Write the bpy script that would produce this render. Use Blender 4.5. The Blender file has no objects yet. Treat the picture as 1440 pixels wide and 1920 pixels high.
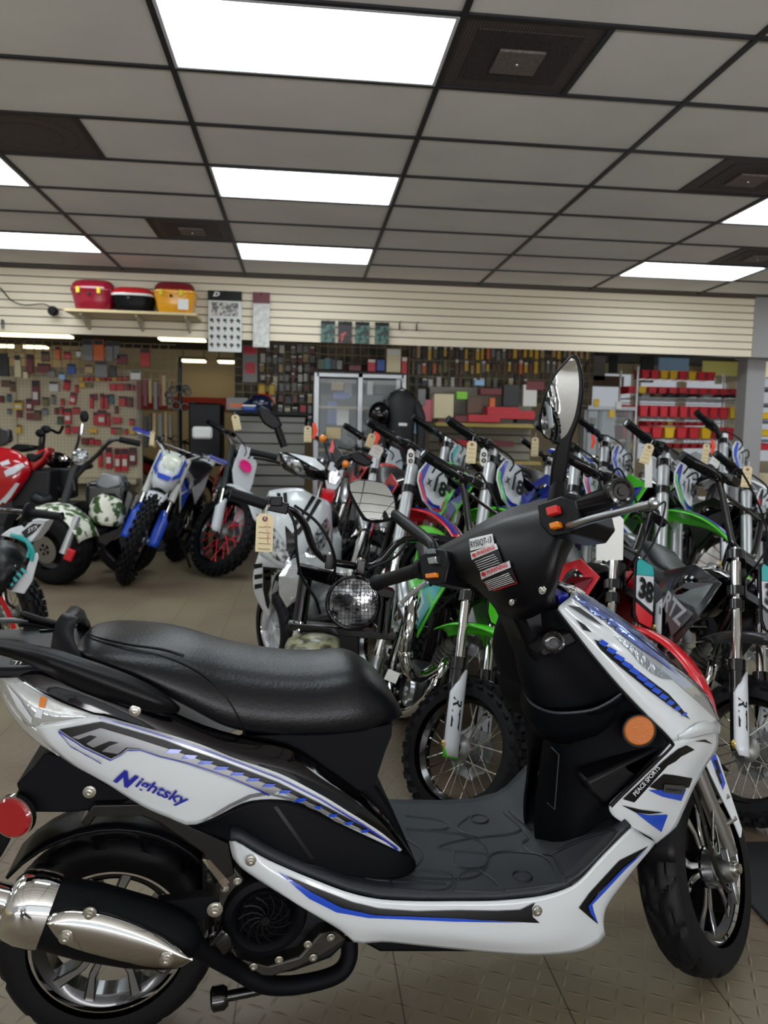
import bpy, bmesh, math, random
from mathutils import Vector, Matrix, Euler
from mathutils.bvhtree import BVHTree
from mathutils.geometry import tessellate_polygon
random.seed(7)
SC = bpy.context.scene
COL = SC.collection
PI = math.pi
# ---------------------------------------------------------------- camera
CAM_H = 1.25
XW = Vector((0.99432049, -0.10451911, 0.02006286))      # camera right in world axes
DN = Vector((0.01033137, -0.09282947, -0.99562842))     # camera down in world axes
FW = Vector((0.10592462, 0.99018102, -0.09122242))      # camera forward in world axes
EYE = Vector((0, 0, CAM_H))
cd = bpy.data.cameras.new('camera')
cam = bpy.data.objects.new('camera', cd)
COL.objects.link(cam)
cam.matrix_world = Matrix(((XW.x, -DN.x, -FW.x, EYE.x), (XW.y, -DN.y, -FW.y, EYE.y), (XW.z, -DN.z, -FW.z, EYE.z), (0, 0, 0, 1)))
cd.sensor_fit = 'VERTICAL'
cd.sensor_height = 36
cd.lens = 27
cd.dof.use_dof = True
cd.dof.focus_distance = 1.75
cd.dof.aperture_fstop = 4.8
SC.camera = cam
# ---------------------------------------------------------------- world, light, exposure
SC.view_settings.view_transform = 'Standard'
SC.view_settings.look = 'None'
SC.view_settings.exposure = 0.16
SC.view_settings.gamma = 1.0
SC.view_settings.use_curve_mapping = False
W = bpy.data.worlds.new('World')
SC.world = W
W.use_nodes = True
W.node_tree.nodes['Background'].inputs[0].default_value = (0.86, 0.93, 1.0, 1)
W.node_tree.nodes['Background'].inputs[1].default_value = 0.36
PANEL_POWER = 7.5
def area_lamp(name, loc, rot, sx, sy, power, colr):
    l = bpy.data.lights.new(name, 'AREA')
    l.shape = 'RECTANGLE'; l.size = sx; l.size_y = sy; l.energy = power; l.color = colr
    o = bpy.data.objects.new(name, l); COL.objects.link(o)
    o.location = loc; o.rotation_euler = rot
    return o
# daylight coming in through the shop front behind the camera, and through the rear windows; plus an added ceiling fill
area_lamp('shopfront_daylight', (0.6, -5.6, 1.5), (PI / 2, 0, 0), 9.0, 2.2, 40, (0.92, 0.97, 1.0))
area_lamp('ceiling_fill', (0.6, -5.4, .5), (PI / 2 + 1.1, 0, 0), 10.0, 1.0, 560, (0.98, 0.98, 1.0))  # added low lamp aimed upward to brighten the ceiling, no visible source
area_lamp('rear_window_daylight', (6.2, 13.5, 2.0), (-PI / 2, 0, 0.25), 4.0, 1.6, 90, (0.95, 0.98, 1.0))
# ---------------------------------------------------------------- helpers: colour, materials
def s2l(c):
    c /= 255.0
    return c / 12.92 if c <= 0.04045 else ((c + 0.055) / 1.055) ** 2.4
def rgb(r, g, b):
    return (s2l(r), s2l(g), s2l(b), 1)
MATS = {}
def mat(name, c=(128, 128, 128), rough=0.5, metal=0.0, coat=0.0, emis=None, es=0.0, bump=None, alpha=1.0, trans=0.0, spec=None, noise=None, ior=None):
    if name in MATS:
        return MATS[name]
    m = bpy.data.materials.new(name)
    m.use_nodes = True
    nt = m.node_tree
    b = nt.nodes['Principled BSDF']
    I = b.inputs
    I['Base Color'].default_value = rgb(*c)
    I['Roughness'].default_value = rough
    I['Metallic'].default_value = metal
    I['Coat Weight'].default_value = coat
    I['Coat Roughness'].default_value = 0.06
    if spec is not None: I['Specular IOR Level'].default_value = spec
    if ior: I['IOR'].default_value = ior
    if trans: I['Transmission Weight'].default_value = trans
    if alpha < 1: I['Alpha'].default_value = alpha
    if emis:
        I['Emission Color'].default_value = rgb(*emis)
        I['Emission Strength'].default_value = es
    tc = None
    if bump or noise:
        tc = nt.nodes.new('ShaderNodeTexCoord')
    if bump:    # (scale, strength)
        n = nt.nodes.new('ShaderNodeTexNoise'); n.inputs['Scale'].default_value = bump[0]; n.inputs['Detail'].default_value = 3
        nt.links.new(tc.outputs['Object'], n.inputs['Vector'])
        bn = nt.nodes.new('ShaderNodeBump'); bn.inputs['Strength'].default_value = bump[1]; bn.inputs['Distance'].default_value = 0.002
        nt.links.new(n.outputs['Fac'], bn.inputs['Height']); nt.links.new(bn.outputs['Normal'], I['Normal'])
    if noise:   # (scale, second colour, low, high)
        n = nt.nodes.new('ShaderNodeTexNoise'); n.inputs['Scale'].default_value = noise[0]; n.inputs['Detail'].default_value = 4
        nt.links.new(tc.outputs['Object'], n.inputs['Vector'])
        r = nt.nodes.new('ShaderNodeValToRGB')
        r.color_ramp.elements[0].color = rgb(*c); r.color_ramp.elements[1].color = rgb(*noise[1])
        r.color_ramp.elements[0].position = noise[2]; r.color_ramp.elements[1].position = noise[3]
        nt.links.new(n.outputs['Fac'], r.inputs['Fac']); nt.links.new(r.outputs['Color'], I['Base Color'])
    MATS[name] = m
    return m
BLK = mat('satin black plastic', (9, 10, 13), 0.38, bump=(900, .06), spec=.2)
MATTE = mat('matte black plastic', (8, 10, 13), 0.5, bump=(1400, .25), spec=.1)
PIANO = mat('glossy black paint', (4, 4, 6), 0.08, coat=.35, spec=.3)
BPAINT = mat('black enamel', (10, 10, 11), 0.2, coat=.5)
RUB = mat('black rubber', (11, 12, 15), 0.55, bump=(500, .1), spec=.22)
RUBD = mat('dark knobby rubber', (13, 14, 16), 0.65, bump=(300, .1), spec=.25)
CHR = mat('chrome', (215, 215, 212), 0.06, 1)
SIL = mat('brushed silver', (170, 172, 174), 0.3, 1)
SILP = mat('silver paint', (188, 190, 192), 0.32, .6)
ALU = mat('cast aluminium', (135, 135, 132), 0.45, .9, bump=(120, .2))
ENG = mat('dark engine casting', (34, 35, 37), 0.4, .5, bump=(90, .3))
STEEL = mat('zinc bolt', (200, 198, 190), 0.22, 1)
WHT = mat('gloss white bodywork', (206, 211, 214), 0.2, coat=.45)
WHP = mat('white plastic', (208, 212, 217), 0.3, coat=.2)
BLU = mat('blue graphic', (18, 70, 190), 0.25, coat=.4)
NAV = mat('navy blue graphic', (28, 38, 150), 0.3, coat=.3)
DEC = mat('black graphic', (10, 10, 11), 0.4, spec=.3)
GRY = mat('silver grey graphic', (128, 129, 132), 0.35, .3)
RED = mat('red plastic', (205, 22, 34), 0.25, coat=.4)
GRN = mat('lime green plastic', (70, 195, 28), 0.25, coat=.4)
TEAL = mat('teal graphic', (40, 165, 165), 0.3, coat=.3)
AMB = mat('amber lens', (215, 120, 12), 0.2, coat=.6)
GOLD = mat('brass bolt', (205, 175, 95), 0.25, 1)
LENS = mat('clear lens', (235, 240, 245), 0.03, trans=.95, ior=1.3)
REFL = mat('lamp reflector', (215, 220, 225), 0.12, 1, bump=(60, .8))
MIR = mat('mirror glass', (215, 220, 220), 0.02, 1)
TAGM = mat('manila card', (222, 205, 165), 0.8)
INK = mat('pen ink', (50, 45, 45), 0.8)
PAPER = mat('white paper', (226, 226, 222), 0.8)
SEATM = mat('seat vinyl', (10, 12, 16), 0.36, bump=(170, .3), spec=.32)
FILM = mat('clear wrapping film', (235, 238, 240), 0.08, trans=.0, alpha=.5, bump=(22, 1.0), metal=.5)
# ---------------------------------------------------------------- helpers: geometry
def V(*a):
    return Vector(a)
def cr(pts, n):
    """Catmull-Rom through points (tuples of any length), n segments per span."""
    P = [Vector(p) for p in pts]
    if len(P) < 3: return [P[0].lerp(P[-1], i / n) for i in range(n + 1)]
    out = []
    for i in range(len(P) - 1):
        p0 = P[i - 1] if i else P[0] * 2 - P[1]
        p1, p2 = P[i], P[i + 1]
        p3 = P[i + 2] if i + 2 < len(P) else P[-1] * 2 - P[-2]
        for k in range(n):
            t = k / n
            out.append(0.5 * (p1 * 2 + (p2 - p0) * t + (p0 * 2 - p1 * 5 + p2 * 4 - p3) * t * t + (p1 * 3 - p0 - p2 * 3 + p3) * t ** 3))
    out.append(P[-1])
    return out
def resample(pts, n):
    P = [Vector(p) for p in pts]
    L = [0]
    for a, b in zip(P, P[1:]): L.append(L[-1] + (b - a).length)
    out = []; j = 0
    for i in range(n):
        d = L[-1] * i / (n - 1)
        while j < len(L) - 2 and L[j + 1] < d: j += 1
        s = L[j + 1] - L[j]
        out.append(P[j].lerp(P[j + 1], (d - L[j]) / s if s > 1e-9 else 0))
    return out
ROOTM = {}
class MB:
    def __init__(s, M=None):
        s.v = []; s.f = []; s.m = []; s.M = M; s.mi = 0
    def av(s, p):
        p = Vector(p)
        if s.M is not None: p = s.M @ p
        s.v.append(p); return len(s.v) - 1
    def af(s, f):
        s.f.append(tuple(f)); s.m.append(s.mi)
    def box(s, c, size, R=None):
        c = Vector(c); h = Vector(size) / 2
        R = R.to_3x3() if R is not None else Matrix.Identity(3)
        b = len(s.v)
        for x in (-1, 1):
            for y in (-1, 1):
                for z in (-1, 1): s.av(c + R @ V(x * h.x, y * h.y, z * h.z))
        for f in ((0, 1, 3, 2), (4, 6, 7, 5), (0, 4, 5, 1), (2, 3, 7, 6), (0, 2, 6, 4), (1, 5, 7, 3)): s.af([b + i for i in f])
        return s
    def rbox(s, c, size, r, R=None, seg=3):
        """box with rounded vertical (z) edges"""
        hx, hy = size[0] / 2 - r, size[1] / 2 - r
        pts = []
        for cx, cy, a0 in ((hx, hy, 0), (-hx, hy, PI / 2), (-hx, -hy, PI), (hx, -hy, 1.5 * PI)):
            for k in range(seg + 1):
                a = a0 + k * PI / 2 / seg; pts.append((cx + r * math.cos(a), cy + r * math.sin(a)))
        c = Vector(c); R = R.to_3x3() if R is not None else Matrix.Identity(3)
        rings = []
        e = min(r, size[2] / 2) * .5
        for z, q in ((-size[2] / 2, 1 - e / max(size[0], size[1]) * 2), (-size[2] / 2 + e, 1), (size[2] / 2 - e, 1), (size[2] / 2, 1 - e / max(size[0], size[1]) * 2)):
            rings.append([c + R @ V(x * q, y * q, z) for x, y in pts])
        s.grid(rings, closed=True, caps=True)
        return s
    def grid(s, rows, closed=False, caps=False, close_v=False):
        b = len(s.v); n = len(rows[0]); m = len(rows)
        for r in rows:
            for p in r: s.av(p)
        for i in range(m if close_v else m - 1):
            i2 = (i + 1) % m
            for j in range(n if closed else n - 1):
                j2 = (j + 1) % n
                s.af((b + i * n + j, b + i * n + j2, b + i2 * n + j2, b + i2 * n + j))
        if caps:
            s.af([b + j for j in range(n)][::-1]); s.af([b + (m - 1) * n + j for j in range(n)])
        return s
    def tube(s, pts, r, n=10, smooth=0, caps=True, closed=False, flat=None):
        P = [Vector(p[:3]) for p in pts]
        if smooth: P = cr(P, smooth)
        m = len(P)
        if isinstance(r, (list, tuple)):
            rr = []
            for i in range(m):
                t = i / (m - 1) * (len(r) - 1); k = min(int(t), len(r) - 2); rr.append(r[k] + (r[k + 1] - r[k]) * (t - k))
        else: rr = [r] * m
        rows = []; up = None
        for i in range(m):
            if closed: d = P[(i + 1) % m] - P[i - 1]
            else: d = P[min(i + 1, m - 1)] - P[max(i - 1, 0)]
            if d.length < 1e-9: d = V(0, 0, 1)
            d.normalize()
            if up is None:
                up = V(0, 0, 1) if abs(d.z) < .9 else V(1, 0, 0)
            x = up.cross(d)
            if x.length < 1e-6: x = V(1, 0, 0).cross(d)
            x.normalize(); y = d.cross(x); up = y
            fx = flat or 1
            rows.append([P[i] + (x * math.cos(a) * fx + y * math.sin(a)) * rr[i] for a in [2 * PI * k / n for k in range(n)]])
        s.grid(rows, closed=True, caps=caps and not closed, close_v=closed)
        return s
    def cyl(s, a, b, r, r2=None, n=16):
        return s.tube([a, b], [r, r if r2 is None else r2], n)
    def lathe(s, prof, c, ax, n=24, closed=False, a0=0, a1=2 * PI):
        """prof: (axial, radius) list round the axis ax through c"""
        c = Vector(c); ax = Vector(ax).normalized()
        x = ax.orthogonal().normalized(); y = ax.cross(x)
        full = abs(a1 - a0 - 2 * PI) < 1e-6
        rows = []
        for k in range(n if full else n + 1):
            a = a0 + (a1 - a0) * k / n
            rows.append([c + ax * h + (x * math.cos(a) + y * math.sin(a)) * r for h, r in prof])
        s.grid(rows, closed=closed, close_v=full)
        return s
    def poly(s, pts):
        """filled outline of 3-D points (may be concave)"""
        b = len(s.v)
        for p in pts: s.av(p)
        for t in tessellate_polygon([[Vector(p) for p in pts]]): s.af([b + i for i in t])
        return s
    def slab(s, pts, off):
        """solid between outline pts and the same outline moved by off (vector)"""
        off = Vector(off); pts = [Vector(p) for p in pts]; n = len(pts); b = len(s.v)
        for p in pts: s.av(p)
        for p in pts: s.av(p + off)
        tr = tessellate_polygon([pts])
        for t in tr:
            s.af([b + i for i in t]); s.af([b + n + i for i in t][::-1])
        for i in range(n): s.af((b + i, b + (i + 1) % n, b + n + (i + 1) % n, b + n + i))
        return s
    def ball(s, c, r, n=12, sc=(1, 1, 1)):
        c = Vector(c); rows = []
        for i in range(n + 1):
            a = PI * i / n
            rows.append([c + V(math.sin(a) * math.cos(t) * sc[0], math.sin(a) * math.sin(t) * sc[1], math.cos(a) * sc[2]) * r for t in [2 * PI * k / (n * 2) for k in range(n * 2)]])
        return s.grid(rows, closed=True)
    def build(s, name, mats, parent=None, world=False, ang=38, solid=0, bev=0, sub=0, flip=False):
        if not isinstance(mats, (list, tuple)): mats = [mats]
        vs = s.v
        if world and parent is not None:
            iv = ROOTM[parent.name].inverted(); vs = [iv @ p for p in vs]
        me = bpy.data.meshes.new(name)
        me.from_pydata(vs, [], s.f)
        for m_ in mats: me.materials.append(m_)
        if len(mats) > 1: me.polygons.foreach_set('material_index', s.m)
        me.validate()
        bm = bmesh.new(); bm.from_mesh(me)
        bmesh.ops.remove_doubles(bm, verts=bm.verts, dist=1e-5)
        bmesh.ops.recalc_face_normals(bm, faces=bm.faces)
        if not bm.faces: print('EMPTY', name)
        bm.to_mesh(me); bm.free(); me.validate(); me.update()
        me.polygons.foreach_set('use_smooth', [True] * len(me.polygons))
        me.set_sharp_from_angle(angle=math.radians(ang))
        o = bpy.data.objects.new(name, me)
        COL.objects.link(o)
        if parent is not None:
            o.parent = parent
            ROOTM[o.name] = ROOTM[parent.name]
        else: ROOTM[o.name] = Matrix.Identity(4)
        if solid:
            m_ = o.modifiers.new('Solidify', 'SOLIDIFY'); m_.thickness = solid; m_.offset = -1
        if bev:
            m_ = o.modifiers.new('Bevel', 'BEVEL'); m_.width = bev; m_.segments = 2; m_.limit_method = 'ANGLE'; m_.angle_limit = math.radians(40)
        if sub:
            m_ = o.modifiers.new('Subdivision', 'SUBSURF'); m_.levels = sub; m_.render_levels = sub
        return o
    def bvh(s):
        return BVHTree.FromPolygons(s.v, s.f)
def tag(o, label, cat, group=None, kind=None):
    if label: o['label'] = label
    if cat: o['category'] = cat
    if group: o['group'] = group
    if kind: o['kind'] = kind
    return o
def thing(name, label, cat, M=None, group=None):
    o = bpy.data.objects.new(name, None); COL.objects.link(o)
    M = M or Matrix.Identity(4)
    o.matrix_world = M; o.empty_display_size = .1
    ROOTM[o.name] = M.copy()
    return tag(o, label, cat, group)
def struct(mb, name, m, **k):
    o = mb.build(name, m, **k); o['kind'] = 'structure'; return o
def TM(loc, rz=0, rx=0, ry=0, s=1):
    return Matrix.Translation(Vector(loc)) @ Euler((rx, ry, rz)).to_matrix().to_4x4() @ Matrix.Scale(s, 4)
# pixel of the 1440 x 1920 photograph -> ray from the eye (used to measure where real surfaces stand)
def ray(px, py):
    return (XW * (px - 720) + DN * (py - 960) + FW * 1440).normalized()
def onz(px, py, z):
    r = ray(px, py); return EYE + r * ((z - CAM_H) / r.z)
def ony(px, py, y):
    r = ray(px, py); return EYE + r * (y / r.y)
def onplane(px, py, p0, nrm):
    r = ray(px, py); nrm = Vector(nrm); return EYE + r * ((Vector(p0) - EYE).dot(nrm) / r.dot(nrm))
def text_mesh(txt, bold=0.0, shear=0.0):
    """(verts, tris) of a line of text, unit height, in xy"""
    c = bpy.data.curves.new('t', 'FONT'); c.body = txt; c.size = 1; c.offset = bold; c.shear = shear; c.resolution_u = 3
    o = bpy.data.objects.new('t', c); COL.objects.link(o)
    bpy.context.view_layer.update()
    me = o.to_mesh(); me.calc_loop_triangles()
    vs = [v.co.copy() for v in me.vertices]; fs = [tuple(t.vertices) for t in me.loop_triangles]
    o.to_mesh_clear(); bpy.data.objects.remove(o); bpy.data.curves.remove(c)
    x0 = min(v.x for v in vs); x1 = max(v.x for v in vs)
    y0 = min(v.y for v in vs); y1 = max(v.y for v in vs)
    return [((v.x - x0) / (x1 - x0), (v.y - y0) / (y1 - y0)) for v in vs], fs
_TXT = {}
def letters(mb, txt, p0, ux, uy, bold=0.0, shear=0.0):
    """flat lettering filling the parallelogram p0, p0+ux, p0+uy"""
    k = (txt, bold, shear)
    if k not in _TXT: _TXT[k] = text_mesh(*k)
    vs, fs = _TXT[k]
    b = len(mb.v); p0 = Vector(p0); ux = Vector(ux); uy = Vector(uy)
    for x, y in vs: mb.av(p0 + ux * x + uy * y)
    for f in fs: mb.af([b + i for i in f])
    return mb
# ================================================================ the room
CZ = 2.917
def nodes_of(m): return m.node_tree.nodes, m.node_tree.links
def floor_mat():
    m = mat('diamond plate flooring', (128, 118, 98), .42, spec=.35)
    N, L = nodes_of(m); b = N['Principled BSDF']
    def nn(t, **k):
        n = N.new(t)
        for a, v in k.items(): setattr(n, a, v)
        return n
    def ma(op, a, b_=None, c=None):
        n = nn('ShaderNodeMath', operation=op)
        for i, x in enumerate((a, b_, c)):
            if x is None: continue
            if isinstance(x, (int, float)): n.inputs[i].default_value = x
            else: L.new(x, n.inputs[i])
        return n.outputs[0]
    g = nn('ShaderNodeNewGeometry'); sp = nn('ShaderNodeSeparateXYZ'); L.new(g.outputs['Position'], sp.inputs[0])
    X, Y = sp.outputs[0], sp.outputs[1]
    s = 1 / .045
    px = ma('MULTIPLY', ma('ADD', X, ma('MULTIPLY', Y, .35)), s); py = ma('MULTIPLY', ma('SUBTRACT', Y, ma('MULTIPLY', X, .35)), s)
    par = ma('PINGPONG', ma('ADD', ma('FLOOR', px), ma('FLOOR', py)), 1)
    sg = ma('SUBTRACT', ma('MULTIPLY', ma('ROUND', par), 2), 1)
    qx = ma('SUBTRACT', ma('FRACT', px), .5); qy = ma('SUBTRACT', ma('FRACT', py), .5)
    sq = ma('MULTIPLY', sg, qy)
    a = ma('DIVIDE', ma('ADD', qx, sq), .74); c = ma('DIVIDE', ma('SUBTRACT', qx, sq), .15)
    d = ma('SQRT', ma('ADD', ma('MULTIPLY', a, a), ma('MULTIPLY', c, c)))
    h = ma('MAXIMUM', ma('SUBTRACT', 1, d), 0)
    bn = nn('ShaderNodeBump'); bn.inputs['Strength'].default_value = .55; bn.inputs['Distance'].default_value = .004
    L.new(h, bn.inputs['Height']); L.new(bn.outputs[0], b.inputs['Normal'])
    # sheets .368 m wide with thin dark joints
    fx = ma('ABSOLUTE', ma('SUBTRACT', ma('FRACT', ma('DIVIDE', ma('ADD', X, .135), .368)), .5))
    fy = ma('ABSOLUTE', ma('SUBTRACT', ma('FRACT', ma('DIVIDE', ma('ADD', Y, .02), .368)), .5))
    ln = ma('MAXIMUM', ma('GREATER_THAN', fx, .4945), ma('MULTIPLY', ma('GREATER_THAN', fy, .4965), .5))
    nz = nn('ShaderNodeTexNoise'); nz.inputs['Scale'].default_value = .7; nz.inputs['Detail'].default_value = 5; L.new(g.outputs['Position'], nz.inputs['Vector'])
    wn = nn('ShaderNodeTexWhiteNoise', noise_dimensions='2D')
    cb = nn('ShaderNodeCombineXYZ'); L.new(ma('FLOOR', ma('DIVIDE', ma('ADD', X, .319), .368)), cb.inputs[0]); L.new(ma('FLOOR', ma('DIVIDE', ma('ADD', Y, .204), .736)), cb.inputs[1])
    L.new(cb.outputs[0], wn.inputs['Vector'])
    mix = nn('ShaderNodeValToRGB'); e = mix.color_ramp.elements
    e[0].position = .36; e[0].color = rgb(104, 88, 74); e[1].position = .66; e[1].color = rgb(132, 123, 100)
    L.new(ma('ADD', nz.outputs[0], ma('MULTIPLY', ma('SUBTRACT', wn.outputs[0], .5), .08)), mix.inputs[0])
    mx = nn('ShaderNodeMix', data_type='RGBA'); mx.inputs[7].default_value = rgb(58, 50, 42)
    L.new(mix.outputs[0], mx.inputs[6]); L.new(ma('MULTIPLY', ln, .8), mx.inputs[0]); L.new(mx.outputs[2], b.inputs['Base Color'])
    return m
FM = floor_mat()
mb = MB(); mb.box((2, 5, -.05), (20, 24, .1)); struct(mb, 'floor', FM)
# suspended ceiling: 1.21 x .618 tiles in a black grid
gx = [-0.603 + 1.2125 * k for k in range(-4, 7)]
gy = [3.115 + .617 * k for k in range(-14, 9)] + [8.14]
LIGHTS = [(i, j) for i in (4, 2, 7, 0, 9) for j in (11, 14, 17, 20) if 0 <= j < len(gy) - 1]
LIGHTS = sorted(set(LIGHTS))
VENTS = {(5, 14, 0), (3, 16, 0), (3, 19, 1), (6, 16, 1), (7, 19, 1)}
TILE = mat('ceiling tile', (226, 224, 220), .9, noise=(1.4, (212, 210, 208), .3, .7))
GRID = mat('black ceiling grid', (26, 27, 32), .5)
tl = MB(); gm = MB()
g = .011
for i in range(len(gx) - 1):
    for j in range(len(gy) - 1):
        x0, x1, y0, y1 = gx[i] + g, gx[i + 1] - g, gy[j] + g, gy[j + 1] - g
        if (i, j) in LIGHTS: continue
        h = [v for v in VENTS if v[:2] == (i, j)]
        if h:
            xm = (gx[i] + gx[i + 1]) / 2
            if h[0][2] == 0: x0 = xm
            else: x1 = xm
        if gy[j + 1] - gy[j] < .2: pass
        tl.box(((x0 + x1) / 2, (y0 + y1) / 2, CZ + .01), (x1 - x0, y1 - y0, .012))
for x in gx: gm.box((x, (gy[0] + gy[-1]) / 2, CZ + .003), (.026, gy[-1] - gy[0], .02))
for y in gy: gm.box(((gx[0] + gx[-1]) / 2, y, CZ + .003), (gx[-1] - gx[0], .024, .018))
for v in VENTS:
    xm = (gx[v[0]] + gx[v[0] + 1]) / 2; gm.box((xm, (gy[v[1]] + gy[v[1] + 1]) / 2, CZ + .003), (.026, .6, .02))
struct(tl, 'ceiling', TILE); struct(gm, 'trim_1', GRID)
mb = MB(); mb.box(((gx[0] + gx[-1]) / 2, 2, CZ + .12), (13, 13.4, .03)); struct(mb, 'ceiling', GRID)
PAN = mat('lit ceiling panel', (245, 250, 250), .4, emis=(240, 250, 255), es=PANEL_POWER)
rowname = {8: 'behind the viewer', 5: 'far behind the viewer', 2: 'at the shop front', 11: 'above the viewer', 14: 'in the nearest row', 17: 'in the middle row', 20: 'in the back row by the slatted wall'}
colname = {0: 'far left', 2: 'left', 4: 'centre', 7: 'right', 9: 'far right'}
for (i, j) in LIGHTS:
    if j < 2: continue
    x0, x1, y0, y1 = gx[i] + .012, gx[i + 1] - .012, gy[j] + .012, gy[j + 1] - .012
    t = thing('ceiling_light', 'bright rectangular flat ceiling light, %s column, %s' % (colname[i], rowname.get(j, 'overhead')), 'ceiling light', TM(((x0 + x1) / 2, (y0 + y1) / 2, CZ)), 'rectangular ceiling lights')
    hx, hy = (x1 - x0) / 2, (y1 - y0) / 2
    f = MB()
    for s in (-1, 1):
        f.box((0, s * (hy - .008), .0), (2 * hx, .016, .014)); f.box((s * (hx - .008), 0, 0), (.016, 2 * hy - .032, .014))
    f.build('frame', WHP, t)
    MB().box((0, 0, .004), (2 * hx - .034, 2 * hy - .034, .004)).build('diffuser', PAN, t)
def vent_mat():
    m = mat('perforated vent plate', (30, 28, 30), .6)
    N, L = nodes_of(m); b = N['Principled BSDF']
    tc = N.new('ShaderNodeTexCoord'); vo = N.new('ShaderNodeTexVoronoi'); vo.inputs['Scale'].default_value = 75; vo.inputs['Randomness'].default_value = 0
    L.new(tc.outputs['Object'], vo.inputs['Vector'])
    r = N.new('ShaderNodeValToRGB'); r.color_ramp.elements[0].color = rgb(12, 11, 12); r.color_ramp.elements[1].color = rgb(92, 82, 80)
    r.color_ramp.elements[0].position = .28; r.color_ramp.elements[1].position = .5
    L.new(vo.outputs['Distance'], r.inputs[0]); L.new(r.outputs[0], b.inputs['Base Color'])
    return m
VM = vent_mat(); VM2 = mat('vent centre plate', (116, 106, 104), .6, noise=(60, (88, 80, 78), .3, .7)); VM3 = mat('inner vent plate', (58, 50, 52), .6, noise=(150, (34, 30, 32), .45, .55))
vl = {(5, 14): 'large square perforated black ceiling vent right of the nearest light, pale centre plate', (3, 16): 'dark square ceiling vent at the left edge with an oval swirl', (3, 19): 'small dark ceiling vent with pale centre above the yellow case',
      (6, 16): 'black perforated ceiling vent at the right edge between tiles', (7, 19): 'dark ceiling vent beyond the far right light'}
for (i, j, sd) in sorted(VENTS):
    xm = (gx[i] + gx[i + 1]) / 2
    x0, x1 = (gx[i] + .013, xm - .013) if sd == 0 else (xm + .013, gx[i + 1] - .013)
    y0, y1 = gy[j] + .013, gy[j + 1] - .013
    hx, hy = (x1 - x0) / 2, (y1 - y0) / 2
    t = thing('ceiling_vent', vl[(i, j)], 'vent', TM(((x0 + x1) / 2, (y0 + y1) / 2, CZ)), 'square ceiling vents')
    MB().box((0, 0, .004), (2 * hx, 2 * hy, .006)).build('perforated_plate', VM, t)
    if (i, j) == (3, 16):
        MB().lathe([(0, .17), (-.004, .19), (-.004, .24), (0, .26)], (-.02, 0, .0), (0, 0, -1), 40).build('swirl_ring', VM3, t)
    else:
        MB().box((0, 0, -.001), (.44, .43, .004)).build('inner_plate', VM3, t)
        c = MB().box((0, .02, -.008), (.2, .2, .012)).build('centre_plate', VM2, t, bev=.003)
        MB().ball((0, .02, -.016), .008, 6).build('screw', STEEL, c)
# slatted header wall
SLAT = mat('cream slatwall', (228, 216, 192), .5)
SLD = mat('slat groove', (95, 88, 76), .8)
mb = MB(); z0, z1 = 2.265, 2.895; nS = 8; ph = (z1 - z0) / nS
for k in range(nS):
    if k == 0:
        mb.box((.2, 8.15, z0 + ph * .46), (9.45, .02, ph * .92))
    else: mb.box((.2, 8.15, z0 + ph * (k + .5)), (9.45, .02, ph - .011))
struct(mb, 'wall_back', SLAT)
mb = MB(); mb.box((.2, 8.19, (z0 + CZ) / 2 + .01), (9.45, .06, CZ - z0)); struct(mb, 'wall_back', SLD)
mb = MB(); mb.box((.2, 8.135, 2.906), (9.45, .02, .02)); struct(mb, 'trim_2', mat('brown trim', (84, 72, 62), .6))
PIER = mat('grey pier', (150, 148, 148), .7)
mb = MB(); mb.box((5.35, 8.3, 2.59), (.86, .34, .66)).box((5.1, 8.42, 1.2), (.22, .2, 2.4)); struct(mb, 'wall_right', PIER)
# rear part of the shop
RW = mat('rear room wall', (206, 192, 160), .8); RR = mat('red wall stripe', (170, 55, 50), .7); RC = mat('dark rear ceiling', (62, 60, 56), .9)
mb = MB(); mb.box((.05, 15.6, 1.5), (11.4, .1, 3.2)); struct(mb, 'wall_rear', RW)
mb = MB(); mb.box((-1.6, 15.53, 1.92), (8, .03, .25)); struct(mb, 'trim_3', RR)
mb = MB(); mb.box((-5.7, 11.9, 1.5), (.1, 7.5, 3.2)); struct(mb, 'wall_left', RW)
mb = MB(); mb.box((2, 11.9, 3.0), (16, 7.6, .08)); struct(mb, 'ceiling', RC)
mb = MB()
mb.box((8.2, 15.6, .5), (5.2, .1, 1.0)); mb.box((8.2, 15.6, 3.0), (5.2, .1, .5))
for x in (5.8, 6.9, 7.9, 9.0, 10.2): mb.box((x, 15.58, 1.7), (.16, .14, 2.6))
struct(mb, 'wall_rear', RW)

# shop-front glazing on both sides: low walls, header and mullions round open window bays
for nm, x, y0, y1 in (('wall_right', 8.7, -5.8, 15.6), ('wall_left', -5.75, -5.8, 8.1)):
    mb = MB(); mb.box((x, (y0 + y1) / 2, .4), (.12, y1 - y0, .8)); mb.box((x, (y0 + y1) / 2, 2.8), (.12, y1 - y0, .4))
    k = y0
    while k <= y1: mb.box((x, k, 1.7), (.1, .14, 1.9)); k += (y1 - y0) / 8
    struct(mb, nm, RW)
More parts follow.
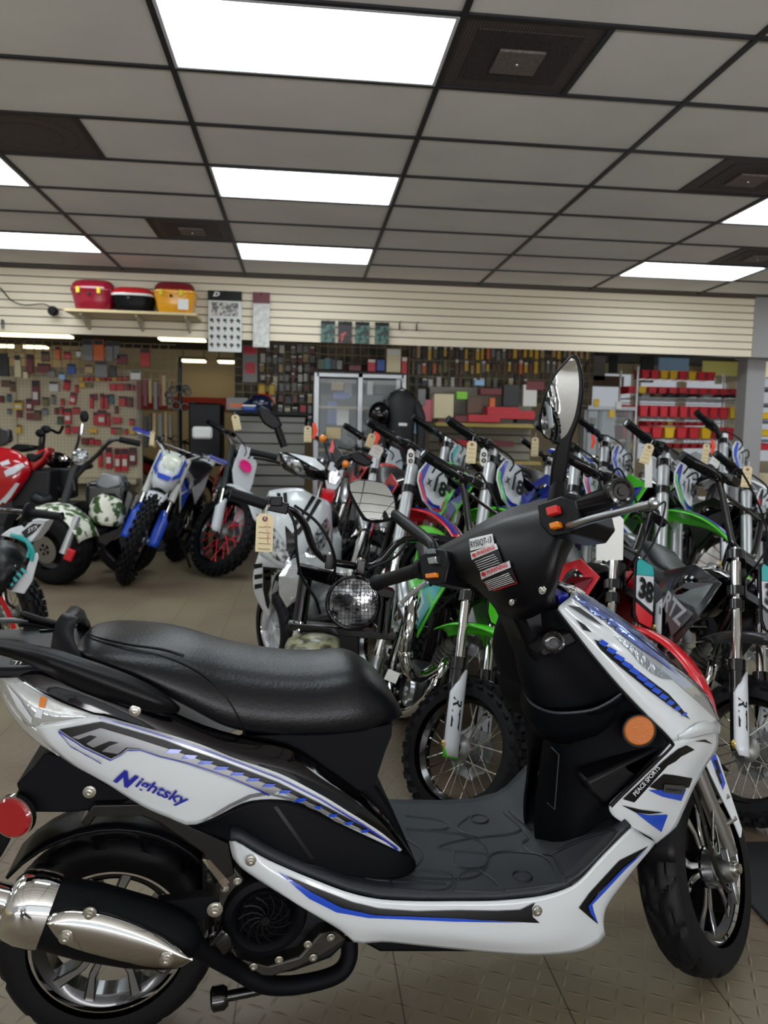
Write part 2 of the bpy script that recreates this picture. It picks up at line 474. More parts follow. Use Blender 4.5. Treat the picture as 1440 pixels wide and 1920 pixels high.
# ================================================================ wheels shared by several machines (axle = local y)
def tyre_mb(M, R, rr, w, N=96, tread=None, crown=.55):
    """road tyre: rr = bead radius, w = width; tread(a, t) -> groove depth"""
    prof = []
    h = R - rr
    for k in range(25):
        a = -PI * .5 * 1.16 + PI * 1.16 * k / 24
        y = math.sin(a); c = math.cos(a)
        yy = (w / 2) * (abs(y) ** .85) * (1 if y > 0 else -1)
        r = rr + h * (1 - (1 - max(c, -.25)) ** 1.0 * .999) if c < 1 else R
        r = rr + h * .42 + h * .58 * (1 - abs(y) ** 2.6) ** (1 / 2.0) if c > 0 else rr + h * .42 * (1 + c / .26)
        prof.append((yy, max(r, rr)))
    m = MB(M)
    rows = []
    for i in range(N):
        a = 2 * PI * i / N
        row = []
        for j, (y, r) in enumerate(prof):
            d = tread(a, y / (w / 2)) if tread and r > rr + h * .5 else 0
            row.append(V(math.cos(a) * (r - d), y, math.sin(a) * (r - d)))
        rows.append(row)
    m.grid(rows, close_v=True)
    return m
def knobby_mb(M, R, rr, w, N=30):
    m = tyre_mb(M, R - .012 * R / .24, rr, w, 64)
    kh = .016 * R / .24
    for i in range(N * 2):
        a = 2 * PI * i / (N * 2)
        if i % 2: spec = [(-.27, .30, 0.0), (.27, .30, 0.0), (-.93, .2, .5), (.93, .2, .5)]
        else: spec = [(0, .34, 0.0), (-.66, .3, .22), (.66, .3, .22)]
        for t, ww, tilt in spec:
            y = t * w / 2
            hh = R - rr
            r = rr + hh * .42 + hh * .58 * (1 - min(abs(t), .97) ** 2.6) ** .5 - .012 * R / .24
            Rm = Matrix.Rotation(-a, 3, 'Y') @ Matrix.Rotation(-tilt * 1.9 * (1 if t > 0 else -1), 3, 'X') if 0 else Matrix.Rotation(-a, 3, 'Y')
            rad = V(math.cos(a), 0, math.sin(a))
            nrm = (rad * math.cos(tilt * 1.7) + V(0, 1 if t > 0 else -1, 0) * math.sin(tilt * 1.7)).normalized() if tilt else rad
            tg = V(-math.sin(a), 0, math.cos(a)); sd = nrm.cross(tg)
            B = Matrix((nrm, tg, sd)).transposed()
            m.box(rad * r + V(0, y, 0) + nrm * kh * .35, (kh * 1.3, 2 * PI * R / (N * 2) * .78, ww * w / 2 * .95), B)
    return m
def rim_mb(M, rr, w, prof=None):
    m = MB(M)
    p = prof or [(-w / 2, rr + .006), (-w / 2 - .002, rr - .004), (-w / 2 + .004, rr - .012), (-w * .2, rr - .02), (w * .2, rr - .02), (w / 2 - .004, rr - .012), (w / 2 + .002, rr - .004), (w / 2, rr + .006), (w * .3, rr - .004), (-w * .3, rr - .004)]
    return m.lathe(p, (0, 0, 0), (0, 1, 0), 64, closed=True)
def spokes_list(rr, n, hubr, hw):
    out = []
    for k in range(n):
        a = 2 * PI * k / n; s = 1 if k % 2 else -1
        b = a + (.55 if (k // 2) % 2 else -.55)
        out.append((V(math.cos(b) * hubr, s * hw, math.sin(b) * hubr), V(math.cos(a) * rr, s * .004, math.sin(a) * rr)))
    return out
def wire_wheel(root, M, R, rr, w, name='front_wheel', rimm=BPAINT, spm=STEEL, n=28, separate=False, disc=1, hubm=ALU, N=30, rich=True):
    """knobby tyre with wire spokes: tyre is the part, the rest sub-parts"""
    t = knobby_mb(M, R, rr, w, N).build(name, RUBD, root, ang=30)
    rim_mb(M, rr, w * .42).build('rim', rimm, t)
    h = MB(M)
    hr = .026 * R / .24
    for s in (-1, 1): h.lathe([(s * .028, .01), (s * .028, hr * 1.75), (s * .034, hr * 1.8), (s * .038, hr * 1.2), (s * .05, hr * .8), (s * .05, .008)], (0, 0, 0), (0, 1, 0), 20)
    h.lathe([(-.03, hr), (.03, hr)], (0, 0, 0), (0, 1, 0), 20)
    h.build('hub', hubm, t)
    sl = spokes_list(rr - .012, n, hr * 1.6, .03)
    if separate:
        for a, b in sl: MB(M).tube([a, b], .0021 * R / .24, 6).tube([a.lerp(b, .88), b], .0036 * R / .24, 6).build('spoke', spm, t)
    else:
        m = MB(M)
        for a, b in sl: m.tube([a, b], .0021 * R / .24, 5)
        m.build('spokes', spm, t)
    if disc:
        m = MB(M)
        n_ = 48; rows = []
        for k in range(n_):
            a = 2 * PI * k / n_; q = .082 + (.006 if (k // 3) % 2 else 0)
            q *= R / .24
            rows.append([V(math.cos(a) * .05 * R / .24, disc * .04, math.sin(a) * .05 * R / .24), V(math.cos(a) * q, disc * .04, math.sin(a) * q), V(math.cos(a) * q, disc * .043, math.sin(a) * q), V(math.cos(a) * .05 * R / .24, disc * .043, math.sin(a) * .05 * R / .24)])
        m.grid(rows, closed=True, close_v=True); m.build('brake_disc', SIL, t)
    return t
def screws(name, lst, parent, m_=None):
    for p, n, r in lst:
        mb = MB(); bolt(mb, p, n, r * .72); mb.build(name, m_ or STEEL, parent, world=True)
def bolt(mb, p, nrm, r=.009):
    nrm = Vector(nrm).normalized(); p = Vector(p)
    mb.lathe([(0, r * 1.35), (r * .3, r * 1.35), (r * .35, r * .9), (r * .95, r * .85), (r, r * .5), (r * .6, r * .42), (r * .6, 0.0001)], p, nrm, 12)
# ================================================================ the white scooter in front
SA = math.radians(5.5)
SO = V(-.386, 1.56, 0); SD = V(math.cos(SA), math.sin(SA), 0); SN = V(-math.sin(SA), math.cos(SA), 0)
SM = Matrix.Translation(SO) @ Matrix.Rotation(SA, 4, 'Z')
sc = thing('motor_scooter', 'white black and blue step-through motor scooter in the foreground, seen from its exhaust side', 'scooter', SM)
def S(px, py, v): return onplane(px, py, SO + SN * v, SN)
def L(u, v, z): return SO + SD * u + SN * v + V(0, 0, z)
def mir(p):
    d = (p - SO).dot(SN); return p - SN * 2 * d
def rows_of(rows, n=0, m=0):
    R = [[S(*q) for q in r] for r in rows]
    if n: R = [resample(cr(r, 6), n) for r in R]
    if m and len(R) > 1:
        cols = [cr([r[i] for r in R], m) for i in range(len(R[0]))]
        R = [[c[k] for c in cols] for k in range(len(cols[0]))]
    return R
def panel(name, rows, m_, n=28, m=5, thick=.004, both=True, parent=None, ang=50):
    R = rows_of(rows, n, m)
    mb = MB(); mb.grid(R)
    o = mb.build(name, m_, parent or sc, world=True, solid=thick, ang=ang)
    o.modifiers['Solidify'].offset = 0
    if both:
        m2 = MB(); m2.grid([[mir(p) for p in r] for r in R])
        o2 = m2.build(name, m_, parent or sc, world=True, solid=thick, ang=ang); o2.modifiers['Solidify'].offset = 0
    return o, mb
def sslab(name, pts, v0, v1, m_, parent=None, bev=.006, **k):
    """side outline traced at v0 and carried to v1"""
    P = [S(x, y, v0) for x, y in pts]
    return MB().slab(P, SN * (v1 - v0)).build(name, m_, parent or sc, world=True, bev=bev, **k)
def project(targets, px, py, off=.0012):
    r = ray(px, py); best = None
    for t in targets:
        h = t.ray_cast(EYE, r)
        if h[0] is not None and (best is None or h[3] < best[3]): best = h
    if best is None: return None
    n = best[1]
    if n.dot(r) > 0: n = -n
    return best[0] + n * off - r * off
def decal(name, m_, targets, polys, parent, off=.0032, texts=(), res=.012, both=False, label=None):
    """graphic lying on a curved panel; polys in photo pixels, dropped onto the panel's surface"""
    tr = [t.bvh() for t in targets]
    mb = MB()
    def drop(mb, vs2, fs):
        bm = bmesh.new(); bv = [bm.verts.new((x, y, 0)) for x, y in vs2]
        for f in fs:
            try: bm.faces.new([bv[i] for i in f])
            except ValueError: pass
        for _ in range(5):
            es = [e for e in bm.edges if e.calc_length() > res * 900]
            if not es: break
            bmesh.ops.subdivide_edges(bm, edges=es, cuts=1)
            bmesh.ops.triangulate(bm, faces=[f for f in bm.faces if len(f.verts) > 3])
        bm.verts.index_update(); bm.verts.ensure_lookup_table()
        idx = {}
        for v_ in bm.verts:
            p = project(tr, v_.co.x, v_.co.y, off)
            if p is not None: idx[v_.index] = mb.av(p)
        for f in bm.faces:
            if all(v_.index in idx for v_ in f.verts): mb.af([idx[v_.index] for v_ in f.verts])
        bm.free()
    for pl in polys:
        fs = tessellate_polygon([[V(x, y, 0) for x, y in pl]])
        drop(mb, pl, fs)
    for txt, p0, ux, uy, bold, shear in texts:
        k = (txt, bold, shear)
        if k not in _TXT: _TXT[k] = text_mesh(*k)
        vs, fs = _TXT[k]
        drop(mb, [(p0[0] + ux[0] * x + uy[0] * y, p0[1] + ux[1] * x + uy[1] * y) for x, y in vs], fs)
    if not mb.v: return None
    return mb.build(name, m_, parent, world=True, ang=80)
# ---- rear wheel
def tread_road(a, t):
    q = (a * 14 / (2 * PI) + abs(t) * .55 + (.5 if t > 0 else 0)) % 1
    if abs(t) < .06: return .004
    if .12 < abs(t) < .86 and q < .16: return .006
    if .45 < abs(t) < .52 and q > .5: return .004
    return 0
def alloy_wheel(name, M, R, rr, w, parent, nsp=5, dark=BPAINT, face=SIL, tw=.0, double=True):
    t = tyre_mb(M, R, rr, w, 168, tread_road).build(name, RUB, parent, ang=35)
    MB(M).lathe([(s_, r_) for s_, r_ in ((-w * .36, rr + .004), (-w * .40, rr + .002), (-w * .40, rr - .008), (-w * .33, rr - .011), (-w * .30, rr - .006))], (0, 0, 0), (0, 1, 0), 96, closed=True).lathe([(w * .36, rr + .004), (w * .40, rr + .002), (w * .40, rr - .008), (w * .33, rr - .011), (w * .30, rr - .006)], (0, 0, 0), (0, 1, 0), 96, closed=True).build('rim_lip', CHR, t)
    MB(M).lathe([(-w * .34, rr - .006), (-w * .2, rr - .03), (w * .2, rr - .03), (w * .34, rr - .006), (w * .34, rr), (-w * .34, rr)], (0, 0, 0), (0, 1, 0), 72, closed=True).build('rim', dark, t)
    MB(M).lathe([(-.035, .004), (-.035, .03), (-.02, .04), (.02, .04), (.035, .03), (.035, .004)], (0, 0, 0), (0, 1, 0), 32).build('hub', dark, t)
    for k in range(nsp * 2):
        pair = k // 2; s = -1 if k % 2 else 1
        a = 2 * PI * pair / nsp + tw
        a0 = a + s * .13; a1 = a + s * .27; a2 = a + s * .06
        def pt(r, an, y): return V(math.cos(an) * r, y, math.sin(an) * r)
        r0, r1 = .032, rr - .012
        rm = r0 + (r1 - r0) * .45
        out = [pt(r0, a + s * .05, 0), pt(rm, a + s * .07, 0), pt(r1, a + s * .20, 0), pt(r1, a + s * .38, 0), pt(rm * 1.05, a + s * .27, 0), pt(r0, a + s * .42, 0)]
        m = MB(M); m.mi = 0
        o1 = [p + V(0, -w * .26, 0) for p in out]
        m.slab(o1, V(0, w * .4, 0))
        sp = m.build('spoke', dark, t, bev=.002)
        fp = [pt(r0 + .01, a + s * .10, 0), pt(rm, a + s * .10, 0), pt(r1 - .002, a + s * .23, 0), pt(r1 - .002, a + s * .35, 0), pt(rm * 1.05, a + s * .235, 0), pt(r0 + .01, a + s * .34, 0)]
        MB(M).slab([p + V(0, -w * .26 - .001, 0) for p in fp], V(0, .0015, 0)).build('machined_face', face, t)
    return t
SWM = Matrix.Translation(V(0, .01, .22))
alloy_wheel('rear_wheel', SWM, .22, .156, .105, sc, tw=PI * .5 + .03)
# ---- front wheel: steering turned to the left lock
RK = math.radians(27); ST = math.radians(40)
axis = V(-math.sin(RK), 0, math.cos(RK))
Rst = Matrix.Rotation(ST, 4, axis)
FC = V(1.355, .0, .238)
Pst = FC + V(-.03, 0, 0)
STM = Matrix.Translation(FC) @ Rst @ Matrix.Translation(V(.0, 0, 0))
fw = alloy_wheel('front_wheel', STM, .236, .168, .1, sc, tw=.5, dark=BPAINT, face=CHR)
# hub drum, axle, speedometer cable housing
m = MB(STM); m.lathe([(-.09, .012), (-.09, .028), (-.055, .034), (-.055, .045), (-.03, .047), (-.03, .01)], (0, 0, 0), (0, 1, 0), 28); m.build('hub_drum', SIL, fw)
# ---- fork legs (turn with the wheel)
for s in (-1, 1):
    f = MB(STM)
    top = V(-.16, s * .082, .44); bot = V(.01, s * .082, -.0)
    f.tube([top, top.lerp(bot, .5), bot + V(.0, 0, .035)], .019, 18)
    fo = f.build('fork_leg', SIL, sc)
    f = MB(STM); f.slab([V(-.02, s * .082 - .008, .05), V(.025, s * .082 - .008, .035), V(.03, s * .082 - .008, -.018), (-.015, s * .082 - .008, -.02)], (0, .016, 0)); f.build('axle_lug', SIL, fo, bev=.002)
    f = MB(STM); bolt(f, (.006, s * .09, 0), (0, s, 0), .013); f.build('axle_nut', STEEL, fo)
# front mudguard with white-and-blue side trim
f = MB(STM); rows = []
for i in range(15):
    a = math.radians(50 + i * 8)
    rows.append([V(math.cos(a) * (.25 + .012 * (1 - (k / 4) ** 2)), k / 4 * .062, math.sin(a) * (.25 + .012 * (1 - (k / 4) ** 2))) for k in (-4, -3, -2, -1, 0, 1, 2, 3, 4)])
f.grid(rows); mg = f.build('front_mudguard', BLK, sc, solid=.003)
tm = Matrix.Translation(FC)
for s in (-1, 1):
    f = MB(STM); y = s * .098
    P = [V(-.06, y, .26), V(-.005, y, .275), V(.02, y, .255), (.065, y + s * .004, .075), (.058, y, .055), (.045, y, .085), (-.035, y, .215)]
    f.slab(P, (0, -s * .006, 0)); tr = f.build('mudguard_trim', WHT, sc, bev=.002)
    f = MB(STM); f.mi = 0
    f.poly([V(-.03, y + s * .001, .26), V(.004, y + s * .001, .263), V(.028, y + s * .001, .19), V(.004, y + s * .001, .178)]); f.mi = 1
    f.poly([V(-.017, y + s * .002, .25), V(.0, y + s * .002, .25), V(.012, y + s * .002, .22), V(-.002, y + s * .002, .215), V(.006, y + s * .002, .195), V(-.004, y + s * .002, .192), V(-.018, y + s * .002, .225), V(-.006, y + s * .002, .23)])
    f.build('trim_graphic', [BLU, DEC], tr)
    for zz in (.16, .105): f = MB(STM); f.tube([V(.03 + (.16 - zz) * .3, y, zz), V(.0 + (.16 - zz) * .25, s * .082, zz - .01)], .006, 8); f.build('trim_bracket', SIL, tr)
f = MB(STM)
f.tube([(-.12, -.07, .26), (-.09, -.075, .15), (-.07, -.072, .05), (-.03, -.07, -.03), (.0, -.07, -.05)], .006, 8, smooth=5); f.build('brake_cable', BPAINT, sc)
f = MB(STM); f.tube([(-.045, -.09, .17), (-.06, -.09, .14), (-.095, -.09, .075), (-.07, -.09, .055), (-.05, -.085, .09), (-.04, -.08, .12)], .0028, 6, smooth=5); f.build('cable_guide', CHR, sc)
f = MB(STM); f.slab([V(-.005, -.07, -.03), V(.012, -.07, -.03), V(.018, -.07, -.075), V(.0, -.07, -.08)], (0, -.012, 0)); f.tube([(-.0, -.075, .01), (.008, -.078, -.06)], .008, 8); f.build('brake_arm', SIL, sc, bev=.002)
# ---- seat
st = [(158, 1196, 152, 1212, .075), (170, 1177, 164, 1234, .115), (215, 1167.5, 215, 1262, .14), (285, 1168.5, 290, 1300, .15), (350, 1178, 360, 1340, .152), (420, 1198, 430, 1376, .152), (500, 1213, 510, 1388, .15), (580, 1218, 592, 1390, .145), (648, 1214, 668, 1384, .137), (700, 1246, 716, 1370, .115), (733, 1297, 738, 1352, .08), (744, 1322, 742, 1336, .035)]
rows = []
for tx, ty, bx, by, w in st:
    T = S(tx, ty, .05); B = S(bx, by, -w)
    ut, zt = (T - SO).dot(SD), T.z; ub, zb = (B - SO).dot(SD), B.z
    ring = []
    for v, q in ((-.0, -.02), (-.93, 0), (-1.02, .14), (-1.05, .34), (-1.0, .55), (-.9, .72), (-.76, .86), (-.5, .96), (-.22, .995), (0, 1.0)):
        ring.append(V(ub + (ut - ub) * max(q, 0), v * w, zb + (zt - zb) * q))
    ring += [V(p.x, -p.y, p.z) for p in ring[1:-1][::-1]]
    rows.append(ring)
cols = [cr([r[i] for r in rows], 4) for i in range(len(rows[0]))]
rows = [[c[k] for c in cols] for k in range(len(cols[0]))]
mb = MB(); mb.grid(rows, closed=True, caps=True)
seat = mb.build('seat', SEATM, sc, ang=80, sub=1)
wseat = MB(SM); wseat.grid(rows, closed=True, caps=True)
tb = wseat.bvh()
for line in ([(160, 1192), (200, 1206), (250, 1217), (300, 1228), (345, 1245), (385, 1268), (420, 1302), (445, 1342), (460, 1378)], [(168, 1183), (175, 1192), (235, 1207), (300, 1216), (345, 1228)]):
    pts = [project([tb], x, y, .0006) for x, y in [tuple(p) for p in cr(line, 10)]]
    pts = [p for p in pts if p is not None]
    if len(pts) > 3: MB().tube(pts, .0016, 5).build('seam', DEC, seat, world=True)
# ---- tail: grab rail, hoop, rack
panel('grab_rail', [[(-60, 1190, -.17), (0, 1203, -.16), (50, 1212, -.16), (95, 1220, -.16), (165, 1242, -.165), (240, 1268, -.17), (300, 1300, -.17), (333, 1330, -.16)],
                    [(-60, 1203, -.19), (0, 1213, -.18), (50, 1226, -.18), (95, 1240, -.185), (165, 1266, -.19), (240, 1296, -.19), (300, 1318, -.188), (333, 1330, -.165)],
                    [(-60, 1214, -.165), (0, 1222, -.165), (50, 1238, -.165), (95, 1260, -.165), (150, 1290, -.17), (220, 1314, -.17), (290, 1331, -.17), (334, 1331, -.16)]], BLK, thick=.012)
bpy.data.objects['grab_rail.001'].location.z = -.04
hp = MB(); rows = []
fr_ = [(95, 1216, -.13), (99, 1188, -.122), (106, 1166, -.108), (115, 1152, -.085), (123, 1148, -.05)]
bk_ = [(172, 1246, -.125), (150, 1226, -.118), (137, 1200, -.104), (138, 1172, -.082), (150, 1156, -.045)]
def uz(q_): p = S(*q_); return ((p - SO).dot(SD), q_[2], p.z)
fu = [uz(q) for q in fr_]; bu = [uz(q) for q in bk_]
F_ = cr(fu, 4) + [V(fu[-1][0], 0, fu[-1][2] + .002)]; B_ = cr(bu, 4) + [V(bu[-1][0], 0, bu[-1][2] + .002)]
F_ += [V(p.x, -p.y, p.z - .03) for p in F_[:-1][::-1]]; B_ += [V(p.x, -p.y, p.z - .03) for p in B_[:-1][::-1]]
for f0, b0 in zip(F_, B_):
    k_ = max(-1, min(1, f0.y / .1)); i_ = V(0, -.014 * k_, -.016 * (1 - abs(k_)) - .003)
    md = (f0 + b0) / 2 - i_ * .25
    rows.append([L(*f0), L(*md), L(*b0), L(*(b0 + i_)), L(*(md + i_)), L(*(f0 + i_))])
cols = [cr([r[i] for r in rows], 4) for i in range(6)]
hp.grid(rows, closed=True, caps=True)
hp.build('rear_hoop', BLK, sc, world=True, ang=55)
rk = MB()
rk.slab([L(-.13, -.15, .835), L(.04, -.12, .84), L(.04, .12, .84), L(-.13, .15, .835), L(-.3, .14, .838), L(-.3, -.14, .838)], V(0, 0, -.02)); ro = rk.build('luggage_rack', BLK, sc, world=True, bev=.006)
rk = MB(); rk.slab([L(-.17, -.1, .858), L(-.2, -.12, .86), L(-.3, -.13, .86), L(-.3, -.09, .862), L(-.2, -.085, .864)], V(0, 0, .006))
rk.slab([L(-.17, .1, .858), L(-.2, .12, .86), L(-.3, .13, .86), L(-.3, .09, .862), L(-.2, .085, .864)], V(0, 0, .006)); rk.build('rack_pad', mat('rack pad', (60, 63, 68), .25), ro, world=True, bev=.002)
# ---- gloss black upper body
_, gb = panel('upper_body_panel', [
    [(20, 1238, -.11), (80, 1243, -.13), (170, 1262, -.14), (280, 1315, -.145), (380, 1360, -.145), (470, 1385, -.14), (545, 1400, -.135), (610, 1440, -.13), (680, 1490, -.125), (730, 1540, -.118), (772, 1606, -.11)],
    [(16, 1250, -.13), (80, 1262, -.15), (170, 1300, -.165), (280, 1345, -.168), (380, 1383, -.168), (470, 1415, -.166), (545, 1438, -.162), (610, 1470, -.156), (680, 1513, -.15), (730, 1556, -.14), (775, 1612, -.12)],
    [(14, 1253, -.14), (60, 1290, -.16), (160, 1338, -.172), (280, 1374, -.178), (380, 1402, -.178), (450, 1428, -.176), (526, 1456, -.172), (599, 1494, -.168), (665, 1532, -.162), (720, 1568, -.15), (768, 1612, -.13)]], PIANO, thick=.004)
screws('body_screw', [(S(253, 1332, -.178), -SN, .011)], sc)
# ---- white side panel
_, wp = panel('side_panel', [
    [(66, 1362, -.172), (110, 1352, -.178), (170, 1339, -.182), (250, 1358, -.186), (320, 1378, -.188), (380, 1397, -.188), (438, 1421, -.186), (526, 1451, -.182), (599, 1489, -.177), (657, 1524, -.172), (712, 1559, -.162), (753, 1592, -.15)],
    [(83, 1389, -.165), (135, 1395, -.183), (195, 1395, -.19), (260, 1408, -.194), (320, 1428, -.196), (370, 1447, -.196), (425, 1466, -.194), (510, 1480, -.188), (580, 1500, -.182), (645, 1535, -.175), (705, 1566, -.164), (752, 1593, -.15)],
    [(111, 1414, -.16), (165, 1434, -.178), (215, 1448, -.187), (268, 1468, -.192), (318, 1487, -.194), (362, 1494, -.195), (420, 1497, -.193), (495, 1487, -.188), (565, 1502, -.182), (635, 1538, -.175), (700, 1569, -.164), (751, 1594, -.15)],
    [(139, 1434, -.155), (194, 1464, -.165), (235, 1490, -.172), (275, 1514, -.178), (318, 1532, -.182), (356, 1546, -.184), (400, 1532, -.186), (470, 1500, -.185), (562, 1503, -.18), (634, 1540, -.173), (699, 1571, -.162), (750, 1595, -.149)]], WHT, thick=.004, n=40)
B0 = [(400, 1403), (438, 1423)]
sp0 = bpy.data.objects.get('side_panel')
def poly_band(top, bot): return top + bot[::-1]
decal('black_stripe', DEC, [wp], [[(112, 1367), (190, 1353), (215, 1360), (310, 1388), (345, 1402), (420, 1428), (520, 1466), (600, 1506), (680, 1548), (745, 1589), (690, 1560), (600, 1516), (520, 1482), (430, 1452), (350, 1425), (300, 1415), (265, 1404), (240, 1402), (228, 1412), (209, 1421), (160, 1398)],], sp0)
decal('silver_stripe', GRY, [wp], [[(136, 1381), (190, 1364), (250, 1382), (330, 1408), (420, 1440), (520, 1476), (600, 1512), (640, 1534), (610, 1524), (523, 1482), (505, 1489), (430, 1461), (360, 1436), (300, 1417), (262, 1402), (238, 1400), (222, 1412), (192, 1407), (206, 1397), (224, 1391), (207, 1388), (176, 1400), (163, 1393), (183, 1380), (170, 1377), (148, 1385)]], sp0, off=.0042)
bl = []
for k in range(13):
    x = 318 + k * 30; t = k / 12
    y = 1403 + (x - 318) * .36 + max(0, x - 520) * .13
    w = 23 - 9 * t; h = 10 - 4 * t
    bl.append([(x, y), (x + w, y + w * .12 - 1), (x + w - 6, y + h * .8), (x - 8, y + h * .8)])
decal('blue_blocks', BLU, [wp], bl, sp0, off=.0052)
pin = lambda pts, w: [(x, y) for x, y in pts] + [(x - w * .35, y + w) for x, y in pts[::-1]]
decal('blue_pinstripe', NAV, [wp], [pin([(188, 1343), (250, 1360), (320, 1382), (400, 1409), (470, 1436), (526, 1458), (600, 1496), (680, 1544), (745, 1588)], 3.2),
      pin([(112, 1368), (160, 1399), (209, 1422), (228, 1413), (240, 1404), (265, 1404), (300, 1416), (350, 1428), (430, 1455), (505, 1487)], 2.4),
      pin([(113, 1371), (135, 1396), (192, 1428)], 1.6)], sp0, off=.005)
decal('model_lettering', NAV, [wp], [], sp0, off=.004, texts=[('N', (213, 1462), (36, 17), (13, -24), .06, .3), ('ightsky', (252, 1478), (96, 38), (9, -25), .022, .3)])
decal('grey_edge', GRY, [wp], [[(505, 1488), (470, 1494), (430, 1512), (395, 1534), (372, 1545), (378, 1539), (430, 1507), (468, 1489), (500, 1484), (561, 1498), (634, 1535), (700, 1567), (634, 1539), (561, 1503)]], sp0, off=.0035)
# ---- tail lamp
_, tl_ = panel('tail_lamp', [
    [(4, 1252, -.12), (40, 1273, -.15), (80, 1299, -.166), (120, 1319, -.174), (182, 1342, -.18)],
    [(2, 1262, -.125), (25, 1296, -.16), (60, 1330, -.178), (95, 1345, -.182), (170, 1344, -.182)],
    [(0, 1275, -.11), (15, 1310, -.14), (40, 1345, -.155), (66, 1362, -.17), (160, 1343, -.178)]], mat('lamp cover', (200, 205, 205), .06, .5, coat=1, bump=(50, .5)), thick=.004, n=20)
to = bpy.data.objects.get('tail_lamp')
panel('lamp_edge', [[(0, 1275, -.11), (15, 1312, -.14), (40, 1347, -.155), (66, 1364, -.168), (111, 1414, -.158)], [(-2, 1284, -.10), (12, 1322, -.13), (40, 1362, -.14), (70, 1390, -.15), (112, 1417, -.156)]], mat('clear lamp rim', (190, 192, 190), .1, .3, coat=1), n=16, thick=.004, parent=to)
decal('amber_bulb', AMB, [tl_], [[(76, 1306), (88, 1309), (84, 1328), (73, 1326)]], to, off=.003)
decal('lamp_chrome', WHP, [tl_], [[(14, 1282), (40, 1312), (62, 1345), (60, 1355), (35, 1325)], [(70, 1328), (66, 1342), (78, 1346), (82, 1332)]], to, off=.003)
# ---- lower black side and under-seat box
_, lb = panel('lower_side_cover', [
    [(356, 1547, -.165), (400, 1535, -.172), (430, 1520, -.174), (470, 1503, -.174), (505, 1497, -.172), (561, 1505, -.168), (634, 1542, -.162), (699, 1573, -.152), (751, 1597, -.142), (776, 1612, -.12)],
    [(362, 1549, -.155), (400, 1548, -.165), (430, 1545, -.17), (480, 1548, -.176), (540, 1565, -.178), (600, 1585, -.172), (655, 1602, -.165), (710, 1618, -.155), (750, 1622, -.145), (778, 1622, -.125)],
    [(366, 1553, -.15), (395, 1562, -.16), (425, 1575, -.165), (480, 1600, -.172), (540, 1625, -.178), (600, 1640, -.172), (655, 1647, -.165), (710, 1650, -.155), (750, 1645, -.145), (776, 1632, -.125)]], MATTE, thick=.005)
decal('side_crease', DEC, [lb], [[(512, 1512), (520, 1511), (590, 1610), (582, 1610)]], bpy.data.objects['lower_side_cover'], off=.002)
sslab('storage_box', [(455, 1380), (540, 1378), (640, 1376), (736, 1358), (734, 1380), (722, 1410), (706, 1460), (700, 1478), (672, 1482), (600, 1450), (540, 1410)], -.125, .125, MATTE, bev=.012)
sslab('centre_tunnel', [(600, 1440), (695, 1465), (712, 1480), (738, 1522), (745, 1540), (762, 1575), (778, 1612), (776, 1640), (640, 1640)], -.10, .10, MATTE, bev=.01)
# ---- rear lower bracket, reflector, inner guard
rb = sslab('number_plate_bracket', [(95, 1412), (120, 1420), (190, 1465), (262, 1508), (215, 1516), (130, 1524), (62, 1524), (40, 1500), (30, 1470), (62, 1440), (80, 1415)], -.12, .12, MATTE, bev=.006)
m = MB(); bolt(m, S(168, 1484, -.122), -SN, .009); m.build('screw', STEEL, rb, world=True)
sslab('plate_flap', [(36, 1478), (52, 1500), (6, 1600), (-20, 1640), (-30, 1600)], -.1, .1, BLK, bev=.004)
rp = S(28, 1529, -.135)
rf = MB().lathe([(0, .036), (.01, .037), (.014, .033), (.014, .0001)], rp, -SN - SD * .35, 32).build('side_reflector', mat('red reflector', (150, 10, 22), .12, coat=1), sc, world=True)
MB().lathe([(-.004, .034), (.008, .0365), (.008, .04), (-.004, .04)], rp, -SN - SD * .35, 32, closed=True).build('reflector_rim', CHR, rf, world=True)
m = MB(SM); rows = []
for i in range(13):
    a = math.radians(38 + i * 9)
    rows.append([V(math.cos(a) * .245, k * .03, .22 + math.sin(a) * .245) for k in (-2, -1, 0, 1, 2)])
m2 = MB(); rows = [[V(math.cos(math.radians(30 + i * 9)) * .247, k * .032, .23 + math.sin(math.radians(30 + i * 9)) * .25) for k in (-2, -1, 0, 1, 2)] for i in range(13)]
m2.grid(rows); m2.build('inner_mudguard', BLK, sc, solid=.006)
sslab('frame_bracket', [(150, 1545), (175, 1510), (265, 1507), (300, 1520), (355, 1548), (430, 1580), (440, 1640), (400, 1660), (380, 1600), (300, 1545), (262, 1530), (180, 1532), (165, 1552)], -.14, -.1, BPAINT, bev=.003)
# ---- engine
en = sslab('engine', [(378, 1610), (450, 1600), (560, 1680), (640, 1740), (652, 1770), (620, 1800), (560, 1822), (500, 1832), (440, 1822), (400, 1800), (380, 1740)], -.10, .1, ENG, bev=.01)
C0 = S(497, 1722, -.15)
MB().lathe([(-.06, .084), (-.01, .084), (0, .078), (.004, .066), (-.004, .055), (-.012, .05), (-.012, .0001)], C0, -SN, 48).build('fan_cover', MATTE, en, world=True)
fg = MB()
for r in (.05, .038, .026, .014): fg.lathe([(-.002, r - .002), (.002, r), (-.002, r + .002)], C0 - SN * -.001 + SN * -.004, -SN, 40)
X1 = SD; Z1 = V(0, 0, 1)
for k in range(12):
    a = 2 * PI * k / 12
    fg.tube([C0 - SN * .005 + (X1 * math.cos(a + q * .9) + Z1 * math.sin(a + q * .9)) * (.01 + .042 * q) for q in (0, .25, .5, .75, 1)], .002, 5)
fg.lathe([(0, .012), (.006, .009), (.006, .0001)], C0 - SN * .004, -SN, 16)
fg.build('fan_grille', BLK, en, world=True)
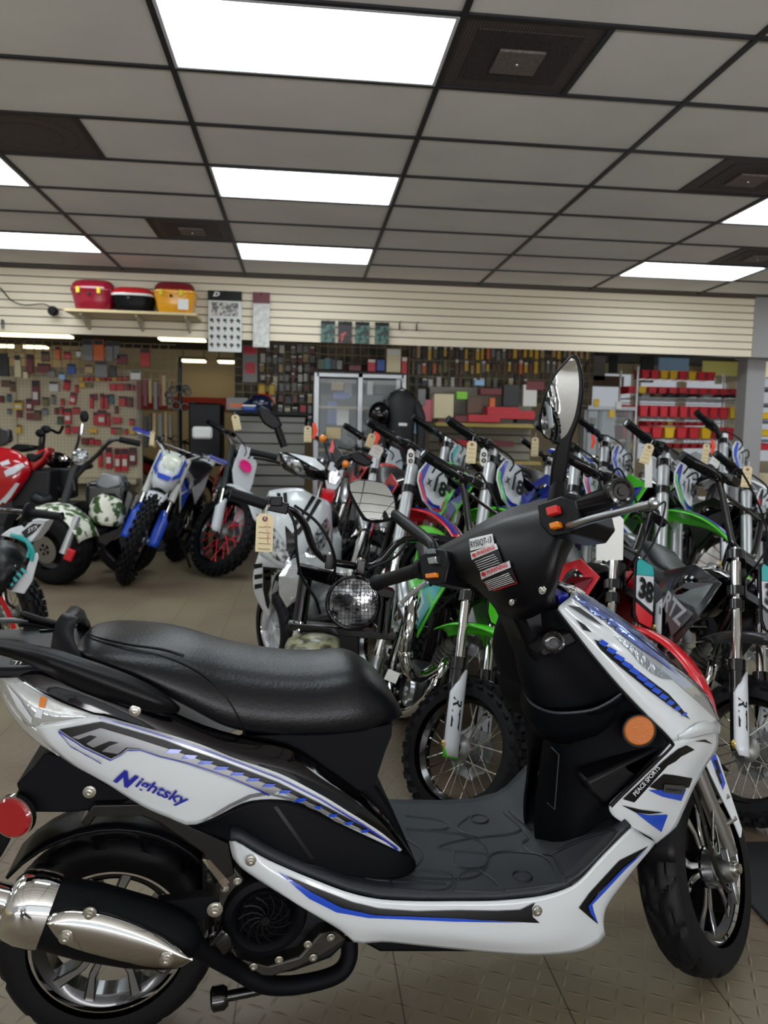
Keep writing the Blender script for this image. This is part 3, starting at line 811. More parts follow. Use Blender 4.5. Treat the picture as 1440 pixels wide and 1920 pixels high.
cs = sslab('crankcase', [(385, 1650), (440, 1625), (470, 1665), (430, 1700), (428, 1760), (450, 1800), (500, 1812), (560, 1795), (600, 1750), (630, 1745), (650, 1762), (610, 1790), (560, 1815), (510, 1832), (470, 1830), (430, 1800), (405, 1765), (400, 1700)], -.135, -.09, mat('oily aluminium', (72, 70, 66), .4, .85, bump=(60, .5)), parent=en, bev=.004)
screws('engine_bolt', [(S(x, y, -.137), -SN, .0085) for x, y in ((421, 1665), (445, 1652), (620, 1757), (587, 1795), (523, 1799), (475, 1812), (440, 1806), (577, 1770))], en)
m = MB(); m.slab([S(378, 1612, -.14), S(392, 1610, -.14), S(432, 1655, -.14), S(420, 1668, -.14)], SN * .006); m.build('steel_link', mat('steel link', (150, 138, 120), .35, .8), en, world=True, bev=.002)
oc = MB(); oc.lathe([(0, .026), (.02, .026), (.022, .022), (.022, .0001)], S(408, 1758, -.15), -SN, 24); oc.lathe([(0, .03), (.006, .03)], S(412, 1760, -.145), -SN, 24); oo = oc.build('oil_cap', BPAINT, en, world=True)
MB().box(S(407, 1757, -.18), (.04, .012, .012), Matrix.Rotation(-.8, 3, 'Y')).build('cap_handle', BPAINT, oo, world=True, bev=.003)
# ---- exhaust
def rp2(px, py, v): return S(px, py, v)
ex0, ex1 = S(78, 1706, -.2), S(372, 1772, -.2)
dd = (ex1 - ex0).normalized()
def ering(c, ry, rz, n=24):
    up = V(0, 0, 1) - dd * dd.z; up.normalize()
    return [c + SN * math.cos(2 * PI * k / n) * ry + up * math.sin(2 * PI * k / n) * rz for k in range(n)]
mb = MB(); prof = [(0, .046, .058), (.05, .05, .064), (.3, .052, .068), (.6, .05, .064), (.82, .044, .054), (.93, .034, .042), (1.0, .018, .022)]
mb.grid([ering(ex0 + (ex1 - ex0) * t, a, b) for t, a, b in prof], closed=True, caps=True)
ex = mb.build('exhaust_silencer', MATTE, sc, world=True, ang=60)
mb = MB(); prof = [(.05, .052, .066), (.0, .053, .068), (-.08, .053, .067), (-.16, .05, .06), (-.2, .04, .045), (-.215, .025, .026)]
mb.grid([ering(ex0 + (ex1 - ex0) * t, a, b) for t, a, b in prof], closed=True, caps=True); mb.build('chrome_end_cap', CHR, ex, world=True, ang=50)
tp0 = ex0 + (ex1 - ex0) * -.2
MB().lathe([(0, .026), (.06, .026), (.062, .023), (.02, .022), (.02, .0001)], tp0 + V(0, 0, .004), -dd, 28).build('tail_pipe', CHR, ex, world=True)
mb = MB(); mb.lathe([(0, .013), (.03, .013)], tp0 - V(0, 0, .032), -dd, 12); bolt(mb, tp0 - dd * .002 + V(0, 0, -.052), -dd, .007); mb.build('cap_screw', STEEL, ex, world=True)
sh_t = [(88, 1730), (95, 1708), (115, 1697), (145, 1695), (190, 1701), (240, 1716), (290, 1738), (330, 1766), (361, 1799)]
sh_b = [(88, 1734), (95, 1755), (115, 1776), (145, 1790), (190, 1802), (240, 1812), (290, 1817), (335, 1816), (361, 1801)]
rows = []
for q, v in ((0, -.226), (.1, -.246), (.22, -.256), (.45, -.264), (.7, -.262), (.9, -.248), (1, -.226)):
    rows.append([S(a[0] + (b[0] - a[0]) * q, a[1] + (b[1] - a[1]) * q, v) for a, b in zip(sh_t, sh_b)])
rows = [resample(cr(r, 4), 30) for r in rows]
cols = [cr([r[i] for r in rows], 3) for i in range(30)]
mb = MB(); mb.grid([[c[k] for c in cols] for k in range(len(cols[0]))]); hs = mb.build('chrome_heat_shield', CHR, ex, world=True, solid=.003, ang=70)
hb = mb.bvh()
screws('shield_screw', [(project([hb], x, y, .001), -SN, .0125) for x, y in ((168, 1712), (124, 1756), (312, 1797))], ex)
br = sslab('exhaust_bracket', [(296, 1693), (300, 1706), (335, 1712), (360, 1722), (372, 1730), (395, 1712), (410, 1710), (412, 1688), (400, 1680), (330, 1688)], -.185, -.16, MATTE, bev=.004)
m = MB(); bolt(m, S(403, 1704, -.187), -SN, .011); m.build('bracket_bolt', STEEL, br, world=True)
hd = MB(); hd.tube([S(355, 1765, -.19), S(395, 1790, -.17), S(440, 1815, -.14), S(490, 1843, -.13), S(540, 1848, -.12), S(600, 1838, -.11), S(638, 1822, -.1), S(654, 1795, -.09), S(655, 1760, -.08)], .0185, 14, smooth=5)
hd.build('exhaust_pipe', MATTE, sc, world=True)
sd = MB(); sd.tube([S(530, 1842, -.06), S(480, 1857, -.08), S(425, 1868, -.09)], .011, 10).lathe([(0, .018), (.008, .024), (.03, .024), (.034, .018), (.034, .0001)], S(427, 1868, -.09), (S(395, 1874, -.09) - S(427, 1868, -.09)), 18)
sd.build('stand_leg', BPAINT, sc, world=True)
# ---- white lower fairing along the floor
_, rl = panel('floor_side_fairing', [
    [(431, 1576, -.17), (447, 1579, -.185), (491, 1606, -.2), (535, 1627, -.205), (593, 1651, -.21), (652, 1673, -.21), (710, 1686, -.21), (780, 1690, -.21), (850, 1690, -.21), (933, 1689, -.21), (1011, 1681, -.208), (1062, 1666, -.205), (1089, 1648, -.2), (1128, 1606, -.19), (1167, 1567, -.18), (1186, 1549, -.172)],
    [(434, 1592, -.175), (456, 1604, -.19), (500, 1632, -.208), (550, 1660, -.214), (610, 1685, -.216), (665, 1705, -.216), (715, 1718, -.216), (780, 1725, -.216), (850, 1728, -.216), (930, 1730, -.215), (1005, 1726, -.212), (1062, 1705, -.208), (1100, 1680, -.198), (1137, 1640, -.182), (1180, 1595, -.165), (1205, 1565, -.15)],
    [(438, 1606, -.175), (458, 1622, -.19), (506, 1655, -.206), (564, 1694, -.212), (620, 1722, -.214), (670, 1738, -.214), (720, 1744, -.213), (780, 1750, -.212), (850, 1755, -.212), (930, 1762, -.21), (1005, 1762, -.207), (1062, 1750, -.2), (1100, 1722, -.19), (1128, 1695, -.175), (1175, 1637, -.15), (1226, 1579, -.125)],
    [(439, 1608, -.165), (457, 1628, -.18), (506, 1661, -.195), (564, 1697, -.2), (640, 1743, -.2), (668, 1766, -.195), (720, 1764, -.19), (780, 1770, -.185), (856, 1778, -.18), (933, 1785, -.18), (1011, 1789, -.178), (1089, 1781, -.17), (1131, 1758, -.16), (1130, 1735, -.155), (1138, 1695, -.14), (1218, 1590, -.12)]], WHT, thick=.005, n=56)
fo_ = bpy.data.objects['floor_side_fairing']
decal('fairing_black_swoosh', DEC, [rl], [[(535, 1641), (600, 1668), (660, 1691), (710, 1703), (780, 1708), (860, 1706), (930, 1707), (975, 1705), (1003, 1691), (996, 1702), (998, 1718), (1011, 1729), (940, 1726), (850, 1720), (780, 1718), (700, 1715), (640, 1703), (590, 1680)],
      [(1084, 1701), (1105, 1672), (1160, 1612), (1214, 1585), (1165, 1630), (1120, 1672), (1104, 1700), (1119, 1731), (1108, 1722)]], fo_)
decal('fairing_blue_swoosh', BLU, [rl], [[(520, 1634), (585, 1672), (640, 1700), (700, 1714), (780, 1717), (850, 1720), (980, 1728), (850, 1726), (760, 1722), (690, 1719), (630, 1708), (580, 1683)], [(1100, 1697), (1125, 1668), (1165, 1626), (1212, 1588), (1170, 1628), (1133, 1668), (1108, 1694), (1110, 1705), (1119, 1731), (1104, 1710)]], fo_, off=.0045)
rb_ = [rl.bvh()]
screws('fairing_screw', [(project(rb_, x, y, .002), -SN, .011) for x, y in ((471, 1612), (1006, 1707))], fo_)
sslab('belly_pan', [(560, 1700), (650, 1755), (690, 1775), (712, 1787), (1010, 1787), (1100, 1760), (1110, 1700)], -.16, .16, MATTE, bev=.008)
# ---- floor mat
def Fz(px, py, z): return onz(px, py, z)
FLM = mat('floor mat rubber', (30, 34, 40), .5, bump=(1500, .3))
fz = .352
near = [(431, 1574), (447, 1577), (491, 1604), (535, 1625), (593, 1649), (652, 1671), (710, 1684), (780, 1688), (850, 1688), (933, 1687), (1011, 1679), (1062, 1664), (1089, 1646), (1128, 1604), (1167, 1565), (1184, 1548)]
nl = [S(x, y, -.205) for x, y in near]
rows = []
for t in [i / 16 for i in range(17)]:
    v = -.205 + .41 * t
    rows.append([p + SN * (.41 * t) - V(0, 0, .004 * math.sin(PI * t)) for p in nl])
fm = MB(); fm.grid(rows)
flo = fm.build('floor_mat', FLM, sc, world=True, solid=.012)
fmt = [fm.bvh()]
GRV = mat('mat groove', (15, 17, 21), .5); RDG = mat('mat ridge', (44, 49, 57), .45)
def line_px(pts, w=.0022): 
    P = [project(fmt, *tuple(p)[:2], .0085) for p in cr(pts, 6)]
    return [p for p in P if p is not None]
g1, g2 = MB(), MB()
for pts in ([(560, 1625), (640, 1640), (700, 1655), (800, 1662), (835, 1664)], [(740, 1650), (865, 1655), (905, 1640), (915, 1610), (900, 1585), (850, 1568), (760, 1560)],
            [(735, 1672), (830, 1676), (842, 1645), (735, 1640), (735, 1672)], [(850, 1676), (865, 1645), (900, 1640), (935, 1676), (850, 1676)], [(905, 1640), (930, 1605), (1020, 1610), (1050, 1655), (1040, 1664), (945, 1676)],
            [(850, 1600), (852, 1630), (905, 1632), (910, 1608), (850, 1602)], [(845, 1600), (820, 1595), (870, 1580), (960, 1568), (975, 1555), (945, 1530)], [(880, 1535), (855, 1560), (900, 1575)], [(760, 1535), (830, 1545), (835, 1560), (770, 1562)],
            [(945, 1528), (990, 1572), (978, 1588), (1000, 1605), (1040, 1610), (1066, 1660)], [(955, 1525), (998, 1560)], [(1035, 1605), (1075, 1650), (1160, 1565), (1100, 1575), (1035, 1605)], [(745, 1570), (790, 1600), (780, 1630), (740, 1645)]):
    P = line_px(pts)
    if len(P) > 3: (g1).tube(P, .0016, 5); g2.tube([p - SN * .004 for p in P], .0014, 5)
g1.build('mat_grooves', GRV, flo, world=True); g2.build('mat_ridges', RDG, flo, world=True)
for x, y in ((899, 1543), (979, 1651)):
    p = project(fmt, x, y, .006); MB().lathe([(.004, .022), (.006, .02), (.001, .016), (.001, .0001)], p, V(0, 0, 1), 24).build('mat_plug', GRV, flo, world=True)
# ---- leg shield, inside (matte black)
_, ls = panel('inner_leg_shield', [
    [(1046, 1142, -.16), (1075, 1180, -.17), (1110, 1225, -.178), (1160, 1283, -.186), (1210, 1335, -.194), (1240, 1368, -.198), (1255, 1392, -.198), (1230, 1422, -.197), (1190, 1462, -.194), (1150, 1505, -.19), (1150, 1530, -.188)],
    [(1000, 1150, -.10), (1020, 1190, -.125), (1060, 1250, -.15), (1110, 1310, -.155), (1160, 1350, -.16), (1190, 1385, -.165), (1195, 1415, -.165), (1170, 1450, -.16), (1140, 1490, -.15), (1110, 1530, -.14), (1100, 1560, -.14)],
    [(960, 1160, -.0), (970, 1200, -.06), (985, 1265, -.10), (1010, 1320, -.11), (1040, 1360, -.11), (1060, 1400, -.11), (1070, 1440, -.11), (1070, 1480, -.105), (1062, 1520, -.1), (1058, 1560, -.1), (1058, 1590, -.1)],
    [(952, 1165, .04), (960, 1205, .03), (975, 1270, .02), (992, 1320, -.0), (1022, 1350, -.0), (1020, 1390, -.02), (1014, 1430, -.03), (1008, 1480, -.03), (1003, 1520, -.03), (1003, 1560, -.03), (1010, 1592, -.03)]], MATTE, thick=.006, n=34)
pk = MB()
front = [(978, 1276), (985, 1300), (1000, 1322), (1040, 1337), (1104, 1333), (1140, 1318), (1166, 1300)]
vv = [.02, -.05, -.11, -.15, -.175, -.185, -.19]
top = [S(x, y, v) for (x, y), v in zip(front, vv)]
tp_ = resample(cr(top, 6), 24)
bot_ = resample(cr([S(x + 12, y + 55, v * .8 + .01) for (x, y), v in zip(front, vv)], 6), 24)
lipi = [p + V(0, 0, -.008) + SD * .02 for p in tp_]
pk.grid([lipi, tp_, [a.lerp(b, .5) - SD * .012 for a, b in zip(tp_, bot_)], bot_])
pkt = pk.build('storage_pocket', MATTE, sc, world=True, solid=.004)
m2 = MB(); m2.grid([[mir(p) for p in r] for r in (lipi, tp_, [a.lerp(b, .5) - SD * .012 for a, b in zip(tp_, bot_)], bot_)]); m2.build('storage_pocket', MATTE, sc, world=True, solid=.004)
MB().tube([p + V(0, 0, .001) for p in tp_], .003, 6).build('pocket_rim', mat('grey plastic edge', (48, 52, 58), .4), pkt, world=True)
# key panel with ignition lock
kp = sslab('key_panel', [(1012, 1222), (1024, 1200), (1062, 1182), (1085, 1186), (1100, 1200), (1052, 1222), (1032, 1232), (1012, 1234)], -.172, -.08, BLK, bev=.008)
kc = S(1038, 1204, -.176)
MB().lathe([(-.01, .022), (.003, .022), (.005, .018), (.002, .014), (.002, .008), (.006, .007), (.006, .0001)], kc, -SN - SD * .5 + V(0, 0, .2), 28).build('ignition_lock', BPAINT, kp, world=True)
# amber side reflector
ap = S(1197, 1368, -.2)
am = MB().lathe([(0, .03), (.006, .031), (.009, .028), (.009, .0001)], ap, -SN - SD * .25, 32).build('amber_reflector', mat('amber reflector', (190, 100, 10), .2, coat=1, bump=(350, 1.0)), sc, world=True)
MB().lathe([(-.012, .029), (.007, .031), (.007, .0345), (-.012, .0345)], ap, -SN - SD * .25, 32, closed=True).build('reflector_rim', BPAINT, am, world=True)
# raised ribs on the shield
sslab('shield_side_pod', [(1098, 1465), (1240, 1397), (1252, 1402), (1150, 1503), (1130, 1508), (1104, 1485)], -.19, -.14, BLK, bev=.012)
m = MB(); m.tube([S(1033, 1400, -.1), S(1048, 1415, -.108), S(1040, 1518, -.102), S(1026, 1505, -.098)], .0015, 5); m.build('shield_crease', mat('shield crease', (40, 44, 50), .5), sc, world=True)
# ---- front fairing, outside (white)
lip = [(1046, 1142, -.165), (1075, 1180, -.175), (1110, 1225, -.184), (1160, 1284, -.192), (1210, 1337, -.2), (1242, 1368, -.204), (1262, 1390, -.204)]
_, ff = panel('front_fairing', [
    lip,
    [(1049, 1136, -.165), (1090, 1178, -.18), (1135, 1225, -.19), (1183, 1277, -.196), (1230, 1322, -.2), (1262, 1352, -.2), (1285, 1378, -.196)],
    [(1058, 1128, -.15), (1108, 1172, -.165), (1155, 1210, -.172), (1205, 1256, -.172), (1255, 1298, -.168), (1293, 1332, -.15), (1322, 1366, -.12)],
    [(1068, 1121, -.125), (1118, 1157, -.138), (1165, 1193, -.14), (1215, 1236, -.138), (1264, 1280, -.13), (1305, 1316, -.10), (1342, 1352, -.05)],
    [(1076, 1112, -.06), (1125, 1148, -.06), (1172, 1184, -.06), (1222, 1226, -.055), (1272, 1268, -.05), (1312, 1305, -.03), (1344, 1350, -.0)]], WHT, thick=.005, n=36)
ffo = bpy.data.objects['front_fairing']
_, fc = panel('chin_fairing', [
    [(1262, 1388, -.204), (1232, 1422, -.203), (1200, 1455, -.202), (1165, 1487, -.2), (1143, 1510, -.197), (1150, 1530, -.192), (1186, 1551, -.182)],
    [(1290, 1385, -.19), (1270, 1415, -.195), (1240, 1452, -.195), (1215, 1480, -.195), (1200, 1508, -.19), (1200, 1535, -.182), (1205, 1562, -.165)],
    [(1322, 1376, -.12), (1310, 1405, -.15), (1290, 1440, -.165), (1268, 1478, -.165), (1248, 1512, -.16), (1232, 1545, -.152), (1222, 1572, -.14)],
    [(1343, 1362, -.02), (1344, 1400, -.05), (1322, 1435, -.10), (1300, 1475, -.12), (1282, 1515, -.125), (1262, 1555, -.12), (1228, 1582, -.115)]], WHT, thick=.005, n=30)
fco = bpy.data.objects['chin_fairing']
_, brw = panel('headlamp_brow', [[(1272, 1376, -.2), (1290, 1368, -.19), (1310, 1356, -.15), (1330, 1352, -.08), (1345, 1352, 0)], [(1272, 1380, -.21), (1290, 1374, -.2), (1315, 1366, -.165), (1338, 1362, -.09), (1350, 1362, 0)], [(1272, 1388, -.2), (1292, 1384, -.19), (1318, 1378, -.15), (1340, 1374, -.08), (1347, 1376, 0)]], WHT, n=16)
_, fln = panel('headlamp_lens', [
    [(1068, 1122, -.128), (1118, 1158, -.141), (1165, 1194, -.143), (1215, 1237, -.141), (1264, 1281, -.133), (1305, 1317, -.103), (1343, 1353, -.05)],
    [(1071, 1112, -.10), (1122, 1146, -.115), (1172, 1180, -.118), (1222, 1222, -.115), (1272, 1264, -.105), (1315, 1302, -.075), (1346, 1350, -.03)],
    [(1074, 1103, -.05), (1110, 1124, -.05), (1146, 1147, -.05), (1203, 1190, -.045), (1250, 1234, -.04), (1291, 1269, -.03), (1326, 1307, -.02), (1346, 1348, 0)],
    [(1074, 1101, .0), (1110, 1122, .0), (1146, 1145, .0), (1203, 1188, .0), (1250, 1232, .0), (1291, 1267, .0), (1326, 1305, .0), (1347, 1347, 0)]],
    mat('headlamp polycarbonate', (205, 212, 225), .05, .75, coat=1, bump=(16, .6)), thick=.003, n=36)
flo2 = bpy.data.objects['headlamp_lens']
decal('reflector_graphic', mat('iridescent film', (130, 150, 225), .12, .85), [fln], [[(1066, 1118), (1100, 1130), (1150, 1165), (1215, 1215), (1275, 1268), (1230, 1236), (1160, 1188), (1100, 1150)], [(1070, 1108), (1110, 1128), (1150, 1152), (1210, 1198), (1255, 1244), (1200, 1200), (1140, 1158)]], flo2, off=.003)
_, vz = panel('visor_tip', [[(1046, 1095, -.10), (1060, 1104, -.10), (1075, 1124, -.10)], [(1050, 1092, 0), (1078, 1101, 0), (1100, 1114, 0)]], mat('smoked visor', (70, 64, 60), .06, .6, coat=1), n=10, m=4)
sslab('blue_neck', [(1046, 1118), (1066, 1112), (1068, 1136), (1050, 1134)], -.12, .12, NAV, bev=.003)
# graphics on the fairing
decal('lamp_window', mat('lamp chrome texture', (190, 195, 200), .15, 1, bump=(70, 1.0)), [ff], [[(1150, 1193), (1175, 1205), (1202, 1226), (1235, 1255), (1262, 1276), (1240, 1273), (1222, 1264), (1200, 1246), (1180, 1222)]], ffo, off=.003)
chk = []
for k in range(12):
    t = k / 11; x = 1122 + 155 * t; y = 1204 + 135 * t + 3 * math.sin(t * PI)
    w = 5 + 11 * math.sin(PI * min(1, .25 + t * .75))
    chk.append([(x - 3, y + 2), (x + 4, y - 4), (x + 4 + w, y - 4 + w * .62), (x - 3 + w, y + 2 + w * .62)])
decal('black_spear', DEC, [ff], [[(1112, 1199), (1128, 1206), (1160, 1232), (1210, 1270), (1252, 1302), (1270, 1322), (1292, 1350), (1262, 1330), (1215, 1295), (1160, 1250), (1125, 1218)], [(1078, 1162), (1094, 1172), (1108, 1187), (1092, 1181)], [(1062, 1136), (1085, 1140), (1110, 1158), (1130, 1176), (1100, 1160), (1080, 1147)]], ffo)
decal('blue_checks', BLU, [ff], chk, ffo, off=.0045)
decal('black_band', DEC, [fc, brw], [[(1167, 1497), (1188, 1503), (1250, 1434), (1265, 1426), (1275, 1417), (1300, 1405), (1285, 1396), (1270, 1403), (1240, 1428), (1200, 1466)],
      [(1216, 1474), (1243, 1450), (1262, 1452), (1296, 1458), (1290, 1475), (1240, 1482)], [(1164, 1508), (1200, 1517), (1243, 1522), (1215, 1525), (1190, 1522)], [(1300, 1389), (1320, 1386), (1334, 1395), (1318, 1391)]], fco)
decal('blue_wedge', BLU, [fc], [[(1214, 1480), (1284, 1478), (1275, 1500), (1240, 1492)], [(1190, 1522), (1215, 1527), (1250, 1526), (1238, 1558), (1218, 1544)]], fco, off=.0036)
decal('badge', mat('badge plate', (105, 108, 112), .3, .8), [fc], [[(1243, 1468), (1279, 1471), (1282, 1476), (1277, 1488), (1240, 1483)]], fco, off=.0046, texts=[])
decal('badge_lettering', DEC, [fc], [], fco, off=.0058, texts=[('SUPER MOTOR', (1245, 1480), (29, 2.5), (1, -5), .01, 0)])
decal('maker_lettering', WHP, [fc], [], fco, off=.0046, texts=[('PEACE SPORTS', (1190, 1491), (46, -52), (-6, -6), .012, 0)])
# edge bead of the leg shield
MB().tube([S(x - 3, y + 2, v - .002) for x, y, v in lip] + [S(x, y, -.204) for x, y in ((1258, 1400), (1228, 1430), (1195, 1462), (1160, 1496), (1145, 1512))], .004, 6, smooth=3).build('shield_edge_bead', BLK, sc, world=True)
# ---- steering head and handlebar cover
hb0 = S(792, 1062, .24); hb1 = S(1090, 955, -.22)
hN = (hb1 - hb0).cross(V(0, 0, 1)).normalized()
if hN.y > 0: hN = -hN
hN = (hN + V(0, 0, .25)).normalized()
hc = (hb0 + hb1) / 2
def HB(px, py, d=0): return onplane(px, py, hc + hN * d, hN)
pairs = [((792, 1040), (795, 1088), .02), ((835, 1019), (848, 1091), .05), ((870, 1000), (882, 1096), .07), ((905, 978), (912, 1122), .09), ((950, 955), (940, 1152), .10), ((1000, 940), (985, 1162), .10), ((1035, 931), (1032, 1132), .09), ((1062, 924), (1056, 1062), .07), ((1090, 930), (1094, 984), .03)]
def coverrows(sgn, k=.75):
    rows = []
    for q in [i / 8 for i in range(9)]:
        b = math.sin(PI * q) ** .5
        rows.append([HB(a[0] + (c[0] - a[0]) * q, a[1] + (c[1] - a[1]) * q, sgn * d * b * k) for a, c, d in pairs])
    rows = [cr(r, 4) for r in rows]
    return rows
mb = MB(); mb.grid(coverrows(1)); hcov = mb.build('handlebar_cover', BLK, sc, world=True, solid=.003, ang=70)
hcb = MB(); hcb.grid(coverrows(1))
mb = MB(); mb.grid(coverrows(-1, .9)); mb.build('handlebar_front_cover', WHT, sc, world=True, solid=.003, ang=70)
# screws
q = [hcb.bvh()]
screws('cover_screw', [(project(q, x, y, .001), hN, r) for x, y, r in ((961, 1129, .007), (1018, 1106, .009))], hcov)
# warning labels
LBL = mat('label white', (205, 205, 205), .4); LBR = mat('label red', (190, 30, 40), .4)
decal('model_label', LBL, [hcb], [[(882, 1012), (925, 1002), (929, 1022), (884, 1034)], [(884, 1037), (932, 1020), (936, 1030), (887, 1050)], [(902, 1072), (957, 1052), (960, 1064), (905, 1086)]], hcov, off=.003)
decal('label_body', DEC, [hcb], [[(887, 1050), (936, 1031), (946, 1058), (902, 1070), (894, 1065)], [(905, 1086), (961, 1066), (972, 1092), (930, 1106), (918, 1104)]], hcov, off=.003)
tx = []
for k in range(5): tx.append([(893 + k * 2, 1053 + k * 3.6), (930 + k * 2.5, 1040 + k * 3.6), (930.3 + k * 2.5, 1041 + k * 3.6), (893.3 + k * 2, 1054 + k * 3.6)])
for k in range(6): tx.append([(912 + k * 1.5, 1090 + k * 3), (957 + k * 2, 1074 + k * 3), (957.3 + k * 2, 1075.2 + k * 3), (912.3 + k * 1.5, 1091.2 + k * 3)])
decal('label_small_print', LBL, [hcb], tx, hcov, off=.0042)
decal('label_lettering', DEC, [hcb], [], hcov, off=.0045, texts=[('RY50QT-13', (886, 1031), (39, -10), (-1.5, -14), .02, 0)])
decal('warning_lettering', LBR, [hcb], [], hcov, off=.0045, texts=[('WARNING', (897, 1043.5), (34, -13), (-2, -8), .03, 0), ('WARNING', (916, 1078), (39, -15), (-2, -8), .03, 0)])
decal('warning_dot', LBR, [hcb], [[(892 + 4 * math.cos(a), 1042 + 4 * math.sin(a)) for a in [k * PI / 4 for k in range(8)]], [(910 + 4.5 * math.cos(a), 1076 + 4.5 * math.sin(a)) for a in [k * PI / 4 for k in range(8)]],
      [(905, 1087), (904, 1086), (930, 1105), (972, 1092), (961, 1066), (973, 1093), (930, 1107)]], hcov, off=.0045)
# neck between cover and body
sslab('steering_neck', [(948, 1128), (1045, 1102), (1054, 1140), (1073, 1180), (1098, 1222), (1112, 1262), (1010, 1270), (992, 1215), (972, 1172)], -.125, .03, BLK, bev=.02)
# switch housings
def hbox(name, pts, d0, d1, m_, parent, bev=.004):
    P = [HB(x, y, d1) for x, y in pts]
    return MB().slab(P, hN * (d0 - d1)).build(name, m_, parent, world=True, bev=bev)
lsw = hbox('left_switch_housing', [(784, 1043), (812, 1028), (836, 1032), (841, 1056), (832, 1094), (806, 1096), (790, 1080)], -.03, .055, BLK, sc)
hbox('horn_button', [(796, 1076), (816, 1073), (817, 1082), (797, 1084)], .05, .064, AMB, lsw, .002)
hbox('light_switch', [(800, 1046), (816, 1043), (819, 1056), (803, 1058)], .05, .066, SIL, lsw, .002)
hbox('indicator_switch', [(798, 1030), (812, 1028), (814, 1037), (799, 1039)], .05, .062, mat('grey switch', (105, 108, 112), .35), lsw, .002)
rsw = hbox('right_switch_housing', [(1006, 946), (1050, 930), (1082, 940), (1090, 975), (1072, 1000), (1032, 1006), (1012, 985)], -.02, .082, BLK, sc)
hbox('stop_switch', [(1022, 952), (1042, 946), (1045, 960), (1025, 967)], .08, .094, mat('red switch', (200, 40, 38), .4), rsw, .002)
hbox('start_button', [(1027, 981), (1045, 976), (1048, 987), (1030, 992)], .08, .094, AMB, rsw, .003)
# grips
gr0, gr1 = HB(1068, 962, .03), HB(1162, 923, .12)
gv = (gr1 - gr0)
mb = MB(); mb.tube([gr0 + gv * t for t in (0, .04, .05, .3, .6, .9, .93, 1)], [.03, .03, .019, .019, .0185, .0185, .024, .024], 24)
for k in range(9):
    a = k * 2 * PI / 9; t0 = gv.normalized(); x = t0.orthogonal().normalized(); y = t0.cross(x)
    mb.tube([gr0 + gv * (.1 + .8 * j / 8) + (x * math.cos(a + j * .08) + y * math.sin(a + j * .08)) * .0185 for j in range(9)], .0022, 5)
g = mb.build('right_grip', RUB, sc, world=True)
MB().lathe([(0, .024), (.008, .023), (.01, .018), (.006, .014), (.006, .008), (.009, .007), (.009, .0001)], gr1, gv, 28).build('bar_end', BPAINT, g, world=True)
gl0, gl1 = HB(800, 1064, .0), HB(706, 1093, -.05)
gv2 = gl1 - gl0
MB().tube([gl0 + gv2 * t for t in (0, .1, .12, .5, .94, .96, 1)], [.026, .026, .018, .018, .018, .022, .022], 20).build('left_grip', RUB, sc, world=True)
mb = MB(); mb.tube([HB(1058, 988, .06), HB(1075, 985, .09), HB(1105, 975, .11), HB(1150, 963, .125), HB(1190, 952, .13), HB(1222, 944, .13)], [.009, .008, .0075, .007, .0065, .006], 12, smooth=4, flat=.8); mb.ball(HB(1226, 943, .13), .0095, 10)
mb.build('brake_lever', SIL, sc, world=True)
mb = MB(); mb.tube([HB(800, 1090, .0), HB(785, 1103, .0), HB(762, 1122, -.02), HB(752, 1133, -.03)], .006, 10, smooth=3); mb.ball(HB(752, 1133, -.03), .009, 8); mb.build('rear_brake_lever', SILP, sc, world=True)
# ---- mirrors
def mirror(name, hpts, gpts, base, arm, d, nrm, th=.02, Rm=.55):
    c0 = onplane(*hpts[0], HB(*base, d), nrm)
    P = [onplane(x, y, HB(*base, d), nrm) for x, y in hpts]
    mo = MB().slab(P, -nrm * th).build(name, BLK, sc, world=True, bev=.005)
    G = [onplane(x, y, HB(*base, d) + nrm * .0015, nrm) for x, y in gpts]
    G = resample(cr(G + [G[0]], 4), 49)[:-1]; cg = sum(G, V(0, 0, 0)) / len(G)
    rm_ = max((p - cg).length for p in G)
    rows = [[cg + (p - cg) * q + nrm * ((rm_ ** 2 - ((p - cg).length * q) ** 2) / (2 * Rm)) for p in G] for q in (1, .85, .7, .55, .4, .25, .1, .01)]
    MB().grid(rows, closed=True, caps=True).build('mirror_glass', MIR, mo, world=True, ang=60)
    return mo
mn = (-(ray(1050, 760)) + V(-.22, .12, -.0)); mn = V(-.34, -.90, -.18).normalized()
mo = mirror('mirror', [(1072, 664), (1085, 670), (1093, 700), (1095, 735), (1089, 780), (1073, 822), (1068, 850), (1062, 890), (1057, 915), (1030, 915), (1033, 880), (1040, 845), (1046, 832), (1020, 822), (1010, 800), (1010, 780), (1018, 745), (1037, 702)],
            [(1071, 671), (1080, 678), (1085, 705), (1085, 735), (1078, 778), (1064, 812), (1050, 824), (1038, 826), (1022, 817), (1015, 797), (1016, 780), (1023, 747), (1041, 706)], (1048, 900), None, .03, mn, Rm=2.0)
MB().tube([HB(1044, 945, .02), HB(1046, 925, .02), HB(1048, 905, .02)], [.02, .019, .015], 18).build('mirror_stem', BLK, mo, world=True)
ml = V(.10, -.93, .36).normalized()
mo = mirror('mirror', [(652, 905), (674, 897), (716, 903), (728, 910), (740, 928), (744, 953), (736, 974), (706, 979), (682, 973), (655, 926)],
            [(656, 907), (675, 901), (714, 906), (726, 913), (736, 930), (740, 952), (733, 970), (706, 975), (685, 970), (659, 925)], (742, 960), None, -.03, ml)
MB().tube([HB(736, 962, -.03), HB(765, 985, -.03), HB(800, 1012, -.02), HB(812, 1025, 0), HB(815, 1045, 0)], [.014, .016, .015, .013, .013], 12, smooth=3).build('mirror_stem', BLK, mo, world=True)
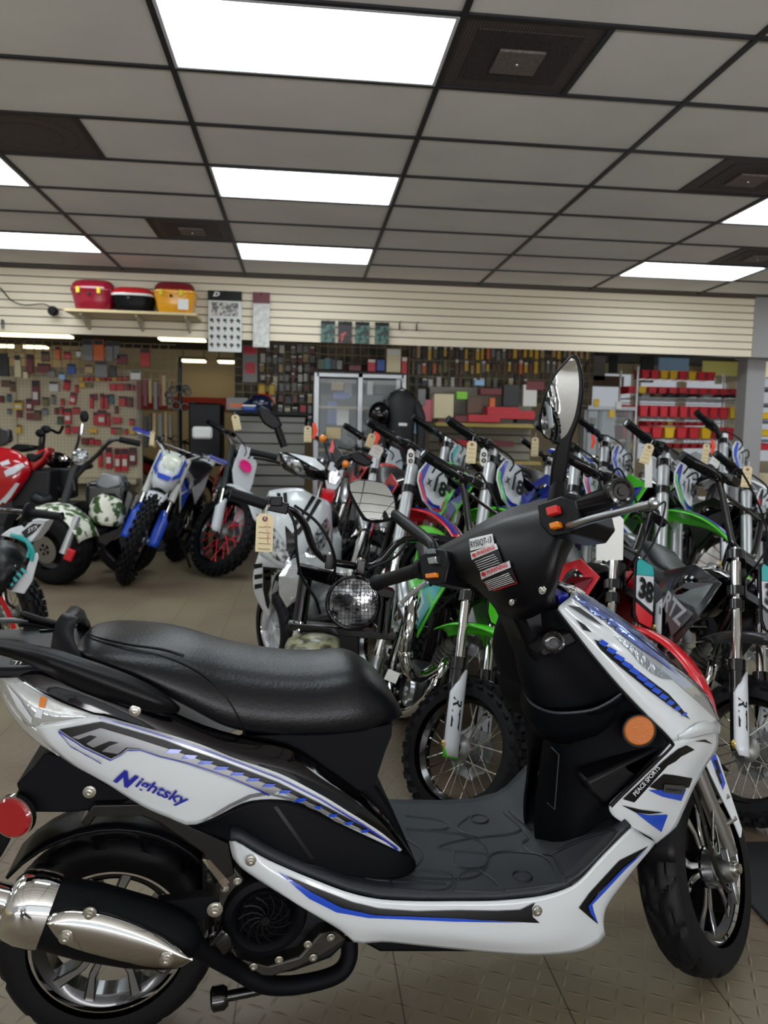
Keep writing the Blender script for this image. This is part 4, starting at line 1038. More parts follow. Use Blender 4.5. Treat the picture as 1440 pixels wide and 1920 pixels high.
# ================================================================ dirt bikes
RKD = math.radians(26)
AX = V(-math.sin(RKD), 0, math.cos(RKD)); NF = V(math.cos(RKD), 0, math.sin(RKD)); YY = V(0, 1, 0)
def bike_local(P, p, R, s):
    piv = V(-.04, 0, R)
    return Matrix.Rotation(s, 3, AX) @ (Vector(p) - piv) + piv
def place_bike(anchor, px, py, Y, b, s, l, k, R, fk, poff=.06):
    """ground matrix of a bike whose plate ('plate') or front hub ('hub') stands where it was measured"""
    p = V(0, 0, R) if anchor == 'hub' else V(0, 0, R) + AX * (fk + poff) + V(.09, 0, 0)
    q = bike_local(None, p, R, s)
    B = Matrix.Rotation(b, 3, 'Z') @ Matrix.Rotation(-l, 3, 'X')
    q = B @ q
    if anchor == 'plate':
        T = ony(px, py, Y)
        if k is None: k = T.z / q.z
        else: T = onz(px, py, q.z * k)
    else: T = onz(px, py, q.z * k)
    lift = 0
    return Matrix.Translation(V(T.x - q.x * k, T.y - q.y * k, 0)) @ B.to_4x4() @ Matrix.Scale(k, 4), k
def fender_rows(base, path, wd, arch=.35, n=8):
    rows = []
    for (dx, dz), w in zip(path, wd):
        rows.append([base + V(dx, w * math.sin((j / n - .5) * PI) , dz - w * arch * (1 - math.cos((j / n - .5) * PI))) for j in range(n + 1)])
    cols = [cr([r[i] for r in rows], 4) for i in range(n + 1)]
    return [[c[k] for c in cols] for k in range(len(cols[0]))]
def dirt_bike(label, M, R=.24, fk=.5, s=.5, barh=.2, main=RED, plate='x18', edge=(NAV, RED), usd=False, guard=WHP, gtext='RTZ', fork=CHR, rimm=BPAINT, spm=STEEL, sep=False,
              grip=RUB, bar=BPAINT, seatm=SEATM, shroud=None, tank=PIANO, sh_text=None, fstripe=None, gcap=None, group=None, rear=True, num=None, fender=True, mask=None, barw=.36, name='dirt_bike', lod=0, pad=None, Rr=None, wcy=.09, star=False, cat='dirt bike', gleg=None, disc=1, poff=.06, shg=None, psc=1, fsc=1, gsc=1):
    t = thing(name, label, cat, M, group)
    S_ = Matrix.Translation(V(-.04, 0, R)) @ Matrix.Rotation(s, 4, AX) @ Matrix.Translation(-V(-.04, 0, R))
    hub = V(0, 0, R)
    rr = R * .73
    wire_wheel(t, S_ @ Matrix.Translation(hub), R, rr, wcy, 'front_wheel', rimm, spm, 28 if not lod else 20, sep, disc, N=28 if lod < 2 else 20)
    top = fk + .2
    for sd in (-1, 1):
        y = V(0, sd * .088 * (1 + (gsc - 1) * .5), 0)
        f = MB(S_)
        if usd:
            f.lathe([(.34, .0001), (.34, .027), (fk + .22, .027), (fk + .22, .0001)], hub + y, AX, 20)
            fl = f.build('fork_leg', fork, t)
            g = MB(S_); g.tube([hub + y + AX * .02, hub + y + AX * .36], .017, 12); g.build('inner_tube', CHR, fl)
        else:
            f.lathe([(.27, .0001), (.27, .0165), (fk + .2, .0165), (fk + .2, .0001)], hub + y, AX, 20)
            fl = f.build('fork_leg', fork, t)
            g = MB(S_); g.lathe([(-.02, .0001), (-.02, .022), (.0, .024), (.25, .025), (.25, .03), (.29, .03), (.29, .018)], hub + y, AX, 20)
            g.build('fork_slider', BPAINT if gleg is None else gleg, fl)
            g = MB(S_); a_ = fk - .02; g.lathe([(a_ - .018, .015), (a_ - .018, .026), (a_ + .018, .026), (a_ + .018, .015)], hub + y, AX, 16); g.build('fork_collar', BPAINT, fl)
        # guard
        g = MB(S_); o = hub + y + NF * .026
        P = [o + AX * -.03 + YY * .028, o + AX * -.03 - YY * .028, o + AX * .19 - YY * .03, o + AX * .25 - YY * .012, o + AX * .16 + YY * .03]
        rows = []
        for h_, w_ in ((-.035, .8), (.0, 1), (.1, 1), (.17, 1), (.25, .35)):
            rows.append([hub + y + AX * h_ + (NF * math.cos(q) + YY * math.sin(q) * 1) * .031 * gsc for q in [(-1.5 * w_ + (1 - w_) * .9 * sd * -1) + 3.0 * w_ * j / 8 for j in range(9)]])
        g.grid(rows); gd = g.build('fork_guard', guard, fl, solid=.003)
        if gcap:
            g = MB(S_); g.grid([[hub + y + AX * h_ + (NF * math.cos(q) + YY * math.sin(q)) * .0325 for q in [-1.5 + 3.0 * j / 8 for j in range(9)]] for h_ in (-.04, .01)]); g.build('guard_tip', gcap, gd, solid=.002)
        if gtext and lod < 2:
            g = MB(S_); o2 = hub + y + NF * .0345 - YY * sd * 0
            letters(g, gtext, o2 + AX * .155 - YY * .016 - NF * 0, AX * -.11, YY * .032, .02, .3)
            # curve the lettering round the guard
            inv = S_.inverted(); nv = []
            for p in g.v:
                q = inv @ p - hub - y; ya = q.dot(YY) / .034; ha = q.dot(AX)
                ya -= .55
                nv.append(S_ @ (hub + y + AX * ha + (NF * math.cos(ya) + YY * math.sin(ya)) * .0345))
            g.v = nv
            g.build('guard_lettering', DEC if guard is not DEC else WHP, gd)
        g = MB(S_); bolt(g, hub + y * 1.12 + YY * sd * .012, YY * sd, .011); g.build('axle_nut', GOLD, fl)
        g = MB(S_); g.tube([hub + y * .55, hub + y * 1.2], .02, 14); g.build('axle_lug', BPAINT if gleg is None else gleg, fl)
    # clamps
    for a_, nm in ((fk + .03, 'lower_clamp'), (fk + .17, 'upper_clamp')):
        c = MB(S_)
        c.box(hub + AX * a_ + V(-.01, 0, 0), (.05, .15, .03), Matrix.Rotation(-RKD, 3, 'Y'))
        for sd in (-1, 1): c.lathe([(a_ - .017, .0001), (a_ - .017, .033), (a_ + .017, .033), (a_ + .017, .0001)], hub + V(0, sd * .088, 0), AX, 18)
        c.build(nm, BPAINT, t)
    # handlebar
    hb = hub + AX * (fk + .2) + V(-.02, 0, 0)
    up = AX * barh
    w = barw
    c = MB(S_); P = [hb - YY * w + up + V(-.05, 0, .0), hb - YY * (w - .14) + up + V(-.015, 0, 0), hb - YY * (w - .19) + up * .92, hb - YY * .095 + up * .2, hb - YY * .06 + up * .05, hb + YY * .06 + up * .05, hb + YY * .095 + up * .2, hb + YY * (w - .19) + up * .92, hb + YY * (w - .14) + up + V(-.015, 0, 0), hb + YY * w + up + V(-.05, 0, 0)]
    c.tube(P, .0125, 10, smooth=4)
    c.tube([hb - YY * (w - .205) + up * .8, hb + YY * (w - .205) + up * .8], .007, 8)
    bo = c.build('handlebar', bar, t)
    for sd in (-1, 1):
        c = MB(S_)
        g0 = hb + YY * sd * (w - .135) + up + V(-.014, 0, 0); g1 = hb + YY * sd * w + up + V(-.05, 0, 0); dg = g1 - g0
        c.tube([g0 + dg * q for q in (0, .07, .08, .5, .97, 1)], [.029, .029, .019, .0175, .0175, .0195], 18)
        for k_ in range(8):
            a0 = k_ * PI / 4; x = dg.orthogonal().normalized(); y_ = dg.normalized().cross(x)
            c.tube([g0 + dg * (.14 + .78 * j / 3) + (x * math.cos(a0) + y_ * math.sin(a0)) * .0185 for j in range(4)], .002, 4)
        go = c.build('grip', grip, bo)
        c = MB(S_); c.tube([g0 - dg * .35 + V(.01, 0, 0), g0 - dg * .05 + V(.045, 0, -.005), g0 + dg * .5 + V(.065, 0, -.008), g0 + dg * .95 + V(.055, 0, -.012)], [.008, .006, .0055, .005], 8, smooth=3)
        c.build('lever', BPAINT if not mask else SIL, bo)
        c = MB(S_); c.box(g0 - dg * .28, (.045, .035, .035)); c.tube([g0 - dg * .55, g0 - dg * .15], .019, 12)
        if sd < 0 and lod < 2: c.box(g0 - dg * .6 + V(.02, 0, .01), (.05, .06, .03))
        c.build('lever_mount', BPAINT, bo, bev=.003)
    if lod < 3:
        for q, (e0, e1) in enumerate(((-.9, -.3), (.9, .3))):
            c = MB(S_); c.tube([hb + YY * (w - .2) * e0 * 1.1 + up + V(.03, 0, 0), hb + YY * w * e0 * .5 + up * 1.2 + V(.09, 0, 0), hb + YY * e1 * .1 + up * .3 + V(.12, 0, 0), hb + YY * e1 * .12 + V(.04, 0, -.16), hb + YY * e1 * .2 + V(.0, 0, -.3)], .0045, 6, smooth=5)
            c.build('cable', RUB, bo)
    if pad:
        c = MB(S_); c.rbox(hb + up * .8, (.04, 2 * (w - .23), .045), .015, Matrix.Rotation(-RKD, 3, 'Y')); po = c.build('bar_pad', DEC, bo, bev=.006)
        c = MB(S_); letters(c, pad, hb + up * .8 + NF * .0215 - YY * (w - .25) - AX * .015, YY * 2 * (w - .25), AX * .03, .03, .2); c.build('pad_lettering', WHP, po)
    # number plate
    pc = hub + AX * (fk + poff) + V(.09, 0, 0)
    def PP(y, z, d=0): y *= psc; z *= psc; return pc + YY * y + AX * z + NF * (d - y * y * 1.6 / psc)
    def sheet(mb, pts, d):
        mb.poly([PP(y, z, d) for y, z in pts])
    if plate:
        if plate == '38':
            k_ = .062; H_ = .125
            out = [(-k_, H_ - .02), (-k_ + .015, H_), (k_ - .015, H_), (k_, H_ - .02), (k_ * .97, -H_ + .03), (k_ - .02, -H_), (-k_ + .02, -H_), (-k_ * .97, -H_ + .03)]
        elif plate == 'tall':
            out = [(-.055, .14), (.02, .15), (.09, .09), (.085, -.03), (.06, -.13), (-.03, -.14), (-.075, -.02)]
        else:
            out = [(-.075, .09), (-.045, .105), (.05, .105), (.095, .075), (.1, -.03), (.07, -.1), (.0, -.12), (-.06, -.1), (-.105, -.02), (-.105, .03)]
        c = MB(S_); c.slab([PP(y, z) for y, z in out], NF * -.008)
        pm = WHP if plate != '38' else DEC
        po = c.build('number_plate', pm, t, bev=.002)
        if plate == '38':
            c = MB(S_); sheet(c, [(-k_ * .96, .05), (k_ * .96, .085), (k_ * .94, -.055), (-k_ * .94, -.035)], .0035); c.build('plate_panel', WHP, po)
            c = MB(S_); sheet(c, [(-k_ * .95, .052), (-k_ * .94, H_ - .022), (-k_ + .017, H_ - .004), (k_ - .017, H_ - .004), (k_ * .94, H_ - .022), (k_ * .95, .087)], .0035); c.build('plate_head', edge[0], po)
            c = MB(S_); sheet(c, [(-k_ * .96, -.035), (k_ * .96, -.055), (k_ * .95, -.07), (-k_ * .95, -.05)], .0035); c.build('plate_band', DEC, po)
            c = MB(S_); sheet(c, [(-k_ * .95, -.052), (k_ * .95, -.072), (k_ * .93, -H_ + .032), (k_ - .022, -H_ + .003), (-k_ + .022, -H_ + .003), (-k_ * .93, -H_ + .032)], .0035); c.build('plate_foot', edge[1], po)
            c = MB(S_); letters(c, '38', PP(-.05, -.032, .008), YY * .1, AX * .085, .045, .12)
            c.build('plate_number', DEC, po)
        elif plate == 'x18':
            c = MB(S_)
            sheet(c, [(-.1, .028), (-.1, -.02), (-.058, -.096), (0, -.116), (.068, -.096), (.05, -.078), (0, -.092), (-.05, -.076), (-.082, -.016), (-.06, .085), (-.073, .086)], .0035); c.build('plate_edge', edge[0], po)
            c = MB(S_)
            sheet(c, [(-.106, .02), (-.106, -.02), (-.062, -.1), (-.03, -.11), (-.045, -.096), (-.095, -.018), (-.096, .02)], .0045); sheet(c, [(0, -.121), (.07, -.1), (.098, -.035), (.088, -.035), (.064, -.092), (.0, -.112)], .0045)
            c.build('plate_trim', edge[1], po)
            c = MB(S_); letters(c, 'x', PP(-.062, -.02, .0045), YY * .035, AX * .035, .03, .1); letters(c, num or '18', PP(-.02, -.035, .0055), YY * .095, AX * .078, .04, .12)
            for o_ in []: pass
            c.build('plate_number', DEC, po)
        elif plate == 'tall' and star:
            c = MB(S_); pts = []
            for q in range(32):
                a_ = 2 * PI * q / 32; r_ = (1 if q % 2 else .8)
                pts.append(PP(.0 + math.cos(a_) * .052 * r_, .035 + math.sin(a_) * .036 * r_, .006))
            c.poly(pts); c.build('pink_price_star', mat('pink paper', (240, 20, 130), .7), po)
    if mask:
        c = MB(S_)
        rows = []
        for z, w_, d_ in ((.2, .075, .0), (.16, .1, .02), (.08, .11, .05), (0, .1, .075), (-.07, .085, .07), (-.12, .05, .05)):
            rows.append([pc + AX * z + YY * w_ * math.sin(q) + NF * (d_ * math.cos(q) - .03 + .03 * math.cos(q)) for q in [-1.5 + 3 * j / 10 for j in range(11)]])
        c.grid(rows); mo = c.build('headlamp_mask', WHP, t, solid=.004)
        c = MB(S_); c.grid([[p_ for p_ in [pc + AX * z + YY * w_ * math.sin(q) + NF * (d_ * math.cos(q) - .03 + .03 * math.cos(q) + .006) for q in [-.9 + 1.8 * j / 8 for j in range(9)]]] for z, w_, d_ in ((.185, .08, .005), (.12, .1, .035), (.03, .095, .06))])
        c.build('headlamp', mat('pale headlamp', (214, 220, 205), .2, coat=.6), mo, solid=.002)
        c = MB(S_)
        for z0, z1 in ((.15, -.02),):
            for sd in (-1, 1): c.poly([pc + AX * z + YY * y * sd + NF * dd_ for z, y, dd_ in ((.16, .085, .02), (.16, .1, .0), (.02, .105, .02), (-.045, .06, .075), (-.01, .06, .075), (.03, .085, .05))])
        c.poly([pc + AX * z + YY * y + NF * .083 for z, y in ((-.02, -.055), (-.02, .055), (-.06, .04), (-.06, -.04))])
        c.build('mask_graphic', BLU, mo)
    # front fender
    if fender:
        base = hub + AX * (fk + poff - .145) + V(.03, 0, 0)
        path = [(-.16, -.085), (-.1, -.04), (-.03, -.01), (.05, .01), (.15, .012), (.26, -.02), (.36, -.085), (.42, -.15), (.44, -.18)]
        wd = [w_ * fsc for w_ in (.045, .058, .07, .075, .07, .062, .048, .03, .008)]
        if fender == 'short': path = [(p_[0] * .62, p_[1] * .8) for p_ in path]
        rows = fender_rows(base, path, wd)
        c = MB(S_); c.grid(rows); fo = c.build('front_fender', main, t, solid=.003, ang=60)
        if fstripe:
            c = MB(S_); up_ = V(0, 0, .0035)
            c.grid([[p_ + up_ for p_ in r[1:4]] for r in rows[6:22]]); c.build('fender_stripe', fstripe, fo)
            c = MB(S_); c.grid([[r[4] + up_, r[5] + up_] for r in rows[10:28]]); c.build('fender_stripe', WHP, fo)
    # ---- body (does not turn with the bars)
    Hd = V(-.04, 0, R) + AX * (fk + .09)
    Rb = Rr or R * .88
    wb = -(.98 + (R - .24) * 1.2)
    rw = V(wb, 0, Rb)
    c = MB(); c.tube([Hd - AX * .09, Hd + AX * .09], .03, 16); 
    eng = V(wb * .52, 0, R + .05)
    c.tube([Hd - AX * .06, V(Hd.x - .02, 0, Hd.z - .25), eng + V(.16, 0, -.06), eng + V(.02, 0, -.13), eng + V(-.18, 0, -.1), V(wb * .66, 0, Hd.z - .2), V(wb * .5, 0, Hd.z - .06), Hd], .019, 10, smooth=3)
    for sd in (-1, 1):
        c.tube([V(wb * .55, sd * .05, Hd.z - .12), V(wb * .95, sd * .06, Hd.z - .08)], .011, 8); c.tube([eng + V(-.2, sd * .07, -.05), V(wb * .92, sd * .06, Hd.z - .1)], .011, 8)
        c.tube([eng + V(-.2, sd * .09, -.06), rw + V(0, sd * .1, 0)], .02, 8, flat=.6)
    c.build('frame', BPAINT, t)
    c = MB(); c.rbox(eng + V(-.02, 0, -.02), (.3, .17, .17), .05, Matrix.Rotation(-PI / 2, 3, 'X')); c.lathe([(-.1, .07), (.1, .07)], eng + V(-.04, 0, -.02), YY, 20); 
    eo = c.build('engine', ENG, t, bev=.006)
    c = MB(); cy = eng + V(.1, 0, .05); ca = V(.35, 0, .93).normalized()
    for q in range(9): c.lathe([(.02 + q * .018, .0001), (.02 + q * .018, .058 - .012 * (q > 6)), (.027 + q * .018, .058 - .012 * (q > 6)), (.027 + q * .018, .0001)], cy, ca, 14)
    c.lathe([(0, .04), (.19, .035), (.2, .02)], cy, ca, 14); c.build('cylinder_fins', ALU if lod == 0 else ENG, eo)
    if lod < 2:
        for q in range(7): c = MB(); bolt(c, eng + V(-.04 + .085 * math.cos(q), -.102, -.02 + .075 * math.sin(q)), -YY, .007); c.build('bolt', STEEL, eo)
    c = MB()
    c.lathe([(.085, .06), (.1, .055), (.104, .03), (.104, .0001)], eng + V(.03, 0, -.03), -YY, 24)
    c.build('engine_cover', BPAINT if lod else SIL, eo)
    c = MB(); e0 = cy + ca * .12
    c.tube([e0 + V(.03, -.02, 0), e0 + V(.13, -.05, .0), e0 + V(.16, -.085, -.1), eng + V(.17, -.1, -.06), eng + V(.02, -.13, -.11), eng + V(-.15, -.14, -.02), V(wb * .72, -.12, Hd.z - .28)], .0175, 12, smooth=6)
    xo = c.build('exhaust_pipe', CHR, t)
    c = MB(); c.tube([V(wb * .70, -.12, Hd.z - .3), V(wb * .74, -.12, Hd.z - .27), V(wb * 1.0, -.115, Hd.z - .17), V(wb * 1.03, -.115, Hd.z - .16)], [.02, .042, .042, .03], 18); c.build('silencer', SIL, xo)
    # tank, shrouds, seat, side covers
    c = MB(); rows = []
    for q in range(9):
        u = q / 8; x = Hd.x - .05 - .3 * u; h_ = .075 * math.sin(PI * (.15 + .8 * u)) + .03; w_ = .1 * math.sin(PI * (.2 + .65 * u)) + .015
        rows.append([V(x, w_ * math.cos(a_), Hd.z - .06 - .05 * u + h_ * math.sin(a_)) for a_ in [2 * PI * j / 18 for j in range(18)]])
    c.grid(rows, closed=True, caps=True); to_ = c.build('fuel_tank', tank, t)
    c = MB(); c.lathe([(0, .028), (.018, .028), (.024, .022), (.024, .0001)], V(Hd.x - .17, 0, Hd.z + .015), (0, 0, 1), 20); c.build('tank_cap', CHR, to_)
    shm = shroud or main
    for sd in (-1, 1):
        y = sd * .118
        P = [V(Hd.x + .045, y * .8, Hd.z - .02), V(Hd.x + .03, y * 1.15, Hd.z - .16), V(Hd.x - .06, y * 1.2, Hd.z - .3), V(Hd.x - .16, y * 1.05, Hd.z - .24), V(Hd.x - .33, y * .85, Hd.z - .13), V(Hd.x - .5, y * .7, Hd.z - .09), V(Hd.x - .3, y * .85, Hd.z - .03), V(Hd.x - .12, y * .95, Hd.z + .02)]
        c = MB(); cen = sum(P, V(0, 0, 0)) / len(P) + V(0, sd * .02, 0)
        c.slab(P, V(0, -sd * .006, 0)); so = c.build('shroud', shm, t, bev=.003)
        if lod < 2:
            c = MB(); q = [P[0].lerp(P[4], .1), P[1].lerp(P[3], .25), P[2].lerp(P[3], .4), P[4].lerp(P[3], .2), P[7].lerp(P[3], .3)]
            c.poly([p_ + V(0, sd * .004, 0) for p_ in q]); c.build('shroud_graphic', shg or edge[0], so)
            if sh_text:
                c = MB(); ux = V(-.16 * sd * -1, 0, .02); p0 = V(Hd.x - .02 if sd > 0 else Hd.x - .2, y * 1.25 + sd * .004, Hd.z - .18)
                ux = V(-.18, 0, .05) if sd > 0 else V(.18, 0, -.05)
                letters(c, sh_text, p0 + V(0, sd * .004, 0), ux, V(0, 0, .075), .03, .25); c.build('shroud_lettering', WHP, so)
        c = MB(); P = [V(wb * .62, sd * .09, Hd.z - .14), V(wb * .8, sd * .1, Hd.z - .07), V(wb * 1.02, sd * .08, Hd.z - .03), V(wb * .92, sd * .1, Hd.z - .16), V(wb * .74, sd * .11, Hd.z - .28)]
        c.slab(P, V(0, sd * .006, 0)); c.build('side_panel', main if not mask else WHP, t, bev=.003)
    c = MB(); rows = []
    x0, x1 = Hd.x - .2, wb * 1.02
    for q in range(13):
        u = q / 12; x = x0 + (x1 - x0) * u; w_ = .04 + .075 * min(1, u * 2.2) - .02 * u; zt = Hd.z - .02 - .04 * math.sin(PI * min(1, u * 1.2)) + .07 * u
        rows.append([V(x, -w_, zt - .07), V(x, -w_ * 1.02, zt - .02), V(x, -w_ * .75, zt), V(x, 0, zt + .008), V(x, w_ * .75, zt), V(x, w_ * 1.02, zt - .02), V(x, w_, zt - .07)])
    c.grid(rows, closed=True, caps=True); se = c.build('seat', seatm, t, ang=60)
    if mask or lod == 0 or seatm is not SEATM:
        pass
    c = MB(); rows = fender_rows(V(wb * .9, 0, Hd.z + .0), [(0.08, -.03), (-.05, -.0), (-.2, .05), (-.33, .07), (-.42, .06)], [.08, .085, .08, .065, .04]); c.grid(rows); c.build('rear_fender', main, t, solid=.003)
    if rear:
        wire_wheel(t, Matrix.Translation(rw), Rb, Rb * .66, wcy * 1.25, 'rear_wheel', rimm, spm, 20, False, -1, N=20)
    c = MB(); c.tube([eng + V(-.12, .1, -.1), V(eng.x - .18, .26 * 1, .02 + .26 * 0)], .011, 8); c.box(V(eng.x - .18, .26, .02), (.06, .03, .012)); c.build('kickstand', BPAINT, t)
    return t
def tg_pt(M, p): return M @ Vector(p)
def nose_bike(label, px, py, Y, b=-1.53, s=.5, l=.22, k=None, R=.24, fk=.5, anchor='plate', **kw):
    M, kk = place_bike(anchor, px, py, Y, b, s, l, k, R, fk, kw.get('poff', .06))
    return dirt_bike(label, M, R=R, fk=fk, s=s, **kw), M, kk
RTZ = 'pit bikes in the front row'
bikes = []
nose_bike('lime green pit bike right behind the scooter seat, big spoked front wheel showing', 870, 1407, 0, anchor='hub', k=1, b=-1.532, s=.638, l=.224, fk=.53, barh=.2, main=GRN, plate='38', edge=(TEAL, GRN), sep=True, gcap=GRN, sh_text='RTZ', group=RTZ)
nose_bike('red pit bike with teal, white and red 38 plate, behind the scooter headlamp', 1210, 1112, 2.5, k=1.0, b=-1.532, s=.5, l=.23, fk=.51, barh=.24, main=RED, plate='38', edge=(TEAL, RED), fstripe=None, sh_text='RTZ', shg=mat('dark red graphic', (120, 14, 26), .3), group=RTZ)
nose_bike('pit bike cut by the right edge, 38 plate with grey foot and large spoked wheel', 1408, 1408, 0, anchor='hub', k=1, b=-1.535, s=.463, l=.236, fk=.51, barh=.25, main=mat('grey black plastic', (60, 62, 66), .3, coat=.4), plate='38', edge=(TEAL, GRY), sep=True, sh_text='RTZ', shroud=mat('smoke shroud', (52, 54, 56), .12, coat=1), shg=mat('light smoke', (118, 120, 122), .2, coat=1), group=RTZ)
X18 = 'mid-size dirt bikes in the second row'
kx = dict(R=.27, fk=.62, poff=.12, usd=True, fork=SILP, barh=.025, group=X18, pad='RTZ', s=.62, l=.25, lod=1)
nose_bike('red dirt bike with x18 plate edged blue and red, red front fender', 817, 911, 4.0, main=RED, edge=(NAV, RED), fstripe=NAV, **kx)
nose_bike('green and blue dirt bike with x18 plate, left of the tall scooter mirror', 963, 908, 4.0, main=GRN, edge=(NAV, GRN), fstripe=NAV, **kx)
nose_bike('green dirt bike with x18 plate and long green fender, under the bin rack', 1290, 913, 3.95, main=GRN, edge=(NAV, GRN), fstripe=NAV, **kx)
kx2 = dict(kx); kx2.update(lod=2, barh=.01, group='dirt bikes in the third row', R=.28)
nose_bike('black dirt bike with white x6 plate at the right edge of the picture', 1440, 955, 3.95, main=DEC, edge=(DEC, RED), num='6', **kx)
nose_bike('blue dirt bike with red and blue trimmed white plate, behind the brake lever grip', 1122, 912, 4.05, main=NAV, edge=(NAV, RED), fstripe=WHP, **kx)
nose_bike('white and blue dirt bike right of the tall mirror, plate in a blue frame', 1168, 868, 5.7, main=BLU, edge=(NAV, BLU), **kx2)
nose_bike('white dirt bike with x18 plate between the manila tags on the right', 1392, 862, 5.7, main=WHP, edge=(BLU, BLU), **kx2)
nose_bike('red and blue dirt bike hidden behind the mirror stalk', 1058, 900, 5.7, main=RED, edge=(NAV, RED), **kx2)
nose_bike('teal and black dirt bike behind the red x18 bike', 868, 868, 5.7, main=TEAL, edge=(TEAL, DEC), **kx2)
nose_bike('red and white dirt bike with grey plate, right of the cabinet jacket', 738, 880, 5.7, main=RED, edge=(WHP, RED), plate='tall', **{k_: v_ for k_, v_ in kx2.items() if k_ != 'plate'})
# full-size bikes on the left
WB = nose_bike('white dirt bike with blue-striped headlamp mask and blue grips, facing the viewer', 263, 1010, 0, anchor='hub', k=1.17, b=-1.72, s=.2, l=.27, R=.345, fk=.47, barh=.1, usd=True, fork=mat('pale grey fork', (196, 196, 190), .35), guard=BLU, gleg=SILP, gtext='RTZ', main=WHP, plate=None, mask=True, grip=NAV, bar=SIL, edge=(BLU, BLU), fender='short', lod=1, barw=.37, disc=0, gsc=1.25)
WR = nose_bike('white dirt bike with red-spoked wheel and pink star on its plate', 421, 1000, 0, anchor='hub', k=1.17, b=-1.5, s=.72, l=.2, R=.345, fk=.5, barh=.1, usd=True, fork=mat('dark anodised fork', (38, 44, 44), .3, .4), guard=WHP, gtext=None, main=WHT, plate='tall', star=True, spm=mat('red spoke', (230, 40, 60), .4), sep=True, bar=SIL, edge=(WHP, RED), shroud=RED, lod=1, barw=.37, psc=1.5, fsc=1.5, gsc=1.4)
nose_bike('red enduro bike parked far back between the two white dirt bikes', 372, 935, 0, anchor='hub', k=1.1, b=-.5, s=.1, l=.1, R=.3, fk=.5, main=RED, plate=None, edge=(DEC, RED), lod=2, tank=RED, bar=SIL)
0 and nose_bike('black motorbike far back on the left beside the red sport bike', 150, 960, 0, anchor='hub', k=1.15, b=-.75, s=.2, l=.08, R=.3, fk=.42, main=DEC, plate=None, edge=(GRY, DEC), lod=2, bar=BPAINT)
nose_bike('red and black motorbike in the back row behind the white sport scooter', 600, 990, 0, anchor='hub', k=1.1, b=-1.9, s=.3, l=.1, R=.3, fk=.5, main=RED, plate='tall', edge=(DEC, RED), lod=2, bar=BPAINT)

# bikes standing behind the viewer, seen in the tall mirror
dirt_bike('white and red dirt bike behind the viewer, seen in the tall mirror', TM((-.55, -.75, 0), 1.15, -.15), R=.27, main=WHP, edge=(RED, NAV), lod=2, group='dirt bikes behind the viewer')
dirt_bike('red dirt bike behind the viewer, seen in the tall mirror', TM((-.95, -.95, 0), 1.15, -.15), R=.27, main=RED, edge=(NAV, RED), lod=2, group='dirt bikes behind the viewer')
# ================================================================ other machines
def zplane(px, py, z): return onz(px, py, z)
# ---- black mini bike with the round caged headlamp, handlebar towards the viewer
MY = 2.55
mt = thing('mini_bike', 'black mini bike with round mesh-covered headlamp and camouflage front mudguard', 'mini bike', TM((.02, MY, 0)))
def Q(px, py, y=MY): return ony(px, py, y)
CAMO = mat('camouflage print', (128, 128, 92), .4, coat=.15, noise=(30, (52, 46, 28), .45, .58))
c = MB(); hl = Q(662, 1130, MY - .10); hn = V(-.1, -1, .04).normalized()
c.lathe([(-.09, .03), (-.075, .06), (-.03, .084), (.0, .09), (.014, .09), (.016, .084), (.0, .08), (-.02, .05)], hl, hn, 40)
ho = c.build('headlamp', PIANO, mt, world=True)
c = MB(); c.lathe([(.008, .08), (.013, .06), (.017, .03), (.018, .0001)], hl - hn * .01, hn, 40); c.build('headlamp_glass', mat('headlamp glass', (40, 42, 44), .08, .6, coat=1, bump=(60, 1.0), noise=(22, (235, 236, 238), .42, .62)), ho, world=True)
c = MB(); c.lathe([(.0, .02), (.01, .018), (.012, .008), (.012, .0001)], hl + hn * .006 + V(-.02, 0, .01), hn, 20); c.build('bulb_cap', ENG, ho, world=True)
c = MB(); x = hn.cross(V(0, 0, 1)).normalized(); z = x.cross(hn)
for k in range(-6, 7):
    h_ = math.sqrt(max(0, .079 ** 2 - (k * .0125) ** 2))
    for a_, b_ in ((x, z), (z, x)): c.tube([hl + hn * (.014 + .006 * (1 - (q / h_) ** 2)) + a_ * k * .0125 + b_ * q for q in (-h_, -h_ * .5, .0, h_ * .5, h_)], .0008, 4)
c.build('mesh_guard', BPAINT, ho, world=True)
def fork(x0, y0, x1, y1, x2, y2, Y):
    c = MB(); c.tube([Q(x0, y0, Y + .05), Q(x1, y1, Y)], .024, 16); f_ = c.build('fork_leg', PIANO, mt, world=True)
    c = MB(); p1, p2 = Q(x1, y1, Y), Q(x2, y2, Y - .015); c.tube([p1, p2], .017, 16); c.build('fork_tube', CHR, f_, world=True)
    c = MB(); d_ = (p2 - p1).normalized(); g_ = p2 + d_ * (p2.z - .16) / -d_.z; c.tube([p2, g_], .024, 14); c.build('lower_leg', SIL, f_, world=True)
    return g_
ga = fork(577, 1060, 562, 1165, 552, 1222, MY + .02)
gb = fork(728, 1108, 718, 1192, 708, 1230, MY + .02)
gc_ = (ga + gb) / 2; gc_.z = .2
gl_ = gc_ - V(.02, MY, 0)
wire_wheel(mt, Matrix.Translation(gl_) @ Matrix.Rotation(-1.5, 4, 'Z'), .2, .11, .13, 'front_wheel', BPAINT, STEEL, 16, False, 0, N=22)
c = MB(); c.tube([ga + V(0, 0, .04), gb + V(0, 0, .04)], .012, 10); c.build('front_axle', STEEL, mt, world=True)
